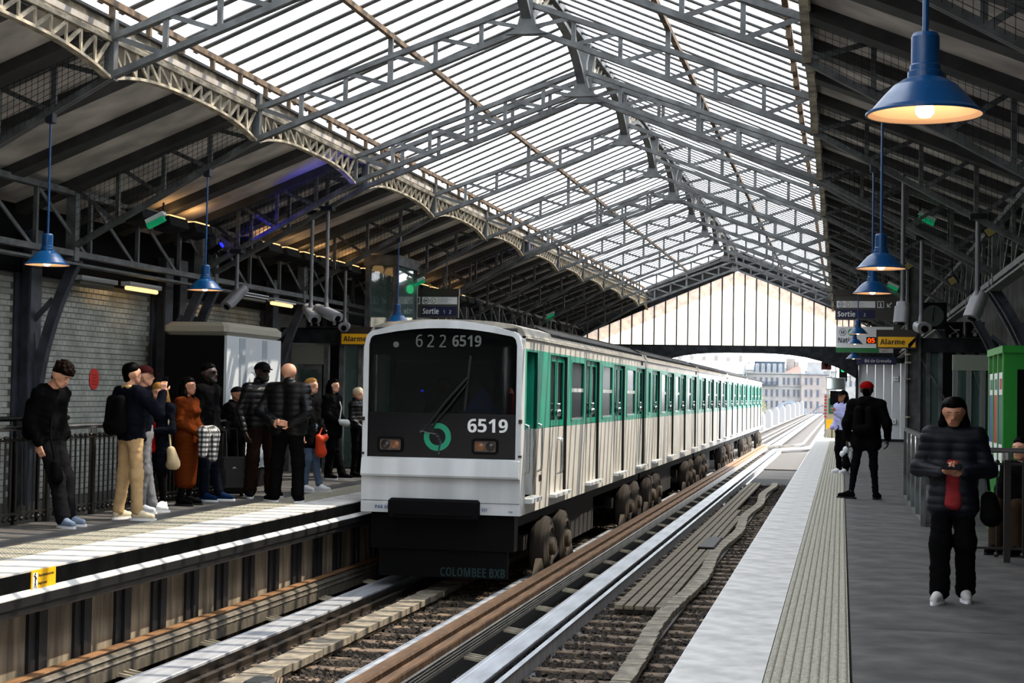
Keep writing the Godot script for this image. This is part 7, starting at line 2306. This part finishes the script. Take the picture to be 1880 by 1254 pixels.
	# blonde girl
	t = human("blonde girl in red top and navy coat looking at her phone", Vector3(-8.36, 0, -19.15), -0.35, 1.58, {"top": navy, "top_name": "coat", "hem": 0.75, "loose": 1.05, "shirt": mat("cloth_red", Color(0.62, 0.03, 0.05), 0.8), "trousers": black, "leg": 0.95, "shoes": white, "hair": "long", "hair_m": h_blond, "head_pitch": 0.3,
		"pose": {"el_l": Vector3(0.25, 1.1, 0.0), "wr_l": Vector3(0.07, 1.08, 0.24), "el_r": Vector3(-0.25, 1.1, 0.0), "wr_r": Vector3(-0.06, 1.06, 0.24)},
		"hands": [["l", Vector3(-1, 0.2, 0.5), Vector3(0, 1, 0), 0.5], ["r", Vector3(1, 0.2, 0.5), Vector3(0, 1, 0), 0.5]]})
	phone("phone in the blonde girl's hands", t * Transform3D(Basis.from_euler(Vector3(-0.9, 0, 1.3)), Vector3(0.0, 1.13, 0.29)))
	bag("tote_bag", "cream tote bag hanging from the blonde girl's shoulder", [[Vector3(0.27, 0.82, 0.02), Vector3(0.30, 0.66, 0.0), 0.055, 0.08], [Vector3(0.24, 0.62, 0.0), Vector3(0.34, 0.62, 0.0), 0.055, 0.055]], mat("tote", Color(0.72, 0.64, 0.50), 0.9), t, [[Vector3(0.27, 0.86, 0.03), Vector3(0.24, 1.2, 0.05), Vector3(0.2, 1.46, -0.02)]], mats.tote)
	bag("handbag", "black handbag held low between the blonde girl and tan trousers", [[Vector3(-0.22, 0.62, 0.1), Vector3(-0.22, 0.5, 0.1), 0.05, 0.075]], black, t, [[Vector3(-0.22, 0.66, 0.1), Vector3(-0.22, 0.85, 0.12)]], black)
	# woman in the rust dress
	var rust := mat("knit_rust", Color(0.36, 0.155, 0.04), 0.85, 0.0, "wood", 0.2, 6.0)
	t = human("woman in a rust knit dress holding a checked shirt", Vector3(-8.30, 0, -19.95), 1.45, 1.66, {"top": rust, "top_name": "dress_top", "dress": 0.72, "bulk": 1.08, "bust": 0.062, "trousers": black, "leg": 0.9, "shoes": black, "soles": dark_sole, "hair": "long", "hair_m": h_black, "skin": "tan",
		"pose": {"el_l": Vector3(0.23, 1.12, 0.0), "wr_l": Vector3(0.08, 0.98, 0.26), "el_r": Vector3(-0.23, 1.12, 0.0), "wr_r": Vector3(-0.08, 0.96, 0.25)},
		"hands": [["r", Vector3(0.6, -0.5, 0.6), Vector3(0.2, 0, -1), 0.5], ["l", Vector3(-0.6, -0.5, 0.6), Vector3(-0.2, 0, -1), 0.5]]})
	var ck := thing("checked_shirt", "black and white checked shirt draped over folded hands", "shirt")
	var cb := MB.new()
	blob(cb, xf([[Vector3(-0.12, 1.02, 0.30), Vector3(0.12, 1.02, 0.32), 0.07, 0.07], [Vector3(-0.1, 0.98, 0.32), Vector3(-0.14, 0.72, 0.32), 0.08, 0.06], [Vector3(0.1, 0.98, 0.34), Vector3(0.1, 0.66, 0.34), 0.09, 0.06]], t), 0.013, 70.0)
	part(ck, "cloth", cb, check_cloth())
	# tall man in dark coat with glasses
	t = human("tall man with glasses in black coat, dark jeans and blue trainers", Vector3(-8.38, 0, -20.85), 1.45, 1.86, {"top": black, "top_name": "coat", "hem": 0.35, "loose": 1.08, "collar": true, "trousers": mat("denim_dark", Color(0.05, 0.065, 0.10), 0.85), "leg": 1.1, "shoes": mat("shoe_blue", Color(0.05, 0.13, 0.25), 0.6), "hair": "short", "hair_m": h_black, "skin": "dark", "beard": true, "glasses": true,
		"pose": {"an_l": Vector3(0.12, 0.09, 0.1), "toe_l": Vector3(0.16, 0.03, 0.28), "an_r": Vector3(-0.12, 0.09, 0.02)}, "hands": [["l", D, Vector3(-1, 0, 0), 0.3], ["r", D, Vector3(1, 0, 0), 0.3]]})
	# hooded person in the shade
	t = human("person in a dark hood standing in the shade before the kiosk", Vector3(-8.62, 0, -22.55), 1.2, 1.55, {"top": black, "hood": true, "loose": 1.15, "trousers": black, "shoes": black, "soles": dark_sole, "hair": "short", "hair_m": h_black, "skin": "tan", "cap": black, "brim": false})
	# man with cap
	t = human("bearded man in black cap, quilted jacket and brown trousers", Vector3(-7.97, 0, -21.8), 0.95, 1.90, {"top": puff, "puffer": true, "bulk": 1.3, "collar": true, "trousers": mat("cloth_brown", Color(0.115, 0.07, 0.05), 0.85), "leg": 1.3, "shoes": navy, "hair": "short", "hair_m": h_black, "skin": "dark", "beard": true, "glasses": true, "cap": black,
		"pose": {"el_r": Vector3(-0.31, 1.12, -0.05), "wr_r": Vector3(-0.30, 0.86, 0.06), "el_l": Vector3(0.31, 1.12, -0.05), "wr_l": Vector3(0.3, 0.88, 0.06), "sh_l": Vector3(0.21, 1.40, -0.02), "sh_r": Vector3(-0.21, 1.40, -0.02), "an_l": Vector3(0.16, 0.09, 0.0), "an_r": Vector3(-0.16, 0.09, 0.0), "toe_l": Vector3(0.2, 0.03, 0.16), "toe_r": Vector3(-0.24, 0.03, 0.14), "kn_l": Vector3(0.14, 0.5, 0.02), "kn_r": Vector3(-0.14, 0.5, 0.02)},
		"hands": [["r", Vector3(0.2, -1, 0.4), Vector3(1, 0, 0), 0.25], ["l", D, Vector3(-1, 0, 0), 0.3]]})
	# bald man, hands behind his back
	t = human("bald man in black quilted jacket, hands clasped behind his back", Vector3(-7.30, 0, -21.0), 3.0, 1.90, {"top": puff, "puffer": true, "loose": 1.1, "bulk": 1.38, "collar": true, "trousers": black, "leg": 1.25, "shoes": navy, "hair": "bald", "face": false,
		"pose": {"sh_l": Vector3(0.22, 1.40, -0.02), "sh_r": Vector3(-0.22, 1.40, -0.02), "el_l": Vector3(0.33, 1.12, -0.14), "el_r": Vector3(-0.33, 1.12, -0.14), "wr_l": Vector3(0.09, 0.99, -0.23), "wr_r": Vector3(-0.14, 0.97, -0.22), "an_l": Vector3(0.17, 0.09, 0.0), "an_r": Vector3(-0.15, 0.09, 0.0), "toe_l": Vector3(0.32, 0.03, 0.08), "kn_l": Vector3(0.15, 0.5, 0.02), "kn_r": Vector3(-0.14, 0.5, 0.02)},
		"hands": [["l", Vector3(-1, 0.1, -0.2), Vector3(0, 0, -1), 0.6], ["r", Vector3(1, 0.2, -0.2), Vector3(0, 0, -1), 0.6]]})
	# person behind him with an orange bag
	t = human("fair haired person in black behind the bald man, white trainers", Vector3(-7.76, 0, -23.35), 1.3, 1.70, {"top": black, "hem": 0.4, "trousers": mat("denim", Color(0.30, 0.36, 0.44), 0.85), "shoes": white, "hair": "bun", "hair_m": h_blond, "pose": {"wr_l": Vector3(0.2, 0.9, 0.14), "an_l": Vector3(0.1, 0.09, 0.1), "toe_l": Vector3(0.12, 0.03, 0.28)}, "hands": [["l", D, Vector3(-1, 0, 0), 0.8], ["r", D, Vector3(1, 0, 0), 0.8]]})
	bag("carrier_bag", "bright orange and green carrier bag behind the bald man", [[Vector3(-0.02, 0.84, 0.16), Vector3(0.05, 0.62, 0.16), 0.05, 0.09], [Vector3(0.1, 0.84, 0.2), Vector3(0.0, 0.8, 0.2), 0.05, 0.05]], mat("bag_orange", Color(0.88, 0.25, 0.04), 0.7), t, [[Vector3(-0.02, 0.86, 0.16), Vector3(0.1, 0.98, 0.14)]], mats.bag_orange)
	# woman with long black hair
	t = human("woman with long black hair in black coat, pale bag at waist", Vector3(-8.53, 0, -26.85), 1.4, 1.72, {"top": black, "hem": 0.3, "loose": 1.1, "trousers": black, "leg": 1.2, "shoes": black, "hair": "long", "hair_m": h_black,
		"pose": {"el_r": Vector3(-0.25, 1.12, -0.02), "wr_r": Vector3(-0.14, 0.98, 0.2), "el_l": Vector3(0.25, 1.12, -0.02), "wr_l": Vector3(0.12, 0.98, 0.2), "an_l": Vector3(0.1, 0.09, 0.14), "toe_l": Vector3(0.12, 0.03, 0.3)}})
	bag("crossbody_bag", "pale crossbody bag on the black coated woman's front", [[Vector3(-0.14, 1.0, 0.2), Vector3(0.08, 0.98, 0.22), 0.05, 0.065]], mat("bag_pale", Color(0.72, 0.72, 0.70), 0.6), t, [[Vector3(-0.14, 1.04, 0.2), Vector3(0.0, 1.25, 0.16), Vector3(0.15, 1.46, 0.0)]], mats.bag_pale)
	# short haired blonde woman
	t = human("woman with short blonde hair in black jacket beside the train", Vector3(-8.36, 0, -27.75), 1.35, 1.58, {"top": puff, "puffer": true, "collar": true, "trousers": black, "shoes": black, "soles": dark_sole, "hair": "bob", "hair_m": h_white,
		"pose": {"el_r": Vector3(-0.24, 1.12, 0.0), "wr_r": Vector3(-0.14, 0.92, 0.22), "wr_l": Vector3(0.1, 0.92, 0.24)}, "hands": [["r", Vector3(0.3, -0.4, 1), Vector3(1, 0, 0), 0.6]]})
	# woman with phone on the near platform
	t = human("long haired woman in navy jacket and pink shirt using phone", Vector3(0.84, 0, -12.85), -0.12, 1.565, {"cell": 0.0055, "top": mat("jacket_navy_puffer", Color(0.03, 0.04, 0.075), 0.6), "puffer": true, "loose": 1.12, "hem": 0.25, "shirt": mat("shirt_pink", Color(0.50, 0.16, 0.17), 0.85), "trousers": black, "leg": 1.3, "shoes": mat("shoe_offwhite", Color(0.72, 0.71, 0.70), 0.7), "hair": "long", "hair_m": h_black, "skin": "tan", "head_pitch": 0.32, "eyes_down": true,
		"pose": {"head": Vector3(0, 1.60, 0.04), "el_l": Vector3(0.29, 1.12, -0.02), "wr_l": Vector3(0.085, 1.09, 0.25), "el_r": Vector3(-0.29, 1.12, -0.02), "wr_r": Vector3(-0.075, 1.10, 0.25), "an_l": Vector3(0.1, 0.09, -0.12), "toe_l": Vector3(0.12, 0.03, 0.04), "an_r": Vector3(-0.1, 0.09, 0.12), "toe_r": Vector3(-0.13, 0.03, 0.28), "kn_r": Vector3(-0.1, 0.5, 0.09), "kn_l": Vector3(0.1, 0.5, 0.0)},
		"hands": [["l", Vector3(-0.75, 0.35, 0.6), Vector3(-0.3, 0.8, -0.4), 0.55], ["r", Vector3(0.75, 0.35, 0.6), Vector3(0.3, 0.8, -0.4), 0.55]]})
	phone("phone held in both hands by the woman in navy", t * Transform3D(Basis.from_euler(Vector3(-0.9, 0, PI / 2)), Vector3(0.005, 1.155, 0.32)))
	bag("handbag", "black bag at the hip of the woman with the phone", [[Vector3(0.29, 0.88, -0.02), Vector3(0.31, 0.74, 0.0), 0.06, 0.085]], black, t, [[Vector3(0.29, 0.95, 0.0), Vector3(0.24, 1.42, 0.0)]], black)
	# man with the red cap
	t = human("man with red cap and dark jacket seen from behind, legs apart", Vector3(0.38, 0, -25.6), 2.95, 1.80, {"top": mat("jacket_dark", Color(0.045, 0.04, 0.04), 0.85), "loose": 1.2, "hem": 0.22, "hood": true, "trousers": mat("denim_black", Color(0.04, 0.045, 0.06), 0.85), "leg": 0.92, "shoes": black, "soles": dark_sole, "hair": "short", "hair_m": h_black, "skin": "dark", "cap": mat("cap_red", Color(0.50, 0.03, 0.03), 0.8), "brim": false, "face": false,
		"pose": {"an_l": Vector3(0.22, 0.09, 0.0), "toe_l": Vector3(0.38, 0.03, 0.02), "kn_l": Vector3(0.17, 0.5, 0.03), "an_r": Vector3(-0.14, 0.09, 0.02), "toe_r": Vector3(-0.16, 0.03, 0.16), "wr_l": Vector3(0.29, 0.88, 0.02), "el_l": Vector3(0.29, 1.13, -0.05), "el_r": Vector3(-0.31, 1.13, -0.05), "wr_r": Vector3(-0.30, 0.9, 0.08), "sh_l": Vector3(0.2, 1.40, -0.02), "sh_r": Vector3(-0.2, 1.40, -0.02)},
		"hands": [["l", D, Vector3(-1, 0, 0), 0.9], ["r", D, Vector3(1, 0, 0), 0.4]]})
	bag("backpack", "black backpack on the red capped man's back", pack_caps(), black, t, [], black)
	var hp := thing("headphones", "white and black headphones dangling from the red capped man's hand", "headphones")
	var hpm := MB.new()
	hpm.ball(t * Vector3(0.31, 0.72, 0.04), Vector3(0.05, 0.06, 0.04), 12, 8)
	part(hp, "ear_cup", hpm, mats.panel_white)
	hpm = MB.new()
	hpm.ball(t * Vector3(0.36, 0.66, 0.04), Vector3(0.045, 0.05, 0.04), 12, 8)
	part(hp, "ear_cup", hpm, mats.panel_white)
	hpm = MB.new()
	hpm.tube([t * Vector3(0.30, 0.74, 0.04), t * Vector3(0.24, 0.70, 0.05), t * Vector3(0.25, 0.60, 0.05), t * Vector3(0.33, 0.60, 0.04)], 0.014, 8)
	part(hp, "headband", hpm, mats.panel_white)
	bag("pouch", "dark pouch hanging below the white headphones", [[Vector3(0.31, 0.6, 0.02), Vector3(0.30, 0.5, 0.02), 0.05, 0.07]], black, t, [[Vector3(0.3, 0.64, 0.03), Vector3(0.29, 0.82, 0.03)]], black)
	# woman in the pale hoodie
	t = human("woman in pale lilac hoodie and black cap near the platform edge", Vector3(0.02, 0, -34.1), -0.9, 1.70, {"top": mat("cloth_lilac", Color(0.66, 0.66, 0.82), 0.9), "top_name": "hoodie", "hood": true, "loose": 1.1, "trousers": black, "leg": 1.1, "shoes": white, "hair": "long", "hair_m": h_black, "skin": "tan", "cap": black,
		"pose": {"el_l": Vector3(0.24, 1.12, 0.05), "wr_l": Vector3(0.06, 1.28, 0.24), "wr_r": Vector3(-0.18, 0.95, 0.14)}, "hands": [["l", Vector3(-0.4, 1, 0.2), Vector3(-1, 0, 0), 0.6]]})
	# someone seated low behind the near railing
	var bn := MB.new()
	bn.bevel(Vector3(1.5, 0.0, -17.6), Vector3(2.5, 0.34, -17.25), 0.03)
	single("bench", "low dark bench behind the near railing", "bench", bn, mats.soft_black)
	t = human("person in brown trousers seated low behind the near railing", Vector3(1.85, -0.12, -17.3), -0.6, 1.68, {"top": black, "trousers": mat("cloth_umber", Color(0.20, 0.15, 0.11), 0.85), "leg": 1.25, "shoes": black, "soles": dark_sole, "hair": "short", "hair_m": h_black,
		"pose": {"pelvis": Vector3(0, 0.60, 0), "neck": Vector3(0, 1.06, 0.08), "head": Vector3(0, 1.21, 0.13), "sh_l": Vector3(0.18, 1.02, 0.07), "sh_r": Vector3(-0.18, 1.02, 0.07), "el_l": Vector3(0.24, 0.78, 0.12), "wr_l": Vector3(0.14, 0.66, 0.34), "el_r": Vector3(-0.24, 0.78, 0.12), "wr_r": Vector3(-0.14, 0.66, 0.34), "kn_l": Vector3(0.12, 0.62, 0.42), "kn_r": Vector3(-0.12, 0.62, 0.42), "an_l": Vector3(0.12, 0.21, 0.40), "an_r": Vector3(-0.12, 0.21, 0.40), "toe_l": Vector3(0.13, 0.15, 0.56), "toe_r": Vector3(-0.13, 0.15, 0.56)},
		"hands": [["l", Vector3(-0.2, -0.4, 1), Vector3(0, -1, 0), 0.5], ["r", Vector3(0.2, -0.4, 1), Vector3(0, -1, 0), 0.5]]})
	# the driver
	t = human("driver in dark clothes sitting behind the windscreen", Vector3(-5.55, 0.02, -22.62), 0.1, 1.70, {"top": navy, "trousers": black, "shoes": black, "soles": dark_sole, "hair": "short", "hair_m": h_black, "skin": "tan",
		"pose": {"el_l": Vector3(0.26, 1.18, 0.06), "wr_l": Vector3(0.2, 1.14, 0.26), "el_r": Vector3(-0.26, 1.18, 0.06), "wr_r": Vector3(-0.2, 1.14, 0.26)}, "hands": [["l", Vector3(0, 0, 1), D, 0.4], ["r", Vector3(0, 0, 1), D, 0.4]]})

func check_cloth() -> StandardMaterial3D:
	var im := Image.create(64, 64, false, Image.FORMAT_RGB8)
	for y in 64:
		for x in 64:
			var a := 0.5 * float((x / 16) % 2) + 0.5 * float((y / 16) % 2)
			var g := [0.85, 0.32, 0.03][int(a * 2.0)] as float
			im.set_pixel(x, y, Color(g, g, g))
	var m := StandardMaterial3D.new()
	m.albedo_texture = ImageTexture.create_from_image(im)
	m.uv1_triplanar = true
	m.uv1_world_triplanar = true
	m.uv1_scale = Vector3.ONE * 8.0
	m.roughness = 0.9
	return m
